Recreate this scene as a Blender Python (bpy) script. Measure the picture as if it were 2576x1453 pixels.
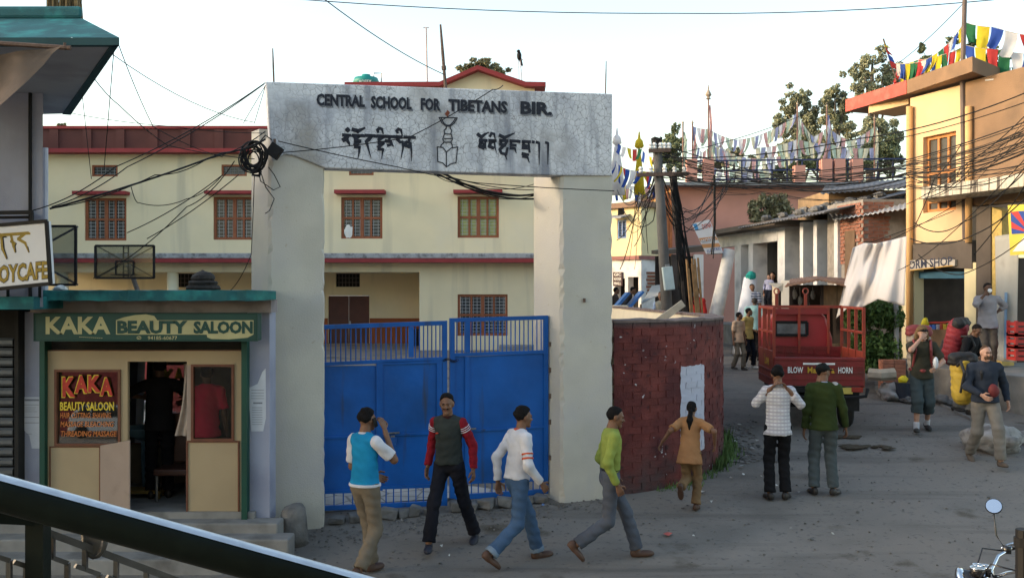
import bpy, bmesh, math, random
import numpy as np
from mathutils import Vector, Matrix, noise as mnoise
random.seed(7)
R = math.radians
for o in list(bpy.data.objects):
    bpy.data.objects.remove(o)
scene = bpy.context.scene
COL = scene.collection

# ------------------------------------------------------------------ camera, sky, sun, exposure
F = 2576.0; CX = 1288.0; CY = 726.5; EYE = 2.95
cam_data = bpy.data.cameras.new('camera'); cam = bpy.data.objects.new('camera', cam_data); COL.objects.link(cam)
cam.location = (0, 0, EYE); cam.rotation_euler = (R(90), 0, 0)
cam_data.sensor_width = 36; cam_data.lens = 36; cam_data.clip_start = 0.05; cam_data.clip_end = 3000
scene.camera = cam
SUN_EL = 15.0          # degrees
SUN_PHI = -4.0         # sun stands low to the left of the street
world = bpy.data.worlds.new('World'); scene.world = world; world.use_nodes = True
wn = world.node_tree.nodes; wl = world.node_tree.links
sky = wn.new('ShaderNodeTexSky'); sky.sky_type = 'NISHITA'; sky.sun_disc = False
sky.sun_elevation = R(SUN_EL); sky.sun_rotation = R(-90 + SUN_PHI)
sky.air_density = 1.35; sky.dust_density = 5.5; sky.ozone_density = 0.0; sky.altitude = 1400
wl.new(sky.outputs[0], wn['Background'].inputs[0]); wn['Background'].inputs[1].default_value = 0.15
sd = bpy.data.lights.new('sun', 'SUN'); so = bpy.data.objects.new('sun', sd); COL.objects.link(so)
sd.energy = 0.9; sd.angle = R(10.0); sd.color = (1.0, 0.84, 0.66)
_d = Vector((-math.cos(R(SUN_PHI))*math.cos(R(SUN_EL)), math.sin(R(SUN_PHI))*math.cos(R(SUN_EL)), math.sin(R(SUN_EL))))
so.rotation_euler = _d.to_track_quat('Z', 'Y').to_euler(); so.location = (-20, 10, 20)
vs = scene.view_settings
vs.view_transform = 'Standard'; vs.look = 'None'; vs.exposure = 1.6; vs.gamma = 1.0; vs.use_curve_mapping = False

# ------------------------------------------------------------------ pixel rays (photograph drawn 2576 wide) and the ground
def at(x, y, Y): return Vector(((x-CX)/F*Y, Y, EYE-(y-CY)/F*Y))
def on(x, y, p0, n):
    d = Vector(((x-CX)/F, 1.0, -(y-CY)/F)); o = Vector((0, 0, EYE))
    return o + d*((Vector(p0)-o).dot(n)/d.dot(n))
GK = [(-400, 0), (11, 0), (17, .69), (23, 1.08), (26, 1.16), (40, 1.5), (60, 1.6), (900, 1.6)]
def gz(X, Y):
    for (a, za), (b, zb) in zip(GK, GK[1:]):
        if Y <= b: return za + (zb-za)*(Y-a)/(b-a)
    return GK[-1][1]
def hit(x, y):
    lo, hi = 3.0, 80.0
    for _ in range(50):
        m = (lo+hi)/2; p = at(x, y, m)
        if p.z > gz(p.x, m): lo = m
        else: hi = m
    p = at(x, y, lo); p.z = gz(p.x, lo); return p

# ------------------------------------------------------------------ materials
MATS = {}
def mat(name, rgb, rough=.75, var=.12, scale=3.0, bump=.0, bscale=60.0, metal=0.0, stain=None, spec=.4, streak=None, custom=None, coord='Object', alpha=1.0, trans=0.0):
    if name in MATS: return MATS[name]
    m = bpy.data.materials.new(name); m.use_nodes = True; MATS[name] = m
    nt = m.node_tree; N = nt.nodes; L = nt.links; b = N['Principled BSDF']
    b.inputs['Roughness'].default_value = rough; b.inputs['Metallic'].default_value = metal
    b.inputs['Specular IOR Level'].default_value = spec
    tc = N.new('ShaderNodeTexCoord')
    if coord == 'World':
        g = N.new('ShaderNodeNewGeometry'); src = g.outputs['Position']
    else: src = tc.outputs[coord]
    def nz(sc, det=4, vec=None):
        n = N.new('ShaderNodeTexNoise'); n.inputs['Scale'].default_value = sc; n.inputs['Detail'].default_value = det
        L.new(vec or src, n.inputs['Vector']); return n.outputs['Fac']
    def ramp(f, lo, hi):
        r = N.new('ShaderNodeMapRange'); r.inputs[1].default_value = lo; r.inputs[2].default_value = hi; L.new(f, r.inputs[0]); return r.outputs[0]
    def mixc(f, a, c, mode='MIX'):
        x = N.new('ShaderNodeMix'); x.data_type = 'RGBA'; x.blend_type = mode
        if isinstance(f, (int, float)): x.inputs[0].default_value = f
        else: L.new(f, x.inputs[0])
        for i, v in ((6, a), (7, c)):
            if isinstance(v, (tuple, list)): x.inputs[i].default_value = (*v[:3], 1)
            else: L.new(v, x.inputs[i])
        return x.outputs[2]
    def stretch(sx, sy, sz):
        v = N.new('ShaderNodeVectorMath'); v.operation = 'MULTIPLY'; v.inputs[1].default_value = (sx, sy, sz); L.new(src, v.inputs[0]); return v.outputs[0]
    col = mixc(ramp(nz(scale, 6), .3, .7), tuple(c*(1-var) for c in rgb), tuple(min(1, c*(1+var)) for c in rgb))
    if stain:
        srgb, lo, hi, ssc = stain
        col = mixc(ramp(nz(ssc, 8), lo, hi), col, srgb)
    if streak:
        srgb, lo, hi, ssc = streak
        col = mixc(ramp(nz(ssc, 5, stretch(1, 1, .08)), lo, hi), col, srgb)
    hgt = nz(bscale, 5) if bump else None
    env = dict(m=m, N=N, L=L, src=src, nz=nz, ramp=ramp, mixc=mixc, stretch=stretch, b=b)
    if custom:
        r = custom(env, col, hgt)
        if isinstance(r, tuple): col, hgt = r
        else: col = r
    L.new(col, b.inputs['Base Color'])
    if hgt is not None and bump:
        bp = N.new('ShaderNodeBump'); bp.inputs['Strength'].default_value = bump; bp.inputs['Distance'].default_value = .02
        L.new(hgt, bp.inputs['Height']); L.new(bp.outputs[0], b.inputs['Normal'])
    if alpha < 1: b.inputs['Alpha'].default_value = alpha
    if trans: b.inputs['Transmission Weight'].default_value = trans
    return m

# ------------------------------------------------------------------ mesh builder
class MB:
    def __init__(s): s.v = []; s.f = []
    def add(s, vs, fs):
        k = len(s.v); s.v += [tuple(p) for p in vs]; s.f += [tuple(i+k for i in f) for f in fs]; return s
    def quad(s, a, b, c, d): return s.add([a, b, c, d], [(0, 1, 2, 3)])
    def hexa(s, p): return s.add(p, [(0, 3, 2, 1), (4, 5, 6, 7), (0, 1, 5, 4), (1, 2, 6, 5), (2, 3, 7, 6), (3, 0, 4, 7)])
    def box(s, c, size, rot=None):
        hx, hy, hz = (q/2 for q in size); c = Vector(c); P = []
        for z in (-hz, hz):
            for x, y in ((-hx, -hy), (hx, -hy), (hx, hy), (-hx, hy)):
                q = Vector((x, y, z)); P.append(c + (rot @ q if rot else q))
        return s.hexa(P)
    def bb(s, a, b): # box by corners
        return s.box([(a[i]+b[i])/2 for i in range(3)], [abs(a[i]-b[i]) for i in range(3)])
    def prism(s, poly, off):
        n = len(poly); off = Vector(off); P = [Vector(p) for p in poly]; Q = [p+off for p in P]
        return s.add(P+Q, [tuple(range(n-1, -1, -1)), tuple(range(n, 2*n))] + [(i, (i+1) % n, n+(i+1) % n, n+i) for i in range(n)])
    def tube(s, pts, r, n=8, caps=True, sq=None):
        pts = [Vector(p) for p in pts]; m = len(pts)
        rad = r if isinstance(r, (list, tuple)) else [r]*m
        V = []; ref = None
        for i, p in enumerate(pts):
            t = (pts[min(i+1, m-1)]-pts[max(i-1, 0)]).normalized()
            if ref is None or abs(ref.dot(t)) > .95: ref = Vector((0, 0, 1)) if abs(t.z) < .9 else Vector((0, 1, 0))
            u = t.cross(ref).normalized(); w = t.cross(u).normalized(); ref = -w if False else ref
            for k in range(n):
                a = 2*math.pi*(k+.5)/n; V.append(p + u*math.cos(a)*rad[i] + w*math.sin(a)*rad[i])
        fs = [(i*n+k, i*n+(k+1) % n, (i+1)*n+(k+1) % n, (i+1)*n+k) for i in range(m-1) for k in range(n)]
        if caps: fs += [tuple(range(n-1, -1, -1)), tuple((m-1)*n+k for k in range(n))]
        return s.add(V, fs)
    def bar(s, a, b, w, h, up=(0, 0, 1)):  # rectangular bar
        a = Vector(a); b = Vector(b); t = (b-a).normalized(); up = Vector(up)
        if abs(t.dot(up)) > .98: up = Vector((0, 1, 0))
        u = t.cross(up).normalized()*w/2; v = u.cross(t).normalized()*h/2
        return s.hexa([a-u-v, a+u-v, b+u-v, b-u-v, a-u+v, a+u+v, b+u+v, b-u+v])
    def lathe(s, prof, c=(0, 0, 0), n=16, M=None):
        V = []; c = Vector(c)
        for r, z in prof:
            for k in range(n):
                a = 2*math.pi*k/n; q = Vector((r*math.cos(a), r*math.sin(a), z)); V.append(c + (M @ q if M else q))
        m = len(prof)
        fs = [(i*n+k, i*n+(k+1) % n, (i+1)*n+(k+1) % n, (i+1)*n+k) for i in range(m-1) for k in range(n)]
        fs += [tuple(range(n-1, -1, -1)), tuple((m-1)*n+k for k in range(n))]
        return s.add(V, fs)
    def blob(s, c, rad, seed=0, rough=.2, n=10, m=7, flat=None):
        V = []; c = Vector(c)
        for i in range(m+1):
            th = math.pi*i/m
            for k in range(n):
                a = 2*math.pi*k/n; d = Vector((math.sin(th)*math.cos(a), math.sin(th)*math.sin(a), math.cos(th)))
                q = 1 + rough*mnoise.noise(d*1.7+Vector((seed*3.1, seed, 0))) + rough*.5*mnoise.noise(d*4+Vector((seed, 0, seed)))
                p = Vector((d.x*rad[0], d.y*rad[1], d.z*rad[2]))*q
                if flat is not None: p.z = max(p.z, flat)
                V.append(c+p)
        return s.add(V, [(i*n+k, (i+1)*n+k, (i+1)*n+(k+1) % n, i*n+(k+1) % n) for i in range(m) for k in range(n)])
    def mesh(s, name, mt, smooth=False):
        me = bpy.data.meshes.new(name); me.from_pydata(s.v, [], s.f)
        if mt: me.materials.append(mt)
        if smooth: me.polygons.foreach_set('use_smooth', [True]*len(me.polygons))
        me.update(); return me
    def build(s, name, mt, parent=None, smooth=False, bevel=0, label=None, cat=None, group=None, kind=None):
        o = link(name, s.mesh(name, mt, smooth), parent)
        if bevel:
            md = o.modifiers.new('bevel', 'BEVEL'); md.width = bevel; md.segments = 2; md.limit_method = 'ANGLE'
        tag(o, label, cat, group, kind); return o
def link(name, data, parent=None):
    o = bpy.data.objects.new(name, data); COL.objects.link(o)
    if parent is not None:
        o.parent = parent
        if parent.get('_w'): o.matrix_parent_inverse = Matrix.Translation(-parent.location)
    return o
def tag(o, label=None, cat=None, group=None, kind=None):
    for k, v in (('label', label), ('category', cat), ('group', group), ('kind', kind)):
        if v: o[k] = v
    return o
def thing(name, label, cat, loc=(0, 0, 0), group=None, world=True, rz=0):
    o = bpy.data.objects.new(name, None); COL.objects.link(o); o.location = loc; o.empty_display_size = .1
    o.rotation_euler = (0, 0, rz)
    if world: o['_w'] = 1
    return tag(o, label, cat, group)
def lerp(a, b, t): return a+(b-a)*t
def wall_holes(mb, O, ux, uz, n, W, Hh, holes, depth=.15, thick=0):
    """front face of a wall with rectangular openings and their reveals; O lower-left, n outward"""
    O = Vector(O); ux = Vector(ux); uz = Vector(uz); n = Vector(n)
    P = lambda x, z, d=0: O+ux*x+uz*z-n*d
    xs = sorted({0, W, *[h[0] for h in holes], *[h[2] for h in holes]}); zs = sorted({0, Hh, *[h[1] for h in holes], *[h[3] for h in holes]})
    for x0, x1 in zip(xs, xs[1:]):
        for z0, z1 in zip(zs, zs[1:]):
            cx, cz = (x0+x1)/2, (z0+z1)/2
            if any(h[0] < cx < h[2] and h[1] < cz < h[3] for h in holes): continue
            mb.quad(P(x0, z0), P(x1, z0), P(x1, z1), P(x0, z1))
    for h in holes:
        a, b, c, d = h[:4]; e = depth
        mb.quad(P(a, b), P(a, b, e), P(a, d, e), P(a, d)); mb.quad(P(c, b), P(c, d), P(c, d, e), P(c, b, e))
        mb.quad(P(a, b), P(c, b), P(c, b, e), P(a, b, e)); mb.quad(P(a, d), P(a, d, e), P(c, d, e), P(c, d))
    if thick:
        mb.quad(P(0, Hh), P(W, Hh), P(W, Hh, thick), P(0, Hh, thick)); mb.quad(P(0, 0), P(0, Hh), P(0, Hh, thick), P(0, 0, thick))
        mb.quad(P(W, 0), P(W, 0, thick), P(W, Hh, thick), P(W, Hh)); mb.quad(P(0, 0, thick), P(0, Hh, thick), P(W, Hh, thick), P(W, 0, thick))
    return mb
def text_obj(name, s, O, ux, uz, w, h, mt, parent=None, thick=.004, bold=0.0, shear=0.0, label=None):
    """lettering stretched to w x h with its lower-left corner at O, standing proud along ux x uz"""
    cu = bpy.data.curves.new('t', 'FONT'); cu.body = s; cu.offset = bold; cu.extrude = .0; cu.shear = shear; cu.resolution_u = 2
    o = bpy.data.objects.new('t', cu); COL.objects.link(o)
    me = bpy.data.meshes.new_from_object(o); bpy.data.objects.remove(o); bpy.data.curves.remove(cu)
    n = len(me.vertices); co = np.empty(n*3); me.vertices.foreach_get('co', co); co = co.reshape(-1, 3)
    lo = co.min(0); sz = co.max(0)-lo; O = Vector(O); ux = Vector(ux); uz = Vector(uz); nn = ux.cross(uz)
    V = [O+ux*((p[0]-lo[0])/sz[0]*w)+uz*((p[1]-lo[1])/sz[1]*h)+nn*thick for p in co]
    fs = [tuple(p.vertices) for p in me.polygons]; bpy.data.meshes.remove(me)
    m = MB(); m.add(V, fs); return m.build(name, mt, parent, label=label)
def strokes(mb, polys, fn, w, nrm, thick=.004):
    """flat brush strokes: each poly is a list of (x, y[, width]) turned into points by fn"""
    for pl in polys:
        P = [fn(p[0], p[1]) for p in pl]; Wd = [p[2] if len(p) > 2 else w for p in pl]
        for i in range(len(P)-1):
            t = (P[i+1]-P[i]); 
            if t.length < 1e-6: continue
            u = t.normalized().cross(nrm).normalized(); off = nrm*(thick+.0004*(i % 3)); e = t.normalized()*min(Wd[i], Wd[i+1])*.3
            mb.quad(P[i]-u*Wd[i]/2+off-e, P[i]+u*Wd[i]/2+off-e, P[i+1]+u*Wd[i+1]/2+off+e, P[i+1]-u*Wd[i+1]/2+off+e)
    return mb
def sagline(a, b, sag, n=14):
    a = Vector(a); b = Vector(b)
    return [a.lerp(b, i/n) - Vector((0, 0, sag*4*(i/n)*(1-i/n))) for i in range(n+1)]

def translucent(fac):
    def c(e, col, hgt):
        N, L = e['N'], e['L']; t = N.new('ShaderNodeBsdfTranslucent'); x = N.new('ShaderNodeMixShader'); x.inputs[0].default_value = fac
        L.new(col, t.inputs[0]); L.new(e['b'].outputs[0], x.inputs[1]); L.new(t.outputs[0], x.inputs[2]); L.new(x.outputs[0], N['Material Output'].inputs[0])
        return col, hgt
    return c
def clear_glass(name, tint, ior=1.5, rough=.02):
    m = bpy.data.materials.new(name); m.use_nodes = True; N = m.node_tree.nodes; L = m.node_tree.links; N.remove(N['Principled BSDF'])
    t = N.new('ShaderNodeBsdfTransparent'); t.inputs[0].default_value = (*tint, 1); g = N.new('ShaderNodeBsdfGlossy'); g.inputs['Roughness'].default_value = rough
    f = N.new('ShaderNodeFresnel'); f.inputs[0].default_value = ior; x = N.new('ShaderNodeMixShader'); L.new(f.outputs[0], x.inputs[0]); L.new(t.outputs[0], x.inputs[1]); L.new(g.outputs[0], x.inputs[2]); L.new(x.outputs[0], N['Material Output'].inputs[0]); return m
# common materials
BLACK = mat('black_metal', (.010, .010, .011), .6, .2, spec=.2)
DARK = mat('dark_interior', (.02, .018, .016), .9, .3)
GLASS = mat('window_glass', (.035, .04, .045), .15, .3, 2, spec=.4)
CONC = mat('concrete', (.22, .215, .205), .9, .18, 4, .25, 90, stain=((.09, .085, .08), .52, .75, 2.2))
# ------------------------------------------------------------------ ground
def road_custom(e, col, hgt):
    N, L = e['N'], e['L']
    fine = e['nz'](180, 3); mid = e['nz'](14, 6); big = e['nz'](.55, 5)
    col = e['mixc'](e['ramp'](big, .42, .62), col, (.215, .19, .165))
    col = e['mixc'](e['ramp'](mid, .58, .75), col, (.10, .096, .094))
    dung = e['mixc'](e['ramp'](e['nz'](1.3, 7), .62, .72), col, (.085, .07, .05))
    wv = N.new('ShaderNodeTexNoise'); wv.inputs['Scale'].default_value = 1.0; wv.inputs['Detail'].default_value = 5; L.new(e['stretch'](.18, 1.6, 1), wv.inputs['Vector'])
    dung = e['mixc'](e['ramp'](wv.outputs['Fac'], .54, .66), dung, (.125, .113, .101))
    spk = e['mixc'](e['ramp'](fine, .62, .70), dung, (.28, .265, .25))
    a = N.new('ShaderNodeMath'); a.operation = 'ADD'; L.new(fine, a.inputs[0]); L.new(mid, a.inputs[1])
    return spk, a.outputs[0]
ROAD = mat('asphalt', (.195, .177, .157), .92, .2, 1.1, .55, 40, custom=road_custom, spec=.2)
mb = MB()
xs = [-900, -300, -100, -40, -20] + [i*.5 for i in range(-24, 29)] + [18, 25, 40, 100, 300, 900]
ys = [-900, -300, -100, -30, -10, 0, 5] + [8+i*.5 for i in range(0, 41)] + [32, 36, 40, 50, 60, 90, 200, 500, 900]
for y in ys:
    for x in xs:
        j = .012*mnoise.noise(Vector((x*.9, y*.9, 0))) if (abs(x) < 15 and 8 < y < 28) else 0
        mb.v.append((x, y, gz(x, y)+j-.012))
nx = len(xs)
mb.f = [(j*nx+i, j*nx+i+1, (j+1)*nx+i+1, (j+1)*nx+i) for j in range(len(ys)-1) for i in range(nx-1)]
mb.build('ground', ROAD, smooth=True, kind='structure')

# gate frame of reference (front plane of the gateway, turned ~17 degrees)
GA = at(680, 1338, 11.96); GB = at(1543, 1250, 13.24)
GU = Vector((GB.x-GA.x, GB.y-GA.y, 0)).normalized(); GN = Vector((GU.y, -GU.x, 0))   # along the gate, and outward
GBACK = Vector((-.545, .839, 0))                                                    # the piers are skewed in plan
def gp(x, y, back=0.0):
    p = on(x, y, Vector((GA.x, GA.y, 0))-GN*back, GN); return p

# school court: pale stone paving behind the gate
def court_custom(e, col, hgt):
    v = e['N'].new('ShaderNodeTexVoronoi'); v.feature = 'DISTANCE_TO_EDGE'; v.inputs['Scale'].default_value = 2.6; e['L'].new(e['src'], v.inputs['Vector'])
    return e['mixc'](e['ramp'](v.outputs[0], .0, .05), (.16, .15, .14), col), hgt
COURT = mat('court_paving', (.42, .40, .37), .9, .2, 3, .4, 30, custom=court_custom)
mb = MB(); a0 = GA-GN*.55; b0 = GB-GN*.55
for t0, t1 in ((0, .12), (.12, .3), (.3, .6), (.6, 1)):
    def row(t):
        l = Vector((-9-t*8, lerp(14.4, 29.5, t), 0)) if t > 0 else Vector((a0.x-.2, a0.y-.08, 0))
        r = Vector((lerp(b0.x, 2.2, t), lerp(b0.y, 29.5, t), 0)); z = lerp(.27, 1.16, t)
        l.z = r.z = z; return l, r
    l0, r0 = row(t0); l1, r1 = row(t1); mb.quad(l0, r0, r1, l1)
mb.build('courtyard', COURT, kind='structure')
# kerb block that carries the court above the road at the gate
mb = MB(); p, q = a0+GU*.05, b0+GU*0
mb.hexa([Vector((p.x, p.y, -.1)), Vector((q.x, q.y, -.1)), Vector((q.x, q.y, -.1))-GN*.3, Vector((p.x, p.y, -.1))-GN*.3,
         Vector((p.x, p.y, .262)), Vector((q.x, q.y, .262)), Vector((q.x, q.y, .262))-GN*.3, Vector((p.x, p.y, .262))-GN*.3])
mb.build('court_kerb', CONC, kind='structure')
# ------------------------------------------------------------------ school gateway
def crack_custom(e, col, hgt):
    N, L = e['N'], e['L']
    w = N.new('ShaderNodeTexNoise'); w.inputs['Scale'].default_value = 9; L.new(e['src'], w.inputs['Vector'])
    ad = N.new('ShaderNodeVectorMath'); ad.operation = 'MULTIPLY_ADD'; ad.inputs[1].default_value = (.09, .09, .09)
    L.new(w.outputs['Color'], ad.inputs[0]); L.new(e['src'], ad.inputs[2])
    v = N.new('ShaderNodeTexVoronoi'); v.feature = 'DISTANCE_TO_EDGE'; v.inputs['Scale'].default_value = 15; L.new(ad.outputs[0], v.inputs['Vector'])
    crack = e['ramp'](v.outputs[0], .006, .05)
    patch = e['ramp'](e['nz'](1.6, 3), .36, .5)
    mx = N.new('ShaderNodeMath'); mx.operation = 'MAXIMUM'; L.new(crack, mx.inputs[0])
    inv = N.new('ShaderNodeMath'); inv.operation = 'SUBTRACT'; inv.inputs[0].default_value = .85; L.new(patch, inv.inputs[1]); L.new(inv.outputs[0], mx.inputs[1])
    col = e['mixc'](e['ramp'](e['nz'](2.2, 8), .50, .70), col, (.40, .41, .46))
    col = e['mixc'](e['ramp'](e['nz'](7, 6, e['stretch'](1, 1, .12)), .52, .72), col, (.23, .24, .28))
    col = e['mixc'](e['ramp'](e['nz'](1.1, 6), .56, .72), col, (.36, .335, .30))
    return e['mixc'](mx.outputs[0], (.27, .265, .27), col), v.outputs[0]
CRACK = mat('cracked_whitewash', (.62, .62, .635), .9, .12, 5, .35, 10, custom=crack_custom)
def pier_custom(e, col, hgt):
    col = e['mixc'](e['ramp'](e['nz'](1.2, 5), .45, .7), col, (.46, .44, .42))
    return e['mixc'](e['ramp'](e['nz'](16, 6), .68, .74), col, (.42, .37, .30)), hgt
PIER = mat('pier_plaster', (.50, .475, .41), .9, .08, 2.5, .25, 70, custom=pier_custom, streak=((.42, .41, .40), .62, .85, 4))
LETTER = mat('sign_black', (.018, .02, .03), .8, .3, 30)
BLUE = mat('gate_blue', (.003, .088, .35), .45, .16, 2.2, .5, 3.5, stain=((.004, .05, .17), .5, .8, 1.3), streak=((.03, .045, .075), .63, .78, 7), spec=.35)
STEEL = mat('dull_steel', (.25, .25, .26), .45, .2, 20, metal=.8)
RUST = mat('rusty_steel', (.10, .065, .05), .8, .3, 30, .2)

gate = thing('school_gateway', 'whitewashed school gateway with cracked name beam on two cream piers', 'gateway', (GA.x, GA.y, .1))
def pier(x0, x1, ztop, zrear):
    a = gp(x0, 1300); b = gp(x1, 1300); a.z = b.z = 0
    D = GBACK*.62; m = MB(); up = Vector((0, 0, 1)); nlev = 60
    # rounded, chipped arrises: stacked rings with small jitter at the street corners
    rings = []
    for k in range(nlev+1):
        z = -.15 + (ztop+.15)*k/nlev; j = [random.uniform(.005, .035) if random.random() < .4 else random.uniform(0, .004) for _ in range(4)]
        rings.append([a+GU*(.02+j[0])+up*z, b-GU*(.02+j[1])+up*z, b+GBACK*(.03+j[1])+up*z, b+D+up*z, a+D+up*z, a+GBACK*(.03+j[2])+up*z])
    n = 6
    for r in rings: m.v += [tuple(p) for p in r]
    m.f = [(i*n+k, i*n+(k+1) % n, (i+1)*n+(k+1) % n, (i+1)*n+k) for i in range(nlev) for k in range(n)] + [tuple(nlev*n+k for k in range(n))]
    if zrear > ztop:
        p, q, d0 = a+GBACK*.34, b+GBACK*.34, GBACK*.28
        m.hexa([v+up*z for z in (ztop-.02, zrear) for v in (p, q, q+d0, p+d0)])
    return m.build('pier', PIER, gate)
pier(677, 819, 4.72, 4.86); pier(1412, 1544, 4.42, 4.42)
bm_ = [(668, 205), (1541, 236), (1540, 442), (1413, 441.5), (818, 423), (740, 392), (716, 388), (684, 407)]
pts = [gp(x, y, -.03) for x, y in bm_]
m = MB(); pts.reverse(); m.prism(pts, -GN*.27)
beam = m.build('name_beam', CRACK, gate, bevel=.015)
ux = (gp(1376, 288, -.03)-gp(796, 267, -.03)); uxn = ux.normalized(); uz = Vector((0, 0, 1))
OUT = mat('sign_outline', (.17, .175, .19), .8, .2, 30)
def bword(s, x0, x1, yb0, yt0):
    p = gp(x0, yb0, -.03); q = gp(x1, yb0+(x1-x0)*.0362, -.03); h = (gp(x0, yt0, -.03)-p).length
    d = (q-p); nn = d.normalized().cross(uz)
    W = d.length
    text_obj('lettering', s, p+d.normalized()*.017-uz*.019, d.normalized(), uz, W, h, OUT, beam, .0062, .03)
    text_obj('lettering', s, p, d.normalized(), uz, W, h, LETTER, beam, .008, .045)
cx = lambda x: 772.8+.2625*x
cy = lambda y: 225.4+.2625*y
for s, a, b, yb, yt in (('CENTRAL', 88, 552, 155, 38), ('SCHOOL', 610, 1000, 182, 60), ('FOR', 1087, 1275, 200, 80), ('TIBETANS', 1352, 1915, 208, 90), ('BIR.', 2042, 2345, 238, 112)):
    bword(s, cx(a), cx(b), cy(yb), cy(yt))
fn = lambda x, y: gp(cx(x), cy(y), -.03)
hd = lambda a, b, y: [(a, y, .042), (b, y+3, .036)]
TL = [hd(342, 412, 436), [(398, 440, .03), (372, 470, .06), (345, 485, .05)], [(372, 470, .05), (400, 515, .03), (408, 540, .008)],
      hd(432, 438, 440), hd(445, 515, 440), [(500, 450, .03), (470, 462, .05), (455, 470, .04)], [(455, 490, .05), (510, 494, .04)], [(500, 505, .03), (465, 520, .05), (450, 530, .03)], [(455, 548, .045), (505, 552, .035)], [(500, 560, .03), (498, 600, .025), (486, 660, .006)],
      hd(528, 545, 442), hd(560, 640, 440), [(622, 448, .03), (590, 478, .05), (565, 500, .04), (580, 545, .025), (612, 660, .006)],
      hd(648, 664, 446), hd(677, 748, 446), [(735, 455, .03), (700, 470, .05), (680, 482, .03)], [(682, 508, .05), (735, 512, .035)], [(728, 520, .03), (690, 545, .045), (676, 552, .03)], [(680, 570, .045), (730, 575, .03)], [(725, 582, .025), (712, 665, .006)],
      hd(755, 822, 450), [(790, 455, .04), (786, 480, .03)], [(752, 492, .045), (800, 500, .04), (825, 545, .012)], [(770, 535, .04), (800, 528, .03)],
      hd(832, 846, 452), hd(856, 906, 452), [(880, 458, .03), (866, 480, .045), (890, 505, .035), (915, 500, .03), (918, 560, .025), (896, 672, .006)], hd(930, 1000, 456), [(985, 462, .03), (975, 490, .035)], [(945, 505, .04), (940, 535, .045), (975, 548, .045), (990, 515, .035), (950, 502, .035)], [(990, 520, .03), (1000, 600, .02), (998, 685, .006)], hd(1015, 1033, 458),
      [(372, 385, .028), (388, 372, .028), (402, 388, .028), (388, 403, .028), (372, 388, .028)], [(436, 382, .045), (488, 398, .05), (552, 368, .02)], [(488, 398, .045), (480, 412, .03)],
      [(680, 410, .03), (672, 390, .035), (690, 372, .04), (715, 378, .03), (728, 425, .015)], [(866, 415, .03), (856, 395, .035), (875, 380, .04), (898, 388, .03), (910, 440, .015)]]
TR = [hd(1652, 1720, 486), [(1662, 500, .04), (1655, 545, .05), (1690, 560, .045), (1690, 520, .03), (1665, 505, .03)], [(1705, 492, .03), (1712, 570, .008)],
      hd(1742, 1806, 488), [(1790, 495, .03), (1755, 510, .045), (1745, 545, .045), (1782, 560, .04)], [(1792, 500, .025), (1800, 560, .02), (1814, 605, .006)],
      hd(1845, 1920, 488), [(1858, 495, .04), (1850, 525, .04), (1890, 535, .045), (1912, 500, .03)], [(1870, 548, .045), (1845, 575, .04), (1860, 610, .035), (1905, 620, .035), (1918, 560, .03)], [(1895, 620, .03), (1912, 672, .008)],
      hd(1945, 2010, 492), [(1955, 500, .03), (1950, 530, .035), (1998, 535, .035)], [(1945, 560, .045), (1990, 565, .03), (2002, 610, .008)], hd(2022, 2036, 496),
      hd(2062, 2135, 498), [(2075, 505, .03), (2070, 535, .045), (2110, 540, .03)], [(2060, 558, .045), (2110, 565, .03)], [(2120, 505, .03), (2130, 600, .03)], [(2060, 615, .045), (2120, 625, .03)], [(2065, 640, .04), (2110, 650, .03), (2128, 700, .008)],
      hd(2160, 2172, 502), [(2195, 505, .04), (2222, 512, .03), (2222, 720, .008)], [(2285, 508, .035), (2308, 514, .03), (2305, 720, .008)],
      [(1635, 430, .045), (1668, 455, .045), (1700, 430, .03), (1740, 410, .012)], [(1750, 450, .03), (1765, 420, .035), (1790, 425, .03), (1800, 475, .012)], [(1845, 440, .045), (1890, 462, .045), (1985, 418, .015)]]
nG = -GN if False else Vector((GN.x, GN.y, 0))
m = MB(); strokes(m, TL, fn, .03, nG, .005); m.build('lettering', LETTER, beam)
m = MB(); strokes(m, TR, fn, .03, nG, .005); m.build('lettering', LETTER, beam)
LW = .013
EM = [[(1262, 268), (1438, 272)], [(1262, 268), (1290, 320), (1330, 352), (1372, 352), (1410, 320), (1438, 272)], [(1282, 272), (1305, 318), (1335, 342), (1368, 342), (1398, 312), (1420, 275)], [(1335, 352), (1330, 375), (1310, 392), (1318, 420), (1308, 445), (1298, 475), (1312, 505), (1285, 530), (1278, 550)],
      [(1368, 352), (1372, 375), (1384, 392), (1376, 420), (1384, 445), (1392, 475), (1376, 505), (1388, 530), (1390, 550)], [(1312, 470), (1382, 470)], [(1312, 425), (1378, 428)], [(1310, 505), (1378, 505)],
      [(1246, 550), (1300, 556), (1333, 600), (1380, 560), (1442, 550)], [(1246, 550), (1250, 690), (1300, 705), (1333, 742), (1375, 715), (1425, 700), (1442, 550)], [(1333, 600), (1333, 742)]]
m = MB(); strokes(m, EM, fn, LW, nG, .0055); m.build('emblem', LETTER, beam)
FLAME = mat('emblem_red', (.22, .06, .03), .8, .3, 30)
m = MB(); strokes(m, [[(1343, 258, .01), (1338, 235, .05), (1350, 220, .04), (1343, 200, .008)]], fn, .03, nG, .006); m.build('emblem_flame', FLAME, beam)

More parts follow.
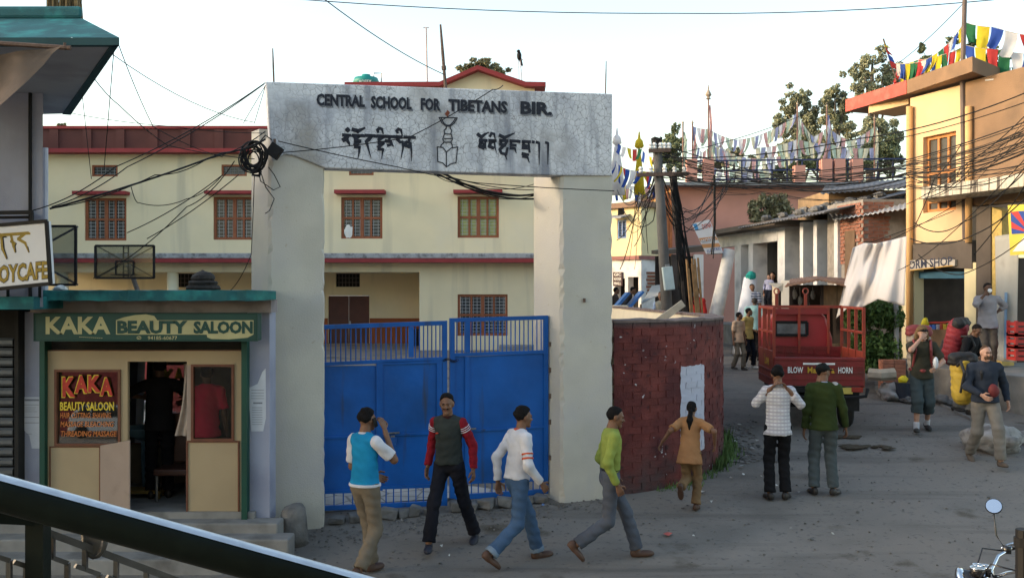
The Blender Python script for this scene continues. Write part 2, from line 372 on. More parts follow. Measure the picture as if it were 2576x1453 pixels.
for (x0, y0, x1, y1, r, lb) in ((686, 122, 689, 208, .011, 'thin bent steel rod on the gateway beam by the cable coil'), (1108, 62, 1121, 222, .022, 'tall leaning steel rod standing on the middle of the gateway beam'), (1525, 154, 1523, 238, .009, 'thin straight steel rod on the gateway beam end above the red brick wall')):
    m = MB(); a = gp(x1, y1+3, .1); b = gp(x0, y0, .1); m.tube([a, a.lerp(b, .55), b], [r, r, r*.6], 6)
    if r > .02: m.tube([a.lerp(b, .3), a.lerp(b, .36)], r*1.5, 6)
    m.build('steel_rod', RUST, label=lb, cat='rod')

# ---- the two blue gate leaves
GL = .26
def lp(x, y): return gp(x, y, GL)
def strip(m, p0, p1, p2, p3, th=.045):   # quad in pixels extruded through the leaf thickness
    P = [lp(*q)+GN*th/2 for q in (p0, p1, p2, p3)]; m.prism(P, -GN*th)
def leaf(name, label, rails, panels, bars, extra):
    g = thing(name, label, 'gate', lp(*rails[0][0])*1.0, 'blue sheet metal gate leaves')
    for q in rails:
        m = MB(); strip(m, *q, th=.05); m.build('rail', BLUE, g)
    for q in panels:
        m = MB(); strip(m, *q, th=.008); m.build('panel', BLUE, g)
    for (x0, y0t, y0b, x1, y1t, y1b, n) in bars:
        for i in range(n):
            t = (i+.5)/n; x = lerp(x0, x1, t); m = MB(); m.tube([lp(x, lerp(y0t, y1t, t)), lp(x, lerp(y0b, y1b, t))], .0085, 5, False); m.build('bar', BLUE, g)
    for f in extra: f(g)
    return g
def bolt(x, y, L=35):
    def f(g):
        m = MB(); a = lp(x, y)+GN*.045; b = lp(x+L, y-2)+GN*.045; m.tube([a, b], .012, 6)
        m.tube([a+GU*.12, a+GU*.12+GN*.05], .008, 5); m.bar(a+GU*.09-uz*.03, a+GU*.09-uz*.11, .05, .012, GN); m.build('bolt', STEEL, g)
        m = MB(); m.box(a+GU*.10-uz*.10+GN*.012, (.07, .04, .10)); m.build('padlock', BLUE, g)
    return f
def q4(xa, ya, xb, yb, h):  # rail from (xa, ya) to (xb, yb), its upper edge; h thick
    return ((xa, ya+h), (xb, yb+h), (xb, yb), (xa, ya))
def v4(x0, x1, yt, yb): return ((x0, yb), (x1, yb), (x1, yt), (x0, yt))
leaf('gate_leaf', 'wider blue gate leaf with a wicket door and barred top beside the salon pier',
     [q4(805, 817, 1124, 806, 11), v4(1112, 1124, 817, 1270), v4(1028, 1040, 821, 898), q4(805, 911, 1112, 897, 9), v4(946, 962, 912, 1232), q4(805, 1233, 946, 1228, 8), q4(805, 1271, 1112, 1258, 12), q4(962, 1221, 1112, 1216, 8), q4(805, 1098, 946, 1093, 5), q4(962, 1091, 1112, 1086, 5), v4(805, 813, 828, 911), q4(962, 909, 1112, 905, 7), v4(1098, 1111, 912, 1216)],
     [((805, 1233), (946, 1228), (946, 919), (805, 920)), ((962, 1221), (1098, 1216), (1098, 912), (962, 914))],
     [(813, 828, 912, 1028, 820, 902, 17), (1040, 820, 902, 1112, 817, 898, 7), (805, 1240, 1272, 946, 1236, 1266, 6), (962, 1229, 1265, 1112, 1224, 1259, 8)],
     [bolt(968, 1088)])
leaf('gate_leaf', 'narrower blue gate leaf with barred top hung on the pier by the brick wall',
     [q4(1131, 800, 1378, 793, 10), v4(1131, 1143, 810, 1252), v4(1367, 1378, 803, 1240), v4(1169, 1182, 809, 886), q4(1143, 888, 1367, 880, 8), q4(1143, 1209, 1367, 1200, 8), q4(1143, 1243, 1367, 1229, 13), q4(1182, 1080, 1367, 1070, 5), v4(1169, 1180, 896, 1208)],
     [((1180, 1209), (1367, 1200), (1367, 888), (1180, 896)), ((1143, 1209), (1169, 1208), (1169, 896), (1143, 896))],
     [(1143, 810, 888, 1169, 809, 887, 2), (1182, 809, 887, 1367, 804, 880, 17), (1143, 1217, 1244, 1367, 1208, 1230, 13)],
     [bolt(1160, 1078)])
m = MB()
for y in (865, 930, 995, 1060, 1150):
    m.box(gp(1385, y, GL-.02), (.05, .05, .06))
m.tube([gp(1386, 800, GL), gp(1388, 1240, GL)], .018, 6); m.build('hinge_post', RUST, gate)
# chain looped round the meeting stiles
m = MB()
for k in range(9):
    p = lp(1116+k*4, 905-3*math.sin(k*.8))+GN*.04; m.tube([p+Vector((.018*math.cos(a*.9), 0, .012*math.sin(a*.9))) for a in range(8)], .004, 4)
m.build('chain', BLACK, label='short black chain looped round the meeting stiles of the blue gate', cat='chain')
# stones under the gate
STONE = mat('field_stone', (.13, .125, .12), .95, .35, 6, .5, 30, stain=((.22, .205, .19), .5, .7, 4))
for i, (x, w, h, dk) in enumerate(((848, 34, 22, 0), (893, 26, 24, 1), (930, 30, 26, 0), (978, 40, 34, 2), (1012, 22, 26, 0), (1045, 22, 30, 1), (1082, 20, 22, 0), (1150, 30, 32, 1), (1185, 26, 24, 2), (1224, 34, 30, 1), (1268, 30, 30, 0), (1318, 34, 26, 2), (1360, 24, 24, 0))):
    yy = lerp(1300, 1262, (x-820)/560); p = gp(x, yy, .12); s = p.y/F; p.z = gz(p.x, p.y)
    m = MB(); m.box(p+Vector((0, 0, h*s*.30)), (w*s*1.15, .2, h*s*.75), Matrix.Rotation(.12*math.sin(i*2.7), 3, 'Y') @ Matrix.Rotation(.3*math.sin(i*1.9), 3, 'Z')); m.v = [(v[0]+.035*mnoise.noise(Vector(v)*9+Vector((i, 0, 0))), v[1]+.03*math.sin(i+k*2.1), v[2]+.025*mnoise.noise(Vector(v)*8+Vector((0, i, 0)))) for k, v in enumerate(m.v)]; m.build('stone', STONE, smooth=False, bevel=.02, label='rough grey stone wedged in the row under the blue gate', cat='stone', group='stones under the gate leaves')
# stone bollard by the left pier
p = hit(738, 1362); m = MB()
prof = [(.17, -.05), (.165, .1), (.155, .28), (.14, .36), (.10, .41), (.04, .43)]
m.lathe(prof, (p.x, p.y, p.z), 12)
m.v = [(Vector(v)+Vector((mnoise.noise(Vector(v)*6), mnoise.noise(Vector(v)*6+Vector((5, 0, 0))), mnoise.noise(Vector(v)*6+Vector((0, 9, 0)))))*.03)[:] for v in m.v]
m.build('stone_bollard', STONE, smooth=True, label='stubby round-topped stone bollard beside the gate pier and salon steps', cat='bollard')

# junction box and coil of spare cable on the left pier
jb = thing('junction_box', 'black tilted junction box on the corner of the gateway beam', 'junction box', gp(691, 380, -.1))
m = MB(); rot = Matrix.Rotation(R(35), 3, 'Y'); m.box(gp(691, 380, -.13), (.155, .08, .155), rot); m.build('case', BLACK, jb, bevel=.008)
m = MB(); m.bar(gp(691, 350, -.03), gp(691, 380, -.10), .03, .01); m.build('bracket', RUST, jb)
rg = random.Random(3); m = MB(); c0 = gp(637, 395, -.08)
for k in range(15):
    r = rg.uniform(.09, .165); cc = c0+Vector((rg.uniform(-.035, .035), rg.uniform(-.03, .03), rg.uniform(-.045, .045))); t = rg.uniform(-.5, .5); e = rg.uniform(.75, 1)
    m.tube([cc+Vector((r*math.cos(a)*e, r*math.sin(a)*t*.4, r*math.sin(a))) for a in [2*math.pi*j/20+k for j in range(22)]], .0085, 5)
m.tube([gp(640, 425, -.08), gp(636, 440, -.06), gp(652, 442, -.07), gp(655, 430, -.06)], .02, 5)
m.tube([gp(650, 420, -.08), gp(655, 455, -.06), gp(688, 478, -.05), gp(705, 470, -.05), gp(690, 440, -.06), gp(675, 420, -.05)], .006, 5)
m.tube([gp(655, 430, -.07), gp(668, 470, -.05), gp(690, 500, -.05), gp(678, 530, -.04), gp(667, 537, -.04)], .006, 5)
m.tube([gp(640, 372, -.07), gp(668, 340, -.05), gp(684, 352, -.05)], .008, 5)
m.build('cable_coil', BLACK, label='tangled coil of black spare cable hung on the gateway pier', cat='cable coil')
m = MB(); m.box(gp(1470, 755, -.015), (.03, .03, .05)); m.build('wall_hook', RUST, gate)
# ------------------------------------------------------------------ school building
SY = 29.0
CREAM = mat('cream_wall', (.70, .615, .42), .9, .05, 1.2, .12, 80, streak=((.50, .45, .33), .56, .8, 2.5), stain=((.66, .60, .45), .55, .8, .8))
CREAM2 = mat('cream_trim', (.74, .70, .52), .9, .06, 1.5)
BROWN = mat('parapet_brown', (.085, .03, .027), .85, .12, 2, .1, 60)
RED = mat('red_band', (.23, .03, .034), .8, .12, 3)
GREYB = mat('weathered_ledge', (.30, .31, .33), .9, .25, 6, .2, 50, stain=((.12, .12, .13), .5, .72, 9))
WOOD = mat('window_wood', (.24, .075, .03), .6, .15, 8, .1, 50)
DOORW = mat('door_brown', (.085, .03, .022), .6, .12, 4)
DADO = mat('dado_orange', (.25, .075, .028), .8, .08, 2)
GRILL = mat('grille_white', (.55, .56, .58), .6, .1)
CURT = mat('green_curtain', (.34, .36, .14), .9, .2, 9)
def sp(x, y, Y=SY): return at(x, y, Y)
school = thing('school_building', 'cream two-storey school block with red bands and brown parapet behind the gate', 'school', (sp(700, 880).x, SY, 1.16))
UX = Vector((1, 0, 0)); UZ = Vector((0, 0, 1)); UN = Vector((0, -1, 0))
def rect(x0, y0, x1, y1, O, Y=SY):  # pixel rectangle -> hole in wall coordinates
    a = at(x0, y1, Y); b = at(x1, y0, Y); return (a.x-O.x, a.z-O.z, b.x-O.x, b.z-O.z)
X0, X1 = 60, 1440
UPW = [(213, 498, 318, 605), (537, 495, 641, 603), (858, 496, 962, 600), (1151, 494, 1255, 598)]
VNT = [(231, 415, 296, 444), (557, 414, 621, 443), (878, 413, 940, 441), (1174, 413, 1236, 440)]
O = sp(X0, 640); top = sp(X1, 386)
m = MB(); wall_holes(m, O, UX, UZ, UN, top.x-O.x, top.z-O.z, [rect(*r, O) for r in UPW+VNT], .12)
a = sp(X1, 640); m.quad(a, a+Vector((0, 6, 0)), Vector((a.x, a.y+6, top.z)), top); m.quad(O, Vector((O.x, SY, top.z)), Vector((O.x, SY+6, top.z)), O+Vector((0, 6, 0)))
m.quad(O+Vector((0, 6, 0)), a+Vector((0, 6, 0)), Vector((a.x, SY+6, top.z)), Vector((O.x, SY+6, top.z)))
m.build('upper_wall', CREAM, school)
Ol = sp(1055, 882); tl = sp(X1, 658)
W5 = (1151, 740, 1277, 844)
m = MB(); wall_holes(m, Ol, UX, UZ, UN, tl.x-Ol.x, tl.z-Ol.z, [rect(*W5, Ol)], .12)
m.quad(Ol, Vector((Ol.x, SY, tl.z)), Vector((Ol.x, SY+2.5, tl.z)), Ol+Vector((0, 2.5, 0)))
m.quad(sp(X1, 882), sp(X1, 882)+Vector((0, 6, 0)), tl+Vector((0, 6, 0)), tl); m.build('lower_wall', CREAM, school)
m = MB(); m.bb(sp(X0, 684), sp(1055, 659)+Vector((0, .3, 0))); m.build('verandah_beam', CREAM, school)
# verandah back wall with door and vents
VY = SY+2.5; Ov = at(X0-30, 868, VY); tv = at(1030, 640, VY)
VH = [(826, 743, 929, 868), (845, 678, 905, 721), (447, 678, 515, 722)]
m = MB(); wall_holes(m, Ov, UX, UZ, UN, sp(1055, 0).x-Ov.x, tv.z-Ov.z, [rect(*r, Ov, VY) for r in VH], .12); m.build('verandah_wall', CREAM, school)
m = MB(); zc = sp(0, 684).z; m.bb((O.x, SY+.3, zc), (sp(1055, 0).x, VY, zc+.2)); m.build('verandah_ceiling', CREAM2, school)
m = MB(); zf = sp(0, 882).z; m.bb((O.x, SY-.6, zf-.25), (tl.x+.3, VY, zf)); m.build('verandah_floor', CONC, school)
zd0, zd1 = at(0, 866, VY).z, at(0, 800, VY).z
for xa, xb in ((X0, 825), (930, None)):
    xl = at(xa, 0, VY).x; xr = at(xb, 0, VY).x if xb else sp(1055, 0).x-.001
    m = MB(); m.bb((xl, VY-.02, zd0), (xr, VY-.002, zd1)); m.build('dado', DADO, school)
m = MB(); m.bb((sp(1055, 0).x-.02, SY+.05, zd0), (sp(1055, 0).x-.002, VY-.03, zd1)); m.build('dado', DADO, school)
d = thing('x', None, None); bpy.data.objects.remove(d)
m = MB(); a = at(827, 868, VY+.06); b = at(877, 744, VY+.06); m.bb(a, (b.x, b.y+.05, b.z)); dr = m.build('door', DOORW, school)
m = MB(); a = at(878, 868, VY+.06); b = at(929, 744, VY+.06); m.bb(a, (b.x, b.y+.05, b.z)); dr2 = m.build('door', DOORW, school)
m = MB(); m.box(at(880, 812, VY+.03), (.06, .04, .12)); m.build('handle', STEEL, dr2)
for r in VH[1:]:
    a = at(r[0], r[3], VY+.1); b = at(r[2], r[1], VY+.1); m = MB(); m.bb(a, (b.x, b.y+.02, b.z)); vt = m.build('vent', DARK, school)
    m = MB()
    for i in range(1, 7): x = lerp(a.x, b.x, i/7); m.tube([(x, VY+.03, a.z), (x, VY+.03, b.z)], .012, 4)
    for i in range(1, 4): z = lerp(a.z, b.z, i/4); m.tube([(a.x, VY+.03, z), (b.x, VY+.03, z)], .012, 4)
    m.build('grille', mat('grille_dark', (.12, .10, .09), .7), vt)
m = MB(); c = sp(429, 735); m.lathe([(.17, zf), (.16, zc)], (c.x, SY+.2, 0), 14); m.build('verandah_column', CREAM2, school, smooth=True)
m = MB(); c = sp(150, 735); m.lathe([(.17, zf), (.16, zc)], (c.x, SY+.2, 0), 14); m.build('verandah_column', CREAM2, school, smooth=True)
# ledges, bands, parapet
def band(x0, y0, x1, y1, out, name, mt, back=0.0, bev=0):
    a = sp(x0, y1); b = sp(x1, y0); m = MB(); m.bb((a.x, SY-out, a.z), (b.x, SY+.02+back, b.z)); return m.build(name, mt, school, bevel=bev)
band(X0, 638, X1+6, 651, .50, 'floor_ledge', GREYB, bev=.02); band(X0, 651.3, X1+6, 661, .53, 'red_band', RED)
band(X0, 378, X1+6, 388, .42, 'roof_ledge', RED)
par = band(X0, 325, X1, 378, .05, 'parapet', BROWN, .15); band(X0, 318, X1+2, 325, .11, 'coping', RED, .2)
for x in (139, 222, 305, 388, 470, 553, 636, 720):
    band(x-11, 327, x+11, 377, .10, 'parapet_pier', BROWN)
m = MB(); a = sp(X0, 378); m.bb((a.x, SY+.2, a.z-.2), (sp(X1, 0).x, SY+6, a.z-.02)); m.build('roof_slab', CONC, school)
# windows
def casement(x0, y0, x1, y1, Y, cols, rows, parent, glass, chajja=None, ngx=4, ngz=7):
    a = at(x0, y1, Y); b = at(x1, y0, Y); yy = Y+.05; fw = .07
    m = MB()
    for p, q in (((a.x, a.z), (a.x+fw, b.z)), ((b.x-fw, a.z), (b.x, b.z))): m.bb((p[0], yy, p[1]), (q[0], yy+.06, q[1]))
    for p, q in (((a.x+fw, a.z), (b.x-fw, a.z+fw)), ((a.x+fw, b.z-fw), (b.x-fw, b.z))): m.bb((p[0], yy+.001, p[1]), (q[0], yy+.06, q[1]))
    w = m.build('window', WOOD, parent)
    xi0, xi1, zi0, zi1 = a.x+fw, b.x-fw, a.z+fw, b.z-fw
    cw = (xi1-xi0)/cols; rh = (zi1-zi0)/rows
    m = MB()
    for i in range(1, cols): x = xi0+cw*i; t = .05 if i % 2 == 0 or cols == 4 and i == 2 else .026; m.bb((x-t, yy+.01, zi0), (x+t, yy+.055, zi1))
    for j in range(1, rows): z = zi0+rh*j; m.bb((xi0, yy+.012, z-.03), (xi1, yy+.053, z+.03))
    m.build('mullion', WOOD, w)
    for i in range(cols):
        for j in range(rows):
            m = MB(); x = xi0+cw*i; z = zi0+rh*j; t = random.uniform(-.004, .004); m.hexa([(x+.01, yy+.065+t, z), (x+cw-.01, yy+.065-t, z), (x+cw-.01, yy+.07, z), (x+.01, yy+.07, z), (x+.01, yy+.065+t, z+rh), (x+cw-.01, yy+.065-t, z+rh), (x+cw-.01, yy+.07, z+rh), (x+.01, yy+.07, z+rh)]); m.build('pane', glass, w)
    m = MB()
    for i in range(cols*ngx):
        x = xi0+(i+.5)*(xi1-xi0)/(cols*ngx); m.tube([(x, yy+.058, zi0), (x, yy+.058, zi1)], .006, 4, False)
    for j in range(rows*ngz//2+4):
        z = zi0+(j+.5)*(zi1-zi0)/(rows*ngz//2+4); m.tube([(xi0, yy+.058, z), (xi1, yy+.058, z)], .006, 4, False)
    m.build('grille', GRILL, w)
    if chajja:
        p = at(chajja[0], chajja[2], Y); q = at(chajja[1], chajja[3], Y); m = MB(); m.bb((p.x, Y-.38, q.z), (q.x, Y+.01, p.z)); m.build('sunshade', RED, parent)
    return w
CH = [(195, 327, 483, 491), (523, 655, 482, 490), (846, 971, 480, 489), (1142, 1264, 480, 488)]
for i, r in enumerate(UPW): casement(*r, SY, 4, 2, school, CURT if i == 3 else GLASS, CH[i], 2)
casement(*W5, SY, 4, 2, school, GLASS, None, 3)
WHITE = mat('white_rag', (.7, .7, .68), .9, .1)
m = MB(); p = at(876, 583, SY); m.blob((p.x, SY+.04, p.z), (.12, .012, .18), 3, .5); m.build('rag', WHITE, school)
for r in VNT:
    a = sp(r[0], r[3]); b = sp(r[2], r[1]); m = MB(); m.bb((a.x, SY+.08, a.z), (b.x, SY+.1, b.z)); v = m.build('vent', GLASS, school)
    m = MB(); fw = .05
    m.bb((a.x, SY+.02, a.z), (a.x+fw, SY+.08, b.z)); m.bb((b.x-fw, SY+.02, a.z), (b.x, SY+.08, b.z)); m.bb((a.x+fw, SY+.021, a.z), (b.x-fw, SY+.08, a.z+fw)); m.bb((a.x+fw, SY+.021, b.z-fw), (b.x-fw, SY+.08, b.z)); m.build('frame', WOOD, v)
    m = MB()
    for i in range(1, 6): x = lerp(a.x, b.x, i/6); m.tube([(x, SY+.07, a.z+fw), (x, SY+.07, b.z-fw)], .007, 4, False)
    for i in range(1, 4): z = lerp(a.z, b.z, i/4); m.tube([(a.x+fw, SY+.07, z), (b.x-fw, SY+.07, z)], .007, 4, False)
    m.build('grille', mat('grille_grey', (.22, .23, .25), .7), v)
# stair tower with shallow gable rising behind
TY = 31.5
tower = thing('stair_tower', 'cream rooftop stair tower with shallow red-edged gable above the gateway beam', 'roof tower', at(1200, 318, TY))
zb = sp(0, 378).z-.05
tp = lambda x, y: at(x, y, TY)
prof = [tp(1115, 218), tp(1203, 178), tp(1345, 218)]
m = MB(); poly = [Vector((tp(1115, 0).x, TY, zb)), Vector((tp(1345, 0).x, TY, zb)), prof[2], prof[1], prof[0]]; m.prism(poly, (0, 3, 0)); m.build('wall', CREAM, tower)
m = MB(); m.bb((tp(890, 0).x, TY+.3, zb), (tp(1115, 0).x, TY+3.3, tp(0, 214).z)); m.build('wall', CREAM, tower)
m = MB(); th = Vector((0, 0, .11)); ys = [(871, 214), (1107, 213), (1203, 172), (1322, 213), (1372, 214)]
P = [Vector((tp(*q).x, TY-.35, tp(*q).z)) for q in ys]
for p, q in zip(P, P[1:]):
    m.hexa([p-th, q-th, q-th+Vector((0, 3.8, 0)), p-th+Vector((0, 3.8, 0)), p+th*.2, q+th*.2, q+th*.2+Vector((0, 3.8, 0)), p+th*.2+Vector((0, 3.8, 0))])
m.build('roof', RED, tower)
# water tank
TEAL = mat('tank_teal', (.01, .22, .20), .5, .1)
tank = thing('water_tank', 'round teal plastic water tank on the school roof', 'water tank', at(921, 212, 33.5))
c = at(921, 212, 33.5); r_ = 32/F*33.5; m = MB()
m.lathe([(r_, c.z-.6), (r_, c.z+.06), (r_*1.02, c.z+.08), (r_*.98, c.z+.12), (r_*.9, c.z+.2), (r_*.35, c.z+.25), (r_*.33, c.z+.31), (0.02, c.z+.33)], (c.x, c.y, 0), 20); m.build('tank', TEAL, tank, smooth=True)
m = MB(); m.tube([(c.x+r_*.6, c.y, c.z+.22), (c.x+r_*.6, c.y, c.z+.36), (c.x+r_*1.2, c.y, c.z+.36), (c.x+r_*1.2, c.y, c.z-.4)], .022, 6); m.build('pipe', STEEL, tank)
text_obj('lettering', 'ADEEX', (c.x-.18, c.y-r_-.02, c.z-.04), UX, UZ, .42, .09, mat('paint_white', (.75, .75, .72), .8), tank, .004, .01)
# roof mast and aerial with a bird
m = MB(); a = at(1075, 212, 32); b = at(1072, 70, 32); m.tube([a, b], .025, 6); m.bar(b-Vector((.09, 0, 0)), b+Vector((.09, 0, 0)), .03, .02); m.build('roof_mast', mat('mast_pink', (.42, .32, .30), .7), label='thin T-topped mast on the school roof near the water tank', cat='mast')
m = MB(); m.tube([at(1313, 205, 32), at(1307, 130, 32)], .013, 5); m.tube([at(1306, 205, 32), at(1304, 148, 32)], .010, 5); m.bar(at(1302, 149, 32), at(1316, 151, 32), .02, .02); m.build('roof_aerial', mat('mast_pink', (0, 0, 0)), label='slim twin-rod aerial with a crow perched on it', cat='aerial')
bird = thing('crow', 'black crow perched on the roof aerial', 'bird', at(1305, 148, 32)); bb = at(1306, 141, 32)
m = MB(); m.blob(bb, (.075, .07, .14), 1, .05, 10, 8); m.blob(bb+Vector((-.02, -.02, .14)), (.055, .055, .055), 2, .03, 8, 6); m.tube([bb+Vector((-.03, -.04, .14)), bb+Vector((-.09, -.07, .13))], [.02, .004], 5)
m.tube([bb+Vector((.03, .02, -.06)), bb+Vector((.10, .05, -.30))], [.05, .03], 5); m.build('body', BLACK, bird, smooth=True)
m = MB(); m.tube([bb+Vector((0, 0, -.1)), bb+Vector((.01, 0, -.18))], .01, 4); m.build('leg', BLACK, bird)
# court steps by the school, bucket
m = MB(); a = sp(1310, 868); m.bb((a.x-.6, SY-.9, 1.1), (a.x+1.2, SY-.05, a.z+.02)); m.build('court_bench', CONC, label='low concrete bench against the school wall beside the lower window', cat='bench')
p = at(1043, 868, 30.6); m = MB(); m.lathe([(.13, 0), (.18, .5), (.2, .52), (.2, .55)], (p.x, p.y, zf), 12); m.build('bin', mat('bin_dark', (.03, .04, .035), .6), label='dark bin standing on the school verandah by the orange dado', cat='bin')
# ------------------------------------------------------------------ salon and the building above it
LAV = mat('lavender_wall', (.32, .335, .42), .9, .10, 2, .2, 60, stain=((.24, .25, .33), .5, .75, 1.6), streak=((.27, .27, .32), .6, .85, 4))
TEALP = mat('teal_paint', (.010, .095, .11), .75, .25, 2.5, .2, 60, stain=((.02, .20, .20), .48, .68, 5))
PLY = mat('cream_ply', (.36, .275, .165), .65, .06, 2.5)
PLYP = mat('pink_ply', (.33, .255, .21), .7, .06, 4, stain=((.25, .19, .16), .6, .8, 6))
TRIM = mat('brown_trim', (.13, .045, .022), .6, .2, 9)
GREENP = mat('green_post', (.003, .05, .032), .55, .15, 4)
SIGNG = mat('sign_green', (.003, .045, .034), .5, .15, 3)
SIGNC = mat('sign_cream', (.40, .37, .19), .6, .1, 6)
PINKC = mat('stained_beam', (.26, .23, .23), .9, .2, 2, .2, 60, stain=((.15, .13, .13), .5, .7, 3))
WY = 11.5
s_ = lambda x, y, Y=WY: at(x, y, Y)
def slabpx(m, x0, y0, x1, y1, Ya, Yb):  # box whose front face fills the pixel rectangle at depth Ya
    a = at(x0, y1, Ya); b = at(x1, y0, Ya); m.bb((a.x, Ya, a.z), (b.x, Yb, b.z)); return m
salon = thing('beauty_salon', 'small lavender beauty salon with teal roof slab and cream ply shopfront', 'shop', s_(380, 1310))
def spart(name, mt, x0, y0, x1, y1, Ya, Yb, par=None, bevel=0): m = MB(); slabpx(m, x0, y0, x1, y1, Ya, Yb); return m.build(name, mt, par or salon, bevel=bevel)
m = MB(); a = at(50, 752, 10.9); b = at(695, 757, 10.9); zt, zb_ = 2.935, 2.825
rg = random.Random(5); n = 26
fr = [Vector((lerp(a.x, b.x, i/n), 10.9+rg.uniform(-.012, .012), 0)) for i in range(n+1)]
for i in range(n):
    p, q = fr[i], fr[i+1]; e1 = .0 if i < n-1 else .02; jb_ = lambda k: .006*math.sin(k*2.1)
    m.hexa([Vector((p.x, p.y, zb_+jb_(i))), Vector((q.x, q.y, zb_+jb_(i+1)+e1)), Vector((q.x*1.23, 13.4, zb_)), Vector((p.x*1.23, 13.4, zb_)), Vector((p.x, p.y, zt-jb_(i))), Vector((q.x, q.y, zt-jb_(i+1)-e1)), Vector((q.x*1.23, 13.4, zt)), Vector((p.x*1.23, 13.4, zt))])
m.build('roof_slab', TEALP, salon)
spart('lintel', PINKC, 76, 753, 682, 786, 11.3, 11.6)
spart('pilaster', LAV, 622, 784, 678, 1312, WY, 11.8); spart('pilaster', LAV, 46, 784, 99, 1312, WY, 11.8)
spart('side_wall', LAV, 655, 784, 676, 1312, 11.81, 13.4)
spart('dark_head', DARK, 99, 784, 622, 882, 11.55, 11.8)
spart('sill', CONC, 99, 1287, 640, 1318, 11.42, 11.9)
# interior shell
m = MB(); fl = s_(0, 1290).z; xl, xr = s_(60, 0).x, s_(650, 0).x
m.quad((xl, 11.8, fl), (xr, 11.8, fl), (xr, 13.3, fl), (xl, 13.3, fl)); m.build('floor', CONC, salon)
INT = mat('salon_inside', (.16, .13, .09), .9, .2, 3)
m = MB(); m.quad((xl, 13.3, fl), (xr, 13.3, fl), (xr, 13.3, 2.8), (xl, 13.3, 2.8)); m.quad((xl, 11.8, fl), (xl, 13.3, fl), (xl, 13.3, 2.8), (xl, 11.8, 2.8)); m.quad((xr, 11.8, fl), (xr, 11.8, 2.8), (xr, 13.3, 2.8), (xr, 13.3, fl)); m.build('inner_wall', INT, salon)
m = MB(); m.bb((xl-.5, 13.35, fl-.4), (xr+.2, 13.45, 2.83)); m.build('back_wall', LAV, salon)
# green posts, ply header and leaves
spart('door_post', GREENP, 99, 858, 112, 1312, 11.38, 11.6); spart('door_post', GREENP, 607, 858, 621, 1312, 11.38, 11.6)
spart('header', PLY, 112, 880, 607, 909, 11.46, 11.56); spart('header_batten', TRIM, 112, 880, 607, 882, 11.452, 11.459)
def ringpx(name, mt, x0, y0, x1, y1, w, Ya, Yb, par):
    m = MB(); slabpx(m, x0, y0, x0+w, y1, Ya, Yb); slabpx(m, x1-w, y0, x1, y1, Ya, Yb); slabpx(m, x0+w, y0, x1-w, y0+w, Ya, Yb-.001); slabpx(m, x0+w, y1-w, x1-w, y1, Ya, Yb-.001); return m.build(name, mt, par)
SG = clear_glass('salon_glass', (.75, .77, .75), 2.3)
lf = spart('front_leaf', PLY, 112, 909, 139, 1291, 11.46, 11.52)
spart('leaf_board', PLY, 139, 909, 300, 931, 11.46, 11.52, lf); spart('leaf_board', PLY, 300, 909, 321, 1123, 11.461, 11.519, lf); spart('leaf_board', PLY, 139, 1119, 300, 1291, 11.461, 11.519, lf)
spart('leaf_board', PLYP, 300, 1123, 322, 1291, 11.461, 11.519, lf)
ringpx('window_frame', TRIM, 136, 929, 302, 1121, 6, 11.44, 11.5, lf); gl_ = spart('glass', SG, 142, 935, 296, 1115, 11.495, 11.4955, lf)
for v in gl_.data.vertices: v.co.y += (v.co.z-at(0, 1025, 11.5).z)*math.tan(R(3.1))
ringpx('panel_trim', TRIM, 124, 1122, 252, 1296, 2.5, 11.45, 11.462, lf)
# folding half leaf standing slightly open
m = MB(); P = [at(252, 1284, 11.42), at(326, 1284, 11.22), at(326, 1107, 11.22), at(252, 1120, 11.42)]; m.prism(P, (.0, .025, 0)); m.build('folding_leaf', PLYP, salon)
rf = spart('front_leaf', PLY, 586, 909, 607, 1291, 11.46, 11.52)
spart('leaf_board', PLY, 470, 909, 586, 918, 11.461, 11.519, rf); spart('leaf_board', PLYP, 470, 918, 483, 1108, 11.462, 11.518, rf); spart('leaf_board', PLY, 470, 1106, 586, 1289, 11.461, 11.519, rf)
ringpx('window_frame', TRIM, 480, 916, 588, 1109, 6, 11.44, 11.5, rf); spart('glass', clear_glass('right_glass', (.85, .86, .85), 1.35), 486, 922, 582, 1103, 11.475, 11.48, rf)
ringpx('panel_trim', TRIM, 468, 1108, 602, 1291, 4, 11.445, 11.462, rf)
# painted lettering on the window
RP = mat('window_red', (.42, .03, .015), .6, .2, 20); YP = mat('window_yellow', (.60, .45, .03), .6, .2, 20); OP = mat('window_orange', (.45, .14, .03), .6, .2, 20)
def wtext(s, x0, x1, yt, yb, mt, bold=.0, par=None, Y=11.47, th=.003, shear=0): p = at(x0, yb, Y); w = (x1-x0)/F*Y; h = (yb-yt)/F*Y; return text_obj('lettering', s, p, UX, UZ, w, h, mt, par or salon, th, bold, shear)
for k, (ch, x0, x1, yt, yb) in enumerate((('K', 157, 190, 948, 998), ('A', 188, 222, 944, 988), ('K', 222, 254, 944, 986), ('A', 252, 284, 950, 994))):
    wtext(ch, x0-2, x1-2, yt-2, yb+2, YP, .06, lf, 11.4735); wtext(ch, x0, x1, yt, yb, RP, .05, lf)
wtext('BEAUTY SALOON', 151, 287, 1010, 1032, YP, .03, lf); wtext('HAIR CUTTING. SHAVING.', 151, 281, 1037, 1051, OP, .02, lf, shear=.15); wtext('MASSAGE BLEACHING', 152, 286, 1059, 1073, OP, .02, lf, shear=.15); wtext('THREADING MASSAGE', 153, 294, 1083, 1097, OP, .02, lf, shear=.15)
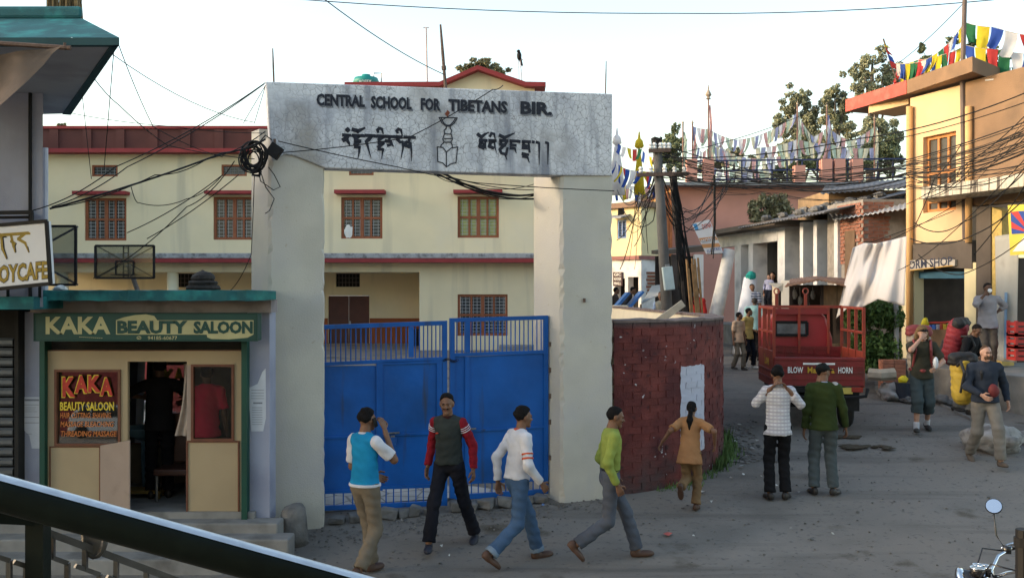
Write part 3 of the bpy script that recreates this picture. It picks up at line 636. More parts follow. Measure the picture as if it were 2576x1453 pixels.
# sign board
sb = thing('salon_sign', 'green signboard reading KAKA BEAUTY SALOON over the shopfront', 'sign', at(365, 858, 11.1))
spart('board', SIGNG, 85, 788, 647, 857, 11.08, 11.28, sb, .01)
ringpx('edge', mat('sign_edge', (.003, .04, .03), .5), 84, 787, 648, 858, 2.5, 11.07, 11.1, sb)
fs_ = lambda x, y: at(x, y, 11.08)
m = MB(); m.add([fs_(292, 841)-Vector((0, .003, 0)), fs_(638, 841)-Vector((0, .003, 0)), fs_(638, 805)-Vector((0, .003, 0)), fs_(292, 805)-Vector((0, .003, 0))], [(0, 1, 2, 3)])
m.add([fs_(x, y)-Vector((0, .0035, 0)) for x, y in ((292, 805), (396, 805), (388, 794), (368, 790), (340, 792), (310, 798))], [(0, 1, 2, 3, 4, 5)])
m.add([fs_(x, y)-Vector((0, .0035, 0)) for x, y in ((520, 841), (638, 841), (622, 849), (575, 853), (532, 852), (522, 848))], [tuple(range(5, -1, -1))]); m.build('name_panel', SIGNC, sb)
wtext('KAKA', 115, 278, 796, 840, SIGNC, .035, sb, 11.08)
wtext('BEAUTY', 295, 472, 806, 839, SIGNG, .05, sb, 11.076, .004); wtext('SALOON', 487, 636, 807, 839, SIGNG, .05, sb, 11.076, .004)
wtext('94185-60677', 372, 446, 845, 854, SIGNC, .01, sb, 11.08)
m = MB(); c = fs_(350, 849); m.tube([c+Vector((.022*math.cos(a*.63), -.004, .016*math.sin(a*.63))) for a in range(11)], .004, 4); m.tube([c+Vector((-.01, -.004, -.006)), c+Vector((.01, -.004, .006))], .004, 4)
for k in range(12): m.bar(fs_(200+k*5, 847+k*.25)-Vector((0, .004, 0)), fs_(203+k*5, 847+k*.25)-Vector((0, .004, 0)), .004, .006)
m.build('phone_mark', SIGNC, sb)
# interior: mirror, basin, bench, curtain
MIR = mat('mirror', (.75, .75, .75), .03, 0, 3, metal=1.0)
mr = thing('wall_mirror', 'large mirror on the back wall inside the salon', 'mirror', at(330, 1020, 13.27))
T_ = math.tan(R(3.05))
def tilt(m): m.v = [(v[0], v[1]+(v[2]-1.5)*T_-.02, v[2]) for v in m.v]
m = MB(); slabpx(m, 135, 905, 474, 1112, 13.16, 13.18); tilt(m); m.build('glass', MIR, mr)
m = MB()
for q_ in ((132, 902, 135, 1115), (474, 902, 477, 1115), (135, 902, 474, 905), (135, 1112, 474, 1115)): slabpx(m, *q_, 13.14, 13.19)
tilt(m); m.build('frame', TRIM, mr)
BAS = mat('basin_blue', (.10, .17, .22), .4, .1)
bs = thing('wash_basin', 'pale blue wash basin on a pipe inside the salon doorway', 'basin', at(365, 1090, 12.7))
c = at(360, 1085, 12.7); m = MB(); m.lathe([(.05, -.10), (.2, -.03), (.27, .05), (.28, .06), (.24, .05), (.15, -.02), (.02, -.04)], c, 16); m.build('bowl', BAS, bs, smooth=True)
m = MB(); m.tube([c-Vector((0, 0, .08)), c+Vector((.0, 0, -.4)), Vector((c.x+.02, c.y, fl))], .025, 8); m.build('pipe', BAS, bs)
st = thing('wooden_stool', 'low wooden stool on the salon floor under the basin', 'stool', at(355, 1285, 12.4)); c = at(360, 1232, 12.4); YW = mat('yellow_wood', (.18, .12, .03), .6, .2)
m = MB(); m.box(c, (.5, .25, .04)); m.build('seat', YW, st)
for dx in (-.22, .22):
    for dy in (-.1, .1): m = MB(); m.bb((c.x+dx-.02, c.y+dy-.02, fl), (c.x+dx+.02, c.y+dy+.02, c.z-.02)); m.build('leg', YW, st)
ch = thing('barber_chair', 'dark barber chair with pale legs inside the salon doorway', 'chair', at(440, 1285, 12.3)); c = at(445, 1180, 12.3); BRW = mat('chair_brown', (.07, .03, .02), .5, .2)
m = MB(); m.box(c, (.42, .45, .08)); m.build('seat', BRW, ch, bevel=.02); m = MB(); m.box(c+Vector((0, .22, .35)), (.42, .05, .6)); m.build('backrest', BRW, ch, bevel=.02)
for dx in (-.18, .18):
    for dy in (-.18, .18): m = MB(); m.tube([c+Vector((dx, dy, -.04)), Vector((c.x+dx, c.y+dy, fl))], .018, 6); m.build('leg', STEEL, ch)
CL = mat('towel_cloth', (.42, .34, .28), .9, .2, 8, .2)
m = MB(); rows = 14; cols = 8
for j in range(rows+1):
    for i in range(cols+1):
        t = i/cols; u = j/rows; p = at(lerp(463, 478, t)-u*lerp(24, 8, t)*(u), lerp(914, 1095, u), 11.75); m.v.append((p.x, 11.75+.03*math.sin(t*9+u*3), p.z))
m.f = [(j*(cols+1)+i, j*(cols+1)+i+1, (j+1)*(cols+1)+i+1, (j+1)*(cols+1)+i) for j in range(rows) for i in range(cols)]
m.build('towel', CL, smooth=True, label='long beige towel hanging on the salon door edge', cat='towel')
# paper notices
PAP = mat('paper', (.55, .57, .62), .9, .06, 8); INK = mat('ink_grey', (.22, .23, .26), .9, .2)
def notice(label, pts, lines, Y):
    t = thing('paper_notice', label, 'notice', at(*pts[0], Y)); m = MB(); m.prism([at(x, y, Y) for x, y in pts], (0, .004, 0)); m.build('sheet', PAP, t)
    m = MB()
    for x0, x1, y, h in lines: slabpx(m, x0, y, x1, y+h, Y-.002, Y-.0005)
    m.build('print', INK, t)
notice('torn white notice peeling on the lavender pilaster by the gate pier', [(632, 1084), (662, 1084), (669, 1050), (668, 926), (660, 935), (648, 965), (625, 975), (626, 1010), (630, 1060)], [(632, 664, 980+i*7, 1.2) for i in range(4)]+[(637, 660, 1011, 4)]+[(634, 660, 1024+i*6, 1.2) for i in range(8)], WY-.006)
notice('pair of small printed notices pasted on the pilaster beside the shutter', [(80, 1127), (100, 1127), (100, 998), (57, 998), (59, 1080), (74, 1095)], [(62, 98, 1003, 5), (60, 98, 1017, 1.2), (62, 90, 1024, 1), (62, 88, 1029, 1), (62, 92, 1034, 1), (60, 98, 1048, 1.5), (60, 98, 1062, 1.5), (64, 80, 1090, 1)], WY-.006)
# steps
for k, (z, Ya, xr_) in enumerate(((.39, 11.2, 699), (.28, 10.93, 726), (.15, 10.62, 700))):
    m = MB(); xl_ = -7.5; xr2 = at(xr_, 0, Ya).x
    if k == 2: xr2 = at(560, 0, Ya).x
    m.bb((xl_, Ya, -.2), (xr2, Ya+(.32 if k else .3), z)); o = m.build('step', CONC, bevel=.02, kind='structure'); 
# rolling shutter bay at the far left
sh = thing('rolling_shutter', 'closed grey corrugated rolling shutter beside the salon', 'shutter', at(0, 1300, 11.4))
SHM = mat('shutter_grey', (.10, .105, .11), .5, .15, 5, metal=.3)
for k in range(18):
    y = 860+k*25; m = MB(); a = at(-160, y, 11.4); b = at(36, y+12, 11.4); m.tube([(a.x, 11.4, a.z), (b.x, 11.4, a.z)], .05, 8); m.build('slat', SHM, sh)
m = MB(); slabpx(m, 36, 780, 46, 1312, 11.35, 11.8); slabpx(m, -160, 780, 46, 858, 11.5, 11.8); m.build('frame', DARK, sh)
m = MB(); a = at(-200, 778, 10.6); b = at(84, 746, 10.6); m.bb((a.x, 10.6, a.z), (b.x, 11.45, b.z)); m.build('awning_slab', TEALP, sh)

# ---- lavender house with the teal eave
house = thing('lavender_house', 'tall lavender plastered house with teal hipped eave beside the salon', 'house', at(20, 740, 10.9))
m = MB(); a = at(-420, 740, 10.75); b = at(108, 740, 10.75); m.prism([Vector((-9.5, 10.75, 2.76)), Vector((b.x, 10.75, 2.76)), Vector((b.x-.9, 12.3, 2.76)), Vector((-9.5, 12.3, 2.76))], (0, 0, 2.3)); m.build('wall', LAV, house)
m = MB(); p = at(114, 372, 11.2); m.tube([(p.x, 11.2, 2.94), (p.x, 11.2, p.z)], .03, 8); m.build('downpipe', mat('pale_pipe', (.5, .5, .55), .7), house)
m = MB(); p = at(76, 0, 10.72); m.tube([(p.x, 10.72, 2.8), (p.x, 10.72, 5.0)], .018, 6); m.build('conduit', BLACK, house)
zs = at(290, 112, 8.6).z; zf1 = at(300, 97, 8.6).z
NC = Vector((at(292, 110, 8.6).x, 8.6, zs)); FC = Vector((at(170, 283, 12.0).x, 12.0, zs)); eu = (FC-NC); LX = -9.5
SOF = mat('soffit', (.33, .33, .36), .9, .08, 1.5, stain=((.25, .24, .26), .5, .7, 1.2))
m = MB(); zz = Vector((0, 0, .05))
m.hexa([Vector((LX, 8.6, zs)), NC, FC, Vector((LX, 12.6, zs)), Vector((LX, 8.6, zs))+zz, NC+zz, FC+zz, Vector((LX, 12.6, zs))+zz]); m.build('soffit', SOF, house)
ou = Vector((.035, -.02, 0)); hz = Vector((0, 0, zf1-zs)); NE = NC+ou; FE = FC+Vector((.02, .04, 0))
DT = mat('teal_dark', (.01, .05, .06), .8, .2, 3)
m = MB(); m.hexa([Vector((LX, 8.57, zs-.01)), NE+Vector((0, 0, -.01)), NC+Vector((-.03, .05, -.01)), Vector((LX, 8.62, zs-.01)), Vector((LX, 8.57, zf1)), NE+hz, NC+Vector((-.03, .05, 0))+hz, Vector((LX, 8.62, zf1))])
m.hexa([NE+Vector((0, 0, -.01)), FE+Vector((0, 0, -.01)), FC+Vector((-.06, 0, -.01)), NC+Vector((-.06, .03, -.01)), NE+hz, FE+hz, FC+Vector((-.06, 0, 0))+hz, NC+Vector((-.06, .03, 0))+hz]); m.build('fascia', DT, house)
TP = at(207, 47, 9.3); zt1 = TP.z; top0 = Vector((LX, 9.3, zt1)); top1 = TP; top2 = TP+eu.normalized()*2.6
m = MB(); A = NE+hz+Vector((0, 0, .002)); B = FE+hz+Vector((0, 0, .002)); Lq = Vector((LX, 8.57, zf1+.002))
m.quad(Lq, A, top1, top0); m.quad(A, B, top2, top1); m.quad(B, Vector((LX, 12.7, zf1)), Vector((LX, 11.6, zt1)), top2); m.build('sloped_eave', TEALP, house)
z2 = at(207, 14, 9.3).z; m = MB(); dz = Vector((0, 0, z2-zt1)); T3 = Vector((LX, 11.6, zt1)); m.hexa([top0, top1, top2, T3, top0+dz, top1+dz, top2+dz, T3+dz]); m.build('roof_parapet', TEALP, house, bevel=.03)
m = MB(); c = at(165, 8, 9.9); rr = random.Random(2)
for k in range(60):
    x = c.x+rr.uniform(-.14, .14); y = c.y+rr.uniform(-.1, .1); m.tube([(x, y, z2-.03), (x+rr.uniform(-.02, .02), y, z2+rr.uniform(.2, .3))], .012, 4)
m.build('broom_bundle', mat('straw', (.16, .11, .05), .9, .4, 20), label='upright bundle of brown straw on the teal roof parapet', cat='straw bundle')
m = MB(); m.bb((-9.5, 11.55, -.1), (-5.75, 12.4, 2.76)); m.build('lower_wall', DARK, house)
# cloth awning hung under the eave
AW = mat('awning_brown', (.12, .095, .08), .95, .2, 3, .2, 25, stain=((.07, .05, .04), .6, .75, 3))
edge = [(155, 116), (130, 132), (106, 161), (75, 196), (43, 230), (0, 271), (-60, 330)]; m = MB(); nu = 16
for j, (x, y) in enumerate(edge):
    for i in range(nu+1):
        t = i/nu; q = at(lerp(x, -200, t), lerp(y, y*.55+75+t*20*j, t), 8.35+.12*j*t); m.v.append((q.x, q.y+.03*math.sin(i*1.1+j*.9), q.z-.03*math.sin(t*math.pi)))
m.f = [(j*(nu+1)+i, (j+1)*(nu+1)+i, (j+1)*(nu+1)+i+1, j*(nu+1)+i+1) for j in range(len(edge)-1) for i in range(nu)]
aw = thing('cloth_awning', 'sagging brown cloth awning tied under the teal eave', 'awning', at(60, 120, 8.4))
m.build('cloth', AW, aw, smooth=True)
m = MB(); m.tube([at(-200, 96, 8.5), at(178, 121, 8.5)], .02, 6); m.tube([at(163, 108, 8.5), at(163, 126, 8.5)], .012, 5); m.build('pole', RUST, aw)

# cafe sign
cs = thing('cafe_sign', 'tilted white cafe sign with gold Tibetan and OYCAFE lettering in a black frame', 'sign', at(60, 720, 10.4))
q0, q1, q2, q3 = at(-90, 735, 10.5), at(127, 713, 10.15), at(117, 556, 10.15), at(-90, 574, 10.5)
CU = (q1-q0).normalized(); CV = (q3-q0).normalized(); CN = CU.cross(CV)
SW = mat('sign_white', (.62, .63, .66), .6, .05, 4); GOLD = mat('sign_gold', (.28, .19, .02), .6, .2, 20)
m = MB(); m.prism([q0, q1, q2, q3], -CN*.06); m.build('board', SW, cs)
m = MB()
for a, b in ((q0, q1), (q1, q2), (q2, q3), (q3, q0)): m.bar(a, b, .03, .035)
m.build('frame', BLACK, cs)
cpt = lambda x, y: on(x, y, q0, CN)
p = cpt(2, 716)+CU*0; text_obj('lettering', 'OYCAFE', cpt(-3, 714), (cpt(122, 702)-cpt(-3, 714)).normalized(), CV, (cpt(122, 702)-cpt(-3, 714)).length, .19, LETTER, cs, .004, .05)
text_obj('lettering', 'OYCAFE', cpt(-2, 712), (cpt(121, 700)-cpt(-2, 712)).normalized(), CV, (cpt(121, 700)-cpt(-2, 712)).length, .175, GOLD, cs, .007, .03)
TB = [[(-20, 594, .05), (77, 587, .05)], [(5, 594, .05), (8, 625, .045), (18, 650, .02)], [(30, 592, .05), (36, 618, .045), (40, 634, .02)], [(30, 606, .04), (40, 614, .04)], [(66, 588, .05), (48, 602, .05), (66, 612, .045), (74, 634, .015)], [(-8, 596, .05), (-4, 640, .03)]]
m = MB(); strokes(m, TB, cpt, .05, CN, .004); m.build('lettering', LETTER, cs)
m = MB(); strokes(m, [[(x-1, y-1, w*.65) for x, y, w in pl] for pl in TB], cpt, .04, CN, .008); m.build('lettering', GOLD, cs)
m = MB(); m.bar(at(-60, 536, 10.4), at(82, 534, 10.4), .04, .04); m.bar(at(-60, 548, 10.6), at(82, 546, 10.6), .03, .03); m.bar(at(80, 534, 10.4), at(80, 556, 10.4), .03, .03); m.bar(at(76, 540, 10.45), at(76, 540, 10.8), .03, .03)
m.build('bracket', BLACK, cs)
for x in (20, 100):
    m = MB(); m.bar(at(x, 722 if x > 50 else 728, 10.42), at(x, 745, 10.75), .03, .03); m.build('bracket', BLACK, cs)
# basketball backboards in the court
BG = clear_glass('backboard_glass', (.62, .64, .62), 1.6, .1)
def backboard(label, x0, y0, x1, y1, Y, inner=True):
    t = thing('basketball_backboard', label, 'backboard', (at(x0, 0, Y).x, Y, .5), 'basketball backboards in the school court')
    a = at(x0, y1, Y); b = at(x1, y0, Y); w = .05 if Y > 20 else .035
    m = MB(); m.bb((a.x, Y, a.z), (b.x, Y+.01, b.z)); m.build('glass', BG, t)
    m = MB()
    for p, q in (((a.x, a.z), (b.x, a.z)), ((a.x, b.z), (b.x, b.z)), ((a.x, a.z), (a.x, b.z)), ((b.x, a.z), (b.x, b.z))): m.bar((p[0], Y-.02, p[1]), (q[0], Y-.02, q[1]), w, w, (0, 1, 0))
    m.build('frame', BLACK, t)
    cx_ = (a.x+b.x)/2; m = MB(); zz0, zz1 = lerp(a.z, b.z, .1), lerp(a.z, b.z, .52); h = (b.x-a.x)*.15
    for p, q in (((cx_-h, zz0), (cx_+h, zz0)), ((cx_-h, zz1), (cx_+h, zz1)), ((cx_-h, zz0), (cx_-h, zz1)), ((cx_+h, zz0), (cx_+h, zz1))): m.bar((p[0], Y-.03, p[1]), (q[0], Y-.03, q[1]), w*.7, .02, (0, 1, 0))
    m.build('target_square', BLACK, t)
    m = MB(); m.tube([(cx_+.22*math.cos(k*.4), Y-.28+.22*math.sin(k*.4), zz0) for k in range(17)], .012, 5); m.build('hoop', BLACK, t)
    m = MB()
    for sx in (-.06, .06): m.bar((cx_+sx, Y+.06, a.z), (cx_+sx, Y+.06, b.z), .03, .03)
    for k in range(7): z = lerp(a.z, b.z, (k+.5)/7); m.bar((cx_-.06, Y+.06, z), (cx_+.06, Y+.06, z), .02, .02)
    m.bar((a.x, Y+.05, a.z), (cx_, Y+.06, lerp(a.z, b.z, .5)), .025, .025); m.bar((a.x, Y+.05, b.z), (cx_, Y+.06, lerp(a.z, b.z, .5)), .025, .025); m.bar((b.x, Y+.05, a.z), (cx_, Y+.06, lerp(a.z, b.z, .5)), .025, .025); m.bar((b.x, Y+.05, b.z), (cx_, Y+.06, lerp(a.z, b.z, .5)), .025, .025)
    m.build('brace', mat('brace_grey', (.09, .09, .09), .7), t)
    m = MB(); m.tube([(cx_+.03, Y+.15, lerp(a.z, b.z, .4)), (cx_+.12, Y+.5, a.z-.3), (cx_+.12, Y+.55, .3)], .06, 8); m.build('post', STEEL, t)
backboard('framed glass basketball backboard showing whole above the salon roof', 241, 618, 388, 699, 25)
backboard('framed glass basketball backboard half hidden behind the cafe sign', -78, 569, 192, 716, 14.6)
# things on the salon roof
c = at(511, 735, 12.9); m = MB(); p = [(.2, 0), (.215, .03), (.20, .06), (.17, .065), (.185, .10), (.17, .12), (.14, .125), (.15, .15), (.135, .19), (.09, .225), (.03, .245), (.01, .26)]
m.lathe(p, (c.x, 12.9, 2.93), 16); m.v = [(v[0]+.012*mnoise.noise(Vector(v)*14), v[1], v[2]+.01*mnoise.noise(Vector(v)*11)) for v in m.v]
m.build('incense_burner', mat('burnt_clay', (.045, .04, .036), .95, .3, 12, .4, 40), smooth=False, label='dark tiered clay incense burner on the salon roof', cat='incense burner')
c = at(152, 728, 11.6); m = MB(); m.blob((c.x, 11.6, 2.955), (.085, .06, .035), 4, .4); m.build('plastic_bag', WHITE, label='crumpled white plastic bag on the salon roof below the backboard', cat='bag')

# ------------------------------------------------------------------ stair railing in front of the camera
RAIL = mat('railing_paint', (.005, .009, .008), .5, .25, 20, .05, 80, spec=.12)
RAILS = mat('railing_bare', (.09, .09, .095), .45, .3, 14, .15, 60, metal=.5)
rl = thing('stair_railing', 'dark glossy stair handrail with square-scroll panels descending past the salon', 'railing', (-.8, 1.7, 2.1))
h0 = at(-140, 1202, 1.62); h1 = at(1020, 1520, 1.75); m = MB()
hv = (h1-h0).normalized(); hp = [h0.lerp(h1, t/10) for t in range(11)]; m.tube(hp, .0285, 20); m.build('handrail', RAIL, rl, smooth=True)
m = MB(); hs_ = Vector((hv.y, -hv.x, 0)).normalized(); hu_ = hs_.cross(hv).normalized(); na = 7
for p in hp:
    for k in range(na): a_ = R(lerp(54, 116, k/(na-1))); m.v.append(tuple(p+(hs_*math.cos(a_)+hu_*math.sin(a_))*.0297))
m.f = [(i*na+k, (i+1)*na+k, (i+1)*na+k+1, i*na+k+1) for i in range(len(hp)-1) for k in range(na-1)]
m.build('top_highlight', mat('highlight_steel', (.62, .63, .64), .32, .12, 30, .1, 120, metal=.9), rl, smooth=True)  # sky highlight made as a pale metal strip along the rail top
m = MB(); a = at(96, 1290, 1.72); m.bar((a.x, a.y, a.z+.01), (a.x, a.y, 0.2), .03, .03); m.build('post', RAIL, rl)
m = MB(); b = at(-60, 1290, 1.68); m.bar(b, (a.x, a.y, a.z-.005), .028, .026); m.build('side_rail', RAIL, rl)
off = lambda p, d: p-Vector((0, 0, d))
lowA = at(106, 1333, 1.74); lowB = at(560, 1501, 1.98); m = MB(); m.bar(lowA, lowB, .010, .012); m.build('thin_rail', RAILS, rl)
lv = (lowB-lowA)
def lpnt(t, d): return lowA+lv*t-Vector((0, 0, d))
m = MB()
for k in range(7):
    t0 = k*.17-.05 if k else .0
    t0 = k*.165
    ptsk = [lpnt(t0, .04), lpnt(t0+.125, .04), lpnt(t0+.125, .105), lpnt(t0+.06, .105), lpnt(t0+.06, .16), lpnt(t0+.20, .16)]
    for p, q in zip(ptsk, ptsk[1:]): m.bar(p, q, .008, .008)
    m.bar(lpnt(t0+.05, 0), lpnt(t0+.05, .04), .008, .008)
m.build('scroll_panel', RAILS, rl)
m = MB(); l2a = at(-60, 1300, 1.70); 
for k in range(5):
    f2 = lambda t, d: at(-70, 1300, 1.66).lerp(at(78, 1352, 1.73), t)-Vector((0, 0, d))
    t0 = k*.3-.2; ptsk = [f2(t0, .05), f2(t0+.22, .05), f2(t0+.22, .10), f2(t0+.1, .10), f2(t0+.1, .15), f2(t0+.34, .15)]
    for p, q in zip(ptsk, ptsk[1:]): m.bar(p, q, .008, .008)
m.build('scroll_panel', RAILS, rl)
m = MB(); c = at(238, 1352, 1.80); M = Matrix.Rotation(R(90), 3, 'X'); m.tube([c+Vector((.018*math.cos(k*.42), 0, .032*math.sin(k*.42))) for k in range(16)], .006, 6); m.lathe([(.016, -.003), (.016, .003)], c, 12, Matrix(((1, 0, 0), (0, 0, 1), (0, 1.7, 0)))); m.build('rosette', RAILS, rl)
# ------------------------------------------------------------------ curved red brick wall
WP = [(1.33, 13.38), (1.746, 13.52), (2.215, 13.80), (2.648, 14.25), (2.97, 14.8), (3.17, 15.4), (3.25, 16.2), (3.18, 17.5), (3.02, 19.0), (2.78, 22.0), (2.53, 25.0)]
def catmull(P, n=8):
    Q = [Vector((*p, 0)) for p in P]; Q = [Q[0]*2-Q[1]]+Q+[Q[-1]*2-Q[-2]]; out = []
    for i in range(1, len(Q)-2):
        for k in range(n):
            t = k/n; a, b, c, d = Q[i-1:i+3]
            out.append(.5*((2*b)+(c-a)*t+(2*a-5*b+4*c-d)*t*t+(3*b-a-3*c+d)*t**3))
    return out+[Q[-2]]
WC = catmull(WP); WL = [0]
for p, q in zip(WC, WC[1:]): WL.append(WL[-1]+(q-p).length)
def wpos(s):
    for i in range(len(WC)-1):
        if s <= WL[i+1]:
            t = (s-WL[i])/(WL[i+1]-WL[i]); p = WC[i].lerp(WC[i+1], t); d = (WC[i+1]-WC[i]).normalized(); return p, d, Vector((d.y, -d.x, 0))
    d = (WC[-1]-WC[-2]).normalized(); return WC[-1], d, Vector((d.y, -d.x, 0))
def brick_custom(e, col, hgt):
    N, L = e['N'], e['L']
    col = e['mixc'](e['ramp'](e['nz'](2.2, 6), .45, .62), col, (.085, .020, .020))
    col = e['mixc'](e['ramp'](e['nz'](9, 6), .60, .72), col, (.045, .016, .018))
    sx = N.new('ShaderNodeSeparateXYZ'); L.new(e['src'], sx.inputs[0])
    nj = N.new('ShaderNodeTexNoise'); nj.inputs['Scale'].default_value = 9; nj.inputs['Detail'].default_value = 6; L.new(e['src'], nj.inputs['Vector'])
    def band(sock, lo, hi, jit):
        o = N.new('ShaderNodeMath'); o.operation = 'MULTIPLY_ADD'; o.inputs[1].default_value = jit; L.new(nj.outputs['Fac'], o.inputs[0]); L.new(sock, o.inputs[2])
        g = N.new('ShaderNodeMath'); g.operation = 'GREATER_THAN'; g.inputs[1].default_value = lo+jit*.5; L.new(o.outputs[0], g.inputs[0])
        l = N.new('ShaderNodeMath'); l.operation = 'LESS_THAN'; l.inputs[1].default_value = hi+jit*.5; L.new(o.outputs[0], l.inputs[0])
        r = N.new('ShaderNodeMath'); r.operation = 'MULTIPLY'; L.new(g.outputs[0], r.inputs[0]); L.new(l.outputs[0], r.inputs[1]); return r.outputs[0]
    def mul(a, b):
        r = N.new('ShaderNodeMath'); r.operation = 'MULTIPLY'; L.new(a, r.inputs[0]); L.new(b, r.inputs[1]); return r.outputs[0]
    patch = mul(mul(band(sx.outputs[0], 2.28, 2.68, .05), band(sx.outputs[2], .72, 1.90, .07)), band(sx.outputs[1], 13, 14.6, .01))
    damp = e['ramp'](sx.outputs[2], 1.0, .35)
    dm = mul(damp, e['ramp'](e['nz'](3, 5), .35, .6))
    col = e['mixc'](dm, col, (.075, .05, .05))
    fl = mul(e['ramp'](e['nz'](11.3, 2), .69, .72), e['ramp'](e['nz'](2.3, 2), .52, .6))
    col = e['mixc'](fl, col, (.5, .48, .5))
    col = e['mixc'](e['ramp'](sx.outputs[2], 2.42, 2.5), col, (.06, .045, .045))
    return e['mixc'](patch, col, (.50, .50, .58)), hgt
BRICK = mat('painted_brick', (.150, .036, .030), .9, .25, 5, .5, 45, custom=brick_custom, coord='World')
INNER = mat('wall_cream', (.70, .62, .47), .9, .06, 2, .15, 60)
TOPM = mat('wall_coping', (.16, .12, .11), .95, .3, 8, .4, 40)
bw = thing('curved_brick_wall', 'curved dark red brick wall with a white painted patch beside the gateway', 'wall', (2.2, 13.8, .3))
WTOP = 2.52; TH = .24
m = MB(); n = len(WC); rows = []
for i in range(n):
    d = (WC[min(i+1, n-1)]-WC[max(i-1, 0)]).normalized(); nn = Vector((d.y, -d.x, 0)); rows.append((WC[i], nn))
for i in range(n-1):
    (p, a), (q, b) = rows[i], rows[i+1]; z0 = min(gz(p.x, p.y), gz(q.x, q.y))-.15
    m.quad(Vector((p.x, p.y, z0)), Vector((q.x, q.y, z0)), Vector((q.x, q.y, WTOP)), Vector((p.x, p.y, WTOP)))
m.build('mortar_core', BRICK, bw)
m = MB()
for i in range(n-1):
    (p, a), (q, b) = rows[i], rows[i+1]; p2, q2 = p-a*TH, q-b*TH; m.quad(Vector((q2.x, q2.y, .1)), Vector((p2.x, p2.y, .1)), Vector((p2.x, p2.y, WTOP)), Vector((q2.x, q2.y, WTOP)))
m.build('inner_plaster', INNER, bw)
m = MB()
for i in range(n-1):
    (p, a), (q, b) = rows[i], rows[i+1]; j0 = .02*mnoise.noise(p*3); j1 = .02*mnoise.noise(q*3); e = .02
    m.hexa([(p-a*(TH+e))+Vector((0, 0, WTOP-.01)), p+a*e+Vector((0, 0, WTOP-.012)), q+b*e+Vector((0, 0, WTOP-.012)), (q-b*(TH+e))+Vector((0, 0, WTOP-.01)), (p-a*(TH+e))+Vector((0, 0, WTOP+.03+j0)), p+a*e+Vector((0, 0, WTOP+.02+j0)), q+b*e+Vector((0, 0, WTOP+.02+j1)), (q-b*(TH+e))+Vector((0, 0, WTOP+.03+j1))])
m.build('coping', TOPM, bw)
bmesh_v = []
for k in range(4):
    m = MB(); rr = random.Random(k); L_, H_, D_ = .252, .083, .05; m.box((0, 0, 0), (L_, D_, H_)); m.v = [(v[0]+rr.uniform(-.008, .008), v[1]+rr.uniform(-.006, .006), v[2]+rr.uniform(-.005, .005)) for v in m.v]; bmesh_v.append(m.mesh('brick', BRICK))
cnt = 0; rest = MB(); s_end = 3.75; mod, ch_ = .262, .092
for c in range(25):
    z = WTOP-.05-c*ch_; s = .13 if c % 2 else .0
    while s < s_end:
        p, d, nn = wpos(s+.13)
        if z > gz(p.x, p.y)-.04:
            jut = random.uniform(-.004, .010); M = Matrix(((d.x, -nn.x, 0, p.x+nn.x*(jut*.7-.0195)), (d.y, -nn.y, 0, p.y+nn.y*(jut*.7-.0195)), (0, 0, 1, z), (0, 0, 0, 1)))
            if s < 3.2 and cnt < 300:
                o = bpy.data.objects.new('brick', bmesh_v[random.randrange(4)]); COL.objects.link(o); o.parent = bw; o.matrix_parent_inverse = Matrix.Translation(-bw.location); o.matrix_basis = M @ Matrix.Rotation(random.uniform(-.015, .015), 4, 'Z'); cnt += 1
            else:
                src = bmesh_v[random.randrange(4)]; rest.add([M @ v.co for v in src.vertices], [tuple(f.vertices) for f in src.polygons])
        s += mod
rest.build('brick_rest', BRICK, bw, kind='stuff')
m = MB(); c = at(1558, 770, 24.6); m.bb((c.x-.15, 24.5, 1.0), (c.x+.2, 24.9, c.z+.02)); m.build('end_pier', INNER, bw)

# ------------------------------------------------------------------ right-hand buildings
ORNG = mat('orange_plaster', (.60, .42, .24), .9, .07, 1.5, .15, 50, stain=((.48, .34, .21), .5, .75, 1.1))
TANW = mat('shaded_tan_plaster', (.225, .14, .083), .9, .14, 1.2, .2, 40, stain=((.16, .105, .066), .5, .72, 1.4))  # tan plaster, its colour darkened to hold the shade of the flank
PINKW = mat('pink_plaster', (.50, .25, .20), .9, .06, 1.5, .1, 50)
YELW = mat('yellow_plaster', (.70, .60, .36), .9, .07, 1.2, .1, 50, stain=((.42, .36, .27), .62, .8, .7))
GRW = mat('grey_whitewash', (.66, .65, .64), .9, .10, 1.6, .2, 40, stain=((.36, .36, .38), .5, .72, 1.7))
TIN = mat('tin_roof', (.30, .31, .33), .5, .25, 3, .1, 40, metal=.4, stain=((.16, .13, .12), .5, .7, 3))
OWOOD = mat('orange_wood', (.45, .18, .05), .6, .15, 6)
REDF = mat('red_fascia', (.50, .09, .07), .85, .15, 3, .2, 40, stain=((.40, .14, .11), .5, .7, 4))
DGC = mat('dark_beam', (.10, .08, .065), .9, .2, 2, .2, 40)
PX = lambda x, y, Y: at(x, y, Y)
# facade line of the orange house: street face looks left
FA = Vector((8.86, 22.3, 0)); FD = Vector((.89, -2.8, 0)).normalized(); FNn = Vector((-FD.y*-1, 0, 0))
FNn = Vector((FD.y, -FD.x, 0)).normalized()   # candidate normal
if FNn.x > 0: FNn = -FNn
def fp(x, y, out=0.0): return on(x, y, FA+FNn*out, FNn)
def fz(x, y, out=0.0): return fp(x, y, out)
oh = thing('orange_house', 'orange plastered two-storey corner house with red roof slab and ground-floor shops', 'house', (8.7, 22.5, 1.3))
def facequad(name, mt, px, thick=.12, out=0.0, par=None, bevel=0):
    P = [fp(x, y, out) for x, y in px]; m = MB(); m.prism(P, -FNn*thick); return m.build(name, mt, par or oh, bevel=bevel)
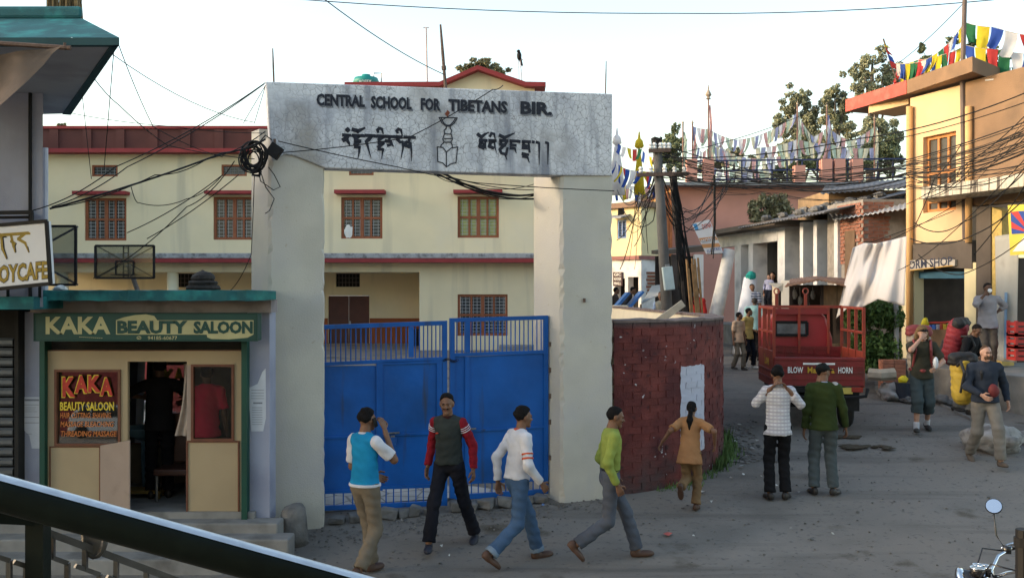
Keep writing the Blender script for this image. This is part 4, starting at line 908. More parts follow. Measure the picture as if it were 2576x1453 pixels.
# upper storey: sunny wall and window
wl_, wr_ = 2290, 2432; ztop = fp(2300, 262).z; zbot = fp(2300, 612).z
a = fp(wl_, 400); b = fp(wr_, 400); Wd = (b-a).length; O = Vector((a.x, a.y, zbot))
wx0 = (fp(2322, 400)-a).length; wx1 = (fp(2404, 400)-a).length; wz0 = fp(2360, 532).z-zbot; wz1 = fp(2360, 338).z-zbot
m = MB(); wall_holes(m, O, FD, UZ, FNn, Wd, ztop-zbot+.15, [(wx0, wz0, wx1, wz1)], .18); m.build('upper_wall', ORNG, oh)
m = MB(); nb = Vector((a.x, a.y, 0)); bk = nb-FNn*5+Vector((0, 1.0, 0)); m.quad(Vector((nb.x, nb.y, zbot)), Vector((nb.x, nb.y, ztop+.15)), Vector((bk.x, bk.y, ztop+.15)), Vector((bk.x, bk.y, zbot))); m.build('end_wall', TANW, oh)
win = None; Pw = lambda u, z, o=0: O+FD*u+UZ*z+FNn*o
m = MB(); fw = .07
for u0, u1, z0, z1 in ((wx0, wx0+fw, wz0, wz1), (wx1-fw, wx1, wz0, wz1), (wx0+fw, wx1-fw, wz0, wz0+fw), (wx0+fw, wx1-fw, wz1-fw, wz1), (lerp(wx0, wx1, .36)-.03, lerp(wx0, wx1, .36)+.03, wz0+fw, wz1-fw), (lerp(wx0, wx1, .66)-.03, lerp(wx0, wx1, .66)+.03, wz0+fw, wz1-fw), (wx0+fw, wx1-fw, lerp(wz0, wz1, .52)-.04, lerp(wz0, wz1, .52)+.04), (wx0+fw, wx1-fw, lerp(wz0, wz1, .14)-.025, lerp(wz0, wz1, .14)+.025)):
    m.hexa([Pw(u, z, o) for z in (z0, z1) for u, o in ((u0, -.10), (u1, -.10), (u1, -.16), (u0, -.16))])
win = m.build('window', OWOOD, oh)
for u0, u1 in ((wx0+fw, lerp(wx0, wx1, .36)-.03), (lerp(wx0, wx1, .36)+.03, lerp(wx0, wx1, .66)-.03), (lerp(wx0, wx1, .66)+.03, wx1-fw)):
    for z0, z1 in ((wz0+fw, lerp(wz0, wz1, .5)), (lerp(wz0, wz1, .54), wz1-fw)):
        m = MB(); m.hexa([Pw(u, z, o) for z in (z0, z1) for u, o in ((u0, -.14), (u1, -.14), (u1, -.15), (u0, -.15))]); m.build('pane', mat('pane_grey', (.075, .07, .062), .2, .3, 2, spec=.25), win)
# tan flank: the part nearer than the yellow wall
c = fp(2432, 400); z0 = fp(2432, 520).z; z1 = fp(2440, 205).z
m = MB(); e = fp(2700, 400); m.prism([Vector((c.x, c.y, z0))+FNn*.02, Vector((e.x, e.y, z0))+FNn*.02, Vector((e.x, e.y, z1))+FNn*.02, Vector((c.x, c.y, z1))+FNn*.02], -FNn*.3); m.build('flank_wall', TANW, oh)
for x in (2288, 2437):
    p = fp(x, 400, .09); m = MB(); m.tube([(p.x, p.y, fp(x, 860 if x < 2300 else 610, .09).z), (p.x, p.y, fp(x, 268, .09).z)], .07, 10); m.build('downpipe', mat('orange_pipe', (.62, .36, .15), .6, .08), oh, smooth=True)
# roof slab with red face
NCr = Vector((PX(2281, 202, 22.4).x, 22.4, PX(2281, 202, 22.4).z)); FCr = PX(2128, 249, 24.7); FCr.z = NCr.z; RCr = fp(2446, 200, .5); RCr.z = NCr.z
hh = Vector((0, 0, -(PX(2281, 236, 22.4)-NCr).length)); bkv = Vector((2.5, 2.5, 0))
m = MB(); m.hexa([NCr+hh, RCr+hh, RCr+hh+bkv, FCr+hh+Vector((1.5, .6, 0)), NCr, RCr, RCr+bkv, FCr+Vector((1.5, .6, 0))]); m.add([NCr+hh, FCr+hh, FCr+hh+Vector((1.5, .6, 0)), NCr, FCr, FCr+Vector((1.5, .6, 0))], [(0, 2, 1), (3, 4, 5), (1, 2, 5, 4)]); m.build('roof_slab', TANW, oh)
m = MB(); ln = (FCr-NCr).normalized(); nr = Vector((ln.y, -ln.x, 0)); nr = nr if nr.x < 0 else -nr
m.hexa([NCr+hh+nr*.012, FCr+hh+nr*.012, FCr+hh-nr*.01, NCr+hh-nr*.01, NCr+nr*.012, FCr+nr*.012, FCr-nr*.01, NCr-nr*.01]); m.build('red_fascia', REDF, oh)
m = MB(); a1 = PX(2185, 285, 23.9); b1 = PX(2285, 262, 22.9); m.hexa([a1, b1, b1+Vector((.8, .5, 0)), a1+Vector((.8, .5, 0)), a1+Vector((0, 0, .25)), b1+Vector((0, 0, .3)), b1+Vector((.8, .5, .3)), a1+Vector((.8, .5, .25))]); m.build('roof_beam', ORNG, oh)
# tin sheet on the flank roof
m = MB(); a1 = PX(2478, 204, 20.4); b1 = PX(2620, 188, 19.2); m.prism([a1, b1, b1+Vector((.6, 1.2, .18)), a1+Vector((.6, 1.2, .18))], (0, 0, .03)); m.build('roof_sheet', TIN, oh)
# balcony slab
zs1 = fp(2311, 487).z; zs0 = fp(2311, 514).z; a1 = fp(2318, 500, .9); b1 = fp(2700, 470, .9); a2 = fp(2345, 500, 0)
STW = mat('streaked_ledge', (.52, .47, .38), .9, .15, 3, .2, 40, streak=((.12, .10, .08), .5, .62, 14))
m = MB(); m.hexa([Vector((a1.x, a1.y, zs0)), Vector((b1.x, b1.y, zs0)), Vector((b1.x, b1.y, zs0))-FNn*.95, Vector((a2.x, a2.y, zs0)), Vector((a1.x, a1.y, zs1)), Vector((b1.x, b1.y, zs1)), Vector((b1.x, b1.y, zs1))-FNn*.95, Vector((a2.x, a2.y, zs1))]); m.build('balcony_slab', STW, oh)
# ground floor: dark lintel, pillars, shop opening
facequad('lintel', DGC, [(2290, 668), (2445, 676), (2445, 604), (2290, 616)], .3, .06)
facequad('shop_pillar', YELW, [(2268, 905), (2300, 905), (2300, 672), (2268, 672)], .25, .02)
facequad('shop_pillar', YELW, [(2426, 905), (2455, 905), (2455, 660), (2426, 660)], .3, .04)
facequad('shop_pillar', DGC, [(2456, 915), (2492, 915), (2492, 520), (2456, 520)], .3, .05)
facequad('yellow_brick_pier', mat('yellow_brick', (.50, .36, .12), .9, .2, 12, .4, 30), [(2492, 920), (2520, 920), (2520, 530), (2492, 520)], .3, .02)
m = MB(); q = [fp(x, y, -1.6) for x, y in ((2290, 930), (2460, 930), (2460, 640), (2290, 640))]; m.quad(*q)
f0, f1 = fp(2300, 900), fp(2426, 900); g0, g1 = f0-FNn*1.6, f1-FNn*1.6
for p, q_ in ((f0, g0), (f1, g1)): m.quad(Vector((p.x, p.y, 1.3)), Vector((q_.x, q_.y, 1.3)), Vector((q_.x, q_.y, 3.6)), Vector((p.x, p.y, 3.6)))
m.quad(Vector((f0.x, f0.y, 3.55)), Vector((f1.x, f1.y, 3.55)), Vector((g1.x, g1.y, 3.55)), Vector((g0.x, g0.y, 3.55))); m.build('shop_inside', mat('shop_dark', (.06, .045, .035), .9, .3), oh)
facequad('shop_valance', mat('valance_blue', (.03, .10, .16), .8, .2), [(2303, 700), (2425, 700), (2425, 683), (2303, 683)], .03, -.1)
# shop sign
ss = thing('shop_sign', 'weathered grey shop sign with dark block letters above the stall opening', 'sign', fp(2330, 680, .1))
facequad('board', mat('sign_greywhite', (.42, .38, .33), .8, .15, 5), [(2268, 683), (2402, 668), (2402, 652), (2268, 655)], .05, .12, ss)
pL = fp(2271, 679, .12); pR = fp(2396, 667, .12); text_obj('lettering', 'NORM SHOP', pL, (pR-pL).normalized(), UZ, (pR-pL).length, .19, mat('sign_navy', (.03, .035, .06), .8), ss, .006, .02)
facequad('stripe', mat('stripe_orange', (.45, .25, .05), .8), [(2270, 683), (2396, 669), (2396, 666.5), (2270, 680.5)], .004, .125, ss)
# green sticker
o_ = MB(); P = [fp(x, y, .027) for x, y in ((2281, 767), (2293, 767), (2293, 738), (2281, 738))]; o_.prism(P, -FNn*.004); o_.build('green_notice', mat('notice_green', (.02, .60, .10), .7), label='small bright green notice on the yellow shop pillar', cat='notice')
# stall goods
rr = random.Random(11); goods_cols = [(.5, .05, .04), (.05, .12, .45), (.55, .40, .05), (.5, .5, .5), (.08, .3, .1), (.35, .12, .05)]
sf = thing('shop_shelf', 'dark wooden shelf of packets at the back of the stall', 'shelf', fp(2360, 860, -1.4))
for k, y in enumerate((742, 770, 800, 835)):
    m = MB(); a1, b1 = fp(2330, y, -1.4), fp(2424, y, -1.4); m.bar(a1, b1, .2, .03); m.build('board', DOORW, sf)
    for i in range(11):
        t = (i+.5)/11; p = a1.lerp(b1, t)+UZ*(.015+.07); h = rr.uniform(.10, .16); m = MB(); m.box(p+UZ*(h/2-.07), (.07, .10, h), Matrix.Rotation(rr.uniform(-.2, .2), 3, 'Z')); m.build('packet', mat('goods%d' % (i*7+k*3) , goods_cols[(i*7+k*3+rr.randrange(3)) % 6], .5), sf)
ct = thing('shop_counter', 'stall counter with red rail and colourful packets at the shopfront', 'counter', fp(2360, 900, .2))
facequad('front', mat('counter_wood', (.22, .13, .07), .7, .2, 5), [(2304, 905), (2424, 905), (2424, 828), (2304, 828)], .4, -.1, ct)
RRED = mat('rail_red', (.42, .035, .03), .5, .15)
m = MB(); zz_ = [fp(x, y, .0) for x, y in ((2322, 830), (2332, 812), (2338, 812), (2420, 808), (2421, 828))]; m.tube(zz_, .02, 6); m.build('rail', RRED, ct)
for i in range(9):
    p = fp(2345+i*9, 824, -.2); m = MB(); m.box(p, (.10, .10, rr.uniform(.10, .2)), Matrix.Rotation(rr.uniform(-.4, .4), 3, 'Z')); m.build('packet', mat('goodsb%d' % i, [(.03, .1, .5), (.05, .15, .5), (.5, .5, .55), (.5, .08, .05), (.55, .4, .05), (.1, .3, .1), (.5, .06, .1), (.3, .1, .3), (.5, .5, .1)][i], .4), ct)
p = fp(2327, 818, .12); m = MB(); m.blob(p, (.09, .06, .16), 5, .25); m.build('yellow_bag', mat('bag_yellow', (.75, .58, .02), .6), smooth=True, label='bright yellow bag hung at the stall counter', cat='bag')
# white tarpaulin, Tibetan flag, red crates
TARP = mat('tarpaulin', (.55, .54, .50), .8, .12, 2, .25, 12, stain=((.40, .38, .34), .55, .75, 2), custom=translucent(.3))
def cloth(name, mt, corner, nu, nv, amp, freq, label=None, cat=None, parent=None, thick=0):
    a, b, c, d = [Vector(p) for p in corner]; m = MB(); nrm = (b-a).cross(d-a).normalized()
    for j in range(nv+1):
        for i in range(nu+1):
            u, v = i/nu, j/nv; p = (a.lerp(b, u)).lerp(d.lerp(c, u), v); m.v.append(tuple(p+nrm*(amp*(math.sin(u*freq+v*2.3)+.5*math.sin(u*freq*2.1+v*5))*(.3+.7*v))))
    m.f = [(j*(nu+1)+i, j*(nu+1)+i+1, (j+1)*(nu+1)+i+1, (j+1)*(nu+1)+i) for j in range(nv) for i in range(nu)]
    o = m.build(name, mt, parent, smooth=True, label=label, cat=cat)
    md = o.modifiers.new('thick', 'SOLIDIFY'); md.thickness = .004; return o
tp_ = thing('tarpaulin_curtain', 'dirty white tarpaulin hung as a curtain across the shop beside the drinking man', 'tarpaulin', fp(2530, 905, .2))
cloth('cloth', TARP, [fp(2503, 594, .12), fp(2562, 585, .12), fp(2556, 912, .12), fp(2503, 905, .12)], 10, 20, .03, 7, parent=tp_)
m = MB(); P = [fp(x, y, .19) for x, y in ((2525, 900), (2531, 900), (2534, 735), (2527, 735))]; m.prism(P, -FNn*.004); m.build('blue_stripe', mat('stripe_blue', (.20, .33, .5), .8), tp_)
tf = thing('hanging_flag', 'hanging flag with red and blue sunrays, white mountain and yellow border', 'flag', fp(2560, 650, .5))
FX0, FX1, FY0, FY1 = 2535, 2640, 516, 642
fpt = lambda u, v, o=.5: fp(lerp(FX0, FX1, u)+6*v, lerp(FY0, FY1, v)-6*u, o)
m = MB(); m.prism([fpt(0, 1), fpt(1, 1), fpt(1, 0), fpt(0, 0)], -FNn*.01); m.build('field', mat('flag_yellow', (.65, .52, .08), .85), tf)
m = MB(); mr_ = MB()
for k in range(12):
    a0_, a1_ = math.pi*k/12, math.pi*(k+1)/12; L_ = 3
    def ray(a): 
        dx, dy = math.cos(a), -math.sin(a); t = min(.44/abs(dx) if abs(dx) > 1e-6 else 9, .45/abs(dy) if abs(dy) > 1e-6 else 9); return (.5+dx*t, .58+dy*t)
    pa, pb = ray(a0_), ray(a1_); (m if k % 2 else mr_).add([fpt(.5, .58, .506), fpt(*pa, .506), fpt(*pb, .506)], [(0, 1, 2)])
m.build('rays', mat('flag_blue', (.03, .07, .28), .85), tf); mr_.build('rays', mat('flag_red', (.48, .05, .05), .85), tf)
m = MB(); m.add([fpt(.06, .93, .508), fpt(.94, .93, .508), fpt(.62, .62, .508), fpt(.5, .52, .508), fpt(.38, .62, .508)], [(0, 1, 2, 3, 4)]); m.build('mountain', mat('flag_white', (.72, .72, .70), .85), tf)
m = MB(); m.add([fpt(.5+.1*math.cos(k*.52), .48+.1*math.sin(k*.52), .507) for k in range(12)], [tuple(range(12))]); m.build('sun_disc', mat('flag_yellow', (0, 0, 0)), tf)
for k in range(3):
    p = fp(2572, 905-k*30, .35); cr = thing('drinks_crate', ('bottom', 'middle', 'topmost')[k]+' red plastic drinks crate in the stack by the tarpaulin curtain', 'crate', p, 'red crates stacked beside the tarpaulin'); m = MB(); h = .29
    for s1 in (-1, 1):
        for zq in (0, .1, .2): m.box((p.x+s1*.2, p.y, p.z+.03+zq), (.02, .34, .06)); m.box((p.x, p.y+s1*.16, p.z+.03+zq), (.38, .02, .06))
        for s2 in (-1, 1): m.box((p.x+s1*.19, p.y+s2*.15, p.z+h/2), (.05, .05, h))
    m.box((p.x, p.y, p.z+.02), (.38, .3, .03)); m.build('body', RRED, cr)
# raised pavement in front of the shops
PAV = mat('pavement', (.20, .19, .175), .9, .2, 2.5, .3, 50, stain=((.12, .11, .10), .5, .7, 1.8))
m = MB(); pv = [fp(2180, 960, 1.9), fp(2560, 1000, 1.15), fp(2900, 1000, 1.15)]
m.prism([Vector((p.x, p.y, .2)) for p in (fp(2268, 905, 1.25), fp(2700, 905, 1.25), fp(2700, 905, -2), fp(2268, 905, -2))], (0, 0, 1.22)); m.build('shop_plinth', PAV, kind='structure', bevel=.02)
m = MB(); q = [hit(2200, 985), hit(2330, 1000), hit(2460, 1065), hit(2600, 1130), Vector((12, 15, .5)), Vector((12, 22, 1.1)), Vector((9, 24, 1.1)), hit(2200, 930)]
m.prism([Vector((p.x, p.y, gz(p.x, p.y)-.2)) for p in q], (0, 0, .235)); m.build('pavement', PAV, kind='structure')

# ---- brick house and colonnade (street faces look left), tin roofs
bh = thing('brick_house', 'bare brick house corner with a shuttered window behind the white sheet', 'house', (8.2, 24, 1.2))
BK2 = mat('bare_brick', (.30, .12, .075), .95, .3, 7, .5, 40, stain=((.20, .15, .13), .5, .7, 5)); MORT = mat('mortar', (.26, .23, .20), .95, .2, 8)
cA = PX(2171, 700, 24.0); LB = Vector((-1.3, 9.6, 0)).normalized()
m = MB(); e1 = Vector((cA.x, 24.0, 1.0)); e2 = Vector((10.2, 23.9, 1.0)); e0 = e1+LB*1.9
zt_ = 5.05; m.prism([e1, e2, e2+Vector((0, 2, 0)), e0+Vector((0, 0, 0))], (0, 0, zt_-1.0)); m.build('core', MORT, bh)
for k in range(3):
    pass
bkm = []
for k in range(3):
    m = MB(); rr2 = random.Random(40+k); m.box((0, 0, 0), (.225, .04, .07)); m.v = [(v[0]+rr2.uniform(-.008, .008), v[1]+rr2.uniform(-.004, .004), v[2]+rr2.uniform(-.006, .006)) for v in m.v]; bkm.append(m.mesh('brick', BK2))
nb_ = 0
for face in (0, 1):
    ln_, org, dd = (1.35, e1, Vector((1, 0, 0))) if face == 0 else (1.25, e0-LB*.65, -LB)
    if face == 1: org = e1+LB*1.28
    nnf = Vector((0, -1, 0)) if face == 0 else Vector((-LB.y, LB.x, 0)).normalized()
    if face == 1 and nnf.x > 0: nnf = -nnf
    for c in range(17 if face else 19):
        z = 4.95-c*.085; s = .12 if c % 2 else 0.0
        while s < ln_-.1:
            u = s+.12
            if not (face == 1 and .38 < u < .98 and 3.15 < z < 4.35):
                p = org+dd*u+nnf*random.uniform(.006, .016); M = Matrix(((dd.x, -nnf.x, 0, p.x), (dd.y, -nnf.y, 0, p.y), (0, 0, 1, z), (0, 0, 0, 1)))
                o = bpy.data.objects.new('brick', bkm[nb_ % 3]); COL.objects.link(o); o.parent = bh; o.matrix_parent_inverse = Matrix.Translation(-bh.location); o.matrix_basis = M; nb_ += 1
            s += .24
org = e1+LB*1.28; nnf = Vector((-LB.y, LB.x, 0)); nnf = nnf if nnf.x < 0 else -nnf
m = MB(); m.hexa([org-LB*u+nnf*o+UZ*(z-1) for z in (3.15, 4.35) for u, o in ((.42, .04), (.94, .04), (.94, -.02), (.42, -.02))]); sh_ = m.build('shutter', mat('shutter_brown', (.14, .085, .05), .8, .25, 6), bh)
m = MB(); m.hexa([org-LB*u+nnf*o+UZ*(z-1) for z in (3.1, 3.15) for u, o in ((.36, .06), (1.0, .06), (1.0, -.02), (.36, -.02))]); m.build('sill', TANW, bh)
def tinroof(name, label, a, b, c, d, nrib=24, mt=TIN, parent=None, cat='roof', amp=.02):
    a, b, c, d = (Vector(p) for p in (a, b, c, d)); m = MB(); n = nrib*2
    for i in range(n+1):
        t = i/n; w = amp*math.cos(i*math.pi); p, q = a.lerp(b, t)+UZ*w, d.lerp(c, t)+UZ*w; m.v += [tuple(p), tuple(q)]
    m.f = [(2*i, 2*i+2, 2*i+3, 2*i+1) for i in range(n)]
    o = m.build(name, mt, parent, smooth=True, label=None if parent else label, cat=None if parent else cat); md = o.modifiers.new('s', 'SOLIDIFY'); md.thickness = .012; return o
tinroof('roof', '', PX(2096, 553, 24.6), PX(2290, 522, 22.9), PX(2290, 488, 25.5), PX(2075, 522, 27), 16, parent=bh)
up = thing('back_shed', 'ochre mud-walled shed with dark sagging roof behind the brick house', 'shed', PX(2200, 500, 29))
m = MB(); m.bb((PX(2085, 0, 28).x, 28, 1.2), (PX(2300, 0, 28).x, 31, PX(0, 478, 28).z)); m.build('wall', mat('mud_wall', (.36, .23, .12), .95, .2, 3, .3, 30), up)
tinroof('roof', '', PX(2064, 487, 27.3), PX(2310, 470, 27.3), PX(2310, 448, 31), PX(2080, 462, 31), 18, mat('slate_roof', (.13, .13, .14), .7, .3, 5), up)

co = thing('colonnade_shops', 'whitewashed shop row with square pillars and dark open fronts under a tin roof', 'shop row', (7.5, 28, 1.2))
CA = Vector((8.05, 24.6, 0)); CB = Vector((6.75, 34.0, 0)); CD = (CB-CA).normalized(); CNn = Vector((-CD.y, CD.x, 0)); CNn = CNn if CNn.x < 0 else -CNn
zfl = 1.85; zrf = 4.72
def cx_at(px):  # distance along the colonnade of the sight line through pixel column px
    p = on(px, 700, CA, CNn); return (Vector((p.x, p.y, 0))-CA).dot(CD)
for (x0, xw) in ((1848, 16), (1883, 11), (1956, 18), (2012, 8), (2046, 9), (2098, 9)):
    s0 = cx_at(x0); s1 = cx_at(x0+xw); p0, p1 = CA+CD*s0, CA+CD*s1
    m = MB(); m.prism([Vector((p.x, p.y, 1.0)) for p in (p1, p0, p0-CNn*.45, p1-CNn*.45)], (0, 0, zrf-1.0)); m.build('pillar', GRW, co)
m = MB(); p0, p1 = CA-CD*.3, CB+CD*.3; m.prism([Vector((p.x, p.y, .9)) for p in (p0+CNn*.5, p1+CNn*.5, p1-CNn*3.5, p0-CNn*3.5)], (0, 0, zfl-.9)); m.build('plinth', CONC, co)
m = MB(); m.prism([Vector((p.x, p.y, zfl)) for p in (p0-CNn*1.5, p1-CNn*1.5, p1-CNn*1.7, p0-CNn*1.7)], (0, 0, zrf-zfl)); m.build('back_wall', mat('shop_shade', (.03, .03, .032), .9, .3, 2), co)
m = MB(); m.prism([Vector((p.x, p.y, zrf-.42)) for p in (CA+CD*cx_at(1956)+CNn*.01, CB+CNn*.01, CB-CNn*.2, CA+CD*cx_at(1956)-CNn*.2)], (0, 0, .42)); m.build('lintel', GRW, co)
m = MB(); m.prism([Vector((p.x, p.y, zrf-.05)) for p in (CA+CD*3+CNn*.6, CB+CNn*.6, CB-CNn*2.4, CA+CD*3-CNn*2.4)], (0, 0, .14)); m.build('roof_slab', DGC, co)
tinroof('tin_roof', '', CA-CD*.3+CNn*.7+UZ*4.75, CA+CD*5.5+CNn*.7+UZ*4.72, CA+CD*5.5-CNn*2.6+UZ*5.5, CA-CD*.3-CNn*2.6+UZ*5.5, 30, mat('old_tin', (.10, .10, .108), .6, .3, 4, .2, 30), co)
rr = random.Random(9)
for k in range(16):
    t = rr.uniform(.5, 5.2); w = rr.uniform(.4, 2.4); p = CA+CD*t+CNn*(.7-w)+UZ*(4.78+.23*w); m = MB(); m.blob(p+UZ*.05, (.16, .2, .09), k, .4, 8, 5); m.build('roof_stone', STONE, label='dark stone weighting down the old tin roof of the shop row', cat='stone', group='stones on the shop-row roof')
m = MB(); s0 = cx_at(2028); p = CA+CD*s0; q = CA+CD*cx_at(2020); P = [p+CNn*-.2+UZ*3.45, p+CNn*-.2+UZ*4.1]
pA, pB = on(2017, 660, Vector((0, 27.2, 0)), Vector((0, -1, 0))), on(2035, 628, Vector((0, 27.2, 0)), Vector((0, -1, 0)))
# ---- pink house with roof terrace
ph = thing('pink_house', 'large pink plastered house with railed roof terrace above the shops', 'house', PX(1900, 620, 40))
PY = 40.0; m = MB(); a1 = PX(1690, 700, PY); b1 = PX(2125, 470, PY); m.bb((a1.x, PY, 1.2), (b1.x, PY+8, b1.z)); m.build('wall', PINKW, ph)
m = MB(); l1 = PX(1652, 700, PY+4.2); m.prism([Vector((a1.x-.002, PY+.002, 1.2)), Vector((a1.x-.002, PY+6, 1.2)), Vector((l1.x, PY+6, 1.2)), Vector((l1.x, PY+4.2, 1.2))], (0, 0, b1.z-1.25)); m.build('side_wing', ORNG, ph)
KWD = mat('stall_post', (.05, .04, .035), .9, .3)
OB = mat('orange_boards', (.52, .17, .06), .7, .25, 6, .3, 30)
m = MB()
m.hexa([(a1.x-.5, PY-.1, PX(0, 655, PY).z), (a1.x-.02, PY-.1, PX(0, 655, PY).z), (a1.x-.02, PY+3.5, PX(0, 655, PY).z), (l1.x+.1, PY+3.5, PX(0, 655, PY).z), (a1.x-.5, PY-.1, PX(0, 485, PY).z), (a1.x-.02, PY-.1, PX(0, 485, PY).z), (a1.x-.02, PY+3.5, PX(0, 485, PY).z), (l1.x+.1, PY+3.5, PX(0, 485, PY).z)]); m.build('balcony_screen', OB, ph)
m = MB(); m.bb((a1.x-.7, PY-.7, b1.z), (b1.x+.3, PY+8, b1.z+.12)); m.build('roof_slab', mat('roof_grey', (.20, .22, .24), .8, .2), ph)
BLR = mat('terrace_blue', (.02, .03, .09), .6, .2); zr0 = b1.z+.12
for px in (1738, 1780, 2008, 2075, 2108, 2152):
    p = PX(px, 0, PY); m = MB(); m.bb((p.x-.2, PY-.3, zr0), (p.x+.2, PY+.1, PX(0, 402 if px != 2008 else 418, PY).z)); m.build('terrace_post', PINKW, ph)
for y in (405, 430, 452):
    m = MB(); p, q = PX(1740, y, PY-.1), PX(2290, y-6, PY-.1); m.bar(p, q, .05, .06); m.build('terrace_rail', BLR, ph)
for k in range(13):
    x = 1790+k*38; m = MB(); m.bar(PX(x, 405, PY-.1), PX(x, 468, PY-.1), .05, .05); m.build('baluster', BLR, ph)
m = MB()
for k in range(12):
    x = 1649+k*3.6; p = PX(x, 659, 38.6); q = PX(x+3.2, 484, 38.6); m.bb((p.x, 38.6+.03*(k % 2), p.z), (q.x, 38.66, q.z))
m.build('board_screen', OB, ph)
cn = thing('corner_stall', 'dark open-fronted stall under a sagging roof beside the tilted sign', 'stall', PX(1735, 800, 30))
m = MB(); a_ = PX(1668, 640, 30); b_ = PX(1782, 616, 30); m.hexa([a_, PX(1782, 632, 30), PX(1782, 632, 30)+Vector((0, 2.5, .1)), a_+Vector((0, 2.5, .1)), PX(1668, 630, 30), b_, b_+Vector((0, 2.5, .1)), PX(1668, 630, 30)+Vector((0, 2.5, .1))]); m.build('roof', DGC, cn)
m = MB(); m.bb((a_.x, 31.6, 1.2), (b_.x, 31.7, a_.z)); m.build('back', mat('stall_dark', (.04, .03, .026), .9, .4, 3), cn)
for x, mt_ in ((1757, GRW), (1700, KWD)): p = PX(x, 0, 30); m = MB(); m.bb((p.x-.13, 29.9, 1.2), (p.x+.13, 30.15, a_.z)); m.build('pillar', mt_, cn)
for x0, y0, x1, y1, c_ in ((1720, 655, 1752, 672, (.55, .2, .04)), (1716, 674, 1738, 698, (.12, .15, .07)), (1676, 700, 1692, 730, (.08, .12, .2)), (1706, 705, 1722, 770, (.2, .16, .1))):
    m = MB(); p = PX(x0, y1, 30.6); q = PX(x1, y0, 30.6); m.bb((p.x, 30.6, p.z), (q.x, 30.75, q.z)); m.build('goods', mat('stallgoods%d' % x0, c_, .7, .3, 5), cn)
# ---- yellow house
yh = thing('yellow_house', 'sunlit yellow plastered house with a blue barred window beyond the gate pier', 'house', PX(1600, 700, 36))
YY = 38.0; cY = PX(1613, 0, YY); z0, z1 = 1.2, PX(0, 520, YY).z; zm = PX(0, 648, YY).z
Lc = Vector((cY.x-2.2, YY+2.6, 0)); Rc = Vector((PX(1665, 0, YY).x, YY+.6, 0)); Cc = Vector((cY.x, YY, 0)); LD = (Cc-Lc).normalized(); LNm = Vector((LD.y, -LD.x, 0))
yp = lambda x, y, o=0: on(x, y, Cc+LNm*o, LNm)
wa, wb = yp(1553, 600), yp(1576, 552); OO = Vector((Lc.x, Lc.y, zm)); du = lambda p: (Vector((p.x, p.y, 0))-Lc).dot(LD)
m = MB(); wall_holes(m, OO, LD, UZ, LNm, (Cc-Lc).length, z1-zm, [(du(wa), wa.z-zm, du(wb), wb.z-zm)], .12); m.quad(Vector((Cc.x, Cc.y, zm)), Vector((Rc.x, Rc.y, zm)), Vector((Rc.x, Rc.y, z1)), Vector((Cc.x, Cc.y, z1))); m.build('upper_wall', YELW, yh)
m = MB(); m.prism([Vector((p.x, p.y, z1)) for p in (Lc+LNm*.2, Cc+LNm*.2, Rc+Vector((.2, -.2, 0)), Rc+Vector((.2, 4, 0)), Lc+Vector((0, 4, 0)))], (0, 0, .2)); m.build('roof_slab', mat('roof_brown', (.22, .14, .10), .9, .2), yh)
m = MB(); m.prism([Vector((p.x, p.y, zm-.06)) for p in (Lc+LNm*.12, Cc+LNm*.12, Rc+Vector((.1, -.12, 0)), Rc+Vector((.1, 4, 0)), Lc+Vector((0, 4, 0)))], (0, 0, .14)); m.build('floor_band', mat('band_rose', (.27, .12, .11), .9, .2), yh)
BLW = mat('window_blue', (.10, .18, .38), .6, .2)
fb = lambda u, z, o: OO+LD*u+UZ*(z-zm)+LNm*o
u0, u1, zz0, zz1 = du(wa), du(wb), wa.z, wb.z
m = MB()
for (a_, b_, c_, d_) in ((u0, u0+.07, zz0, zz1), (u1-.07, u1, zz0, zz1), (u0+.07, u1-.07, zz0, zz0+.07), (u0+.07, u1-.07, zz1-.07, zz1), ((u0+u1)/2-.03, (u0+u1)/2+.03, zz0+.07, zz1-.07)):
    m.hexa([fb(u, z, o) for z in (c_, d_) for u, o in ((a_, -.02), (b_, -.02), (b_, -.08), (a_, -.08))])
w_ = m.build('window', BLW, yh)
m = MB(); m.hexa([fb(u, z, o) for z in (zz0, zz1) for u, o in ((u0, -.09), (u1, -.09), (u1, -.11), (u0, -.11))]); m.build('pane', GLASS, w_)
m = MB()
for k in range(5): u = lerp(u0, u1, (k+.5)/5); m.tube([fb(u, zz0, -.04), fb(u, zz1, -.04)], .012, 4)
for k in range(7): z = lerp(zz0, zz1, (k+.5)/7); m.tube([fb(u0, z, -.04), fb(u1, z, -.04)], .012, 4)
m.build('grille', BLW, w_)
m = MB(); m.hexa([fb(u0-.2, zz1+.15, 0), fb(u1+.2, zz1+.15, 0), fb(u1+.2, zz1+.02, .5), fb(u0-.2, zz1+.02, .5), fb(u0-.2, zz1+.2, 0), fb(u1+.2, zz1+.2, 0), fb(u1+.2, zz1+.07, .5), fb(u0-.2, zz1+.07, .5)]); m.build('sunshade', GREYB, yh)
m = MB(); m.box(fb(du(yp(1566, 530)), yp(1566, 530).z, .03), (.3, .1, .4)); m.build('vent', DARK, yh)
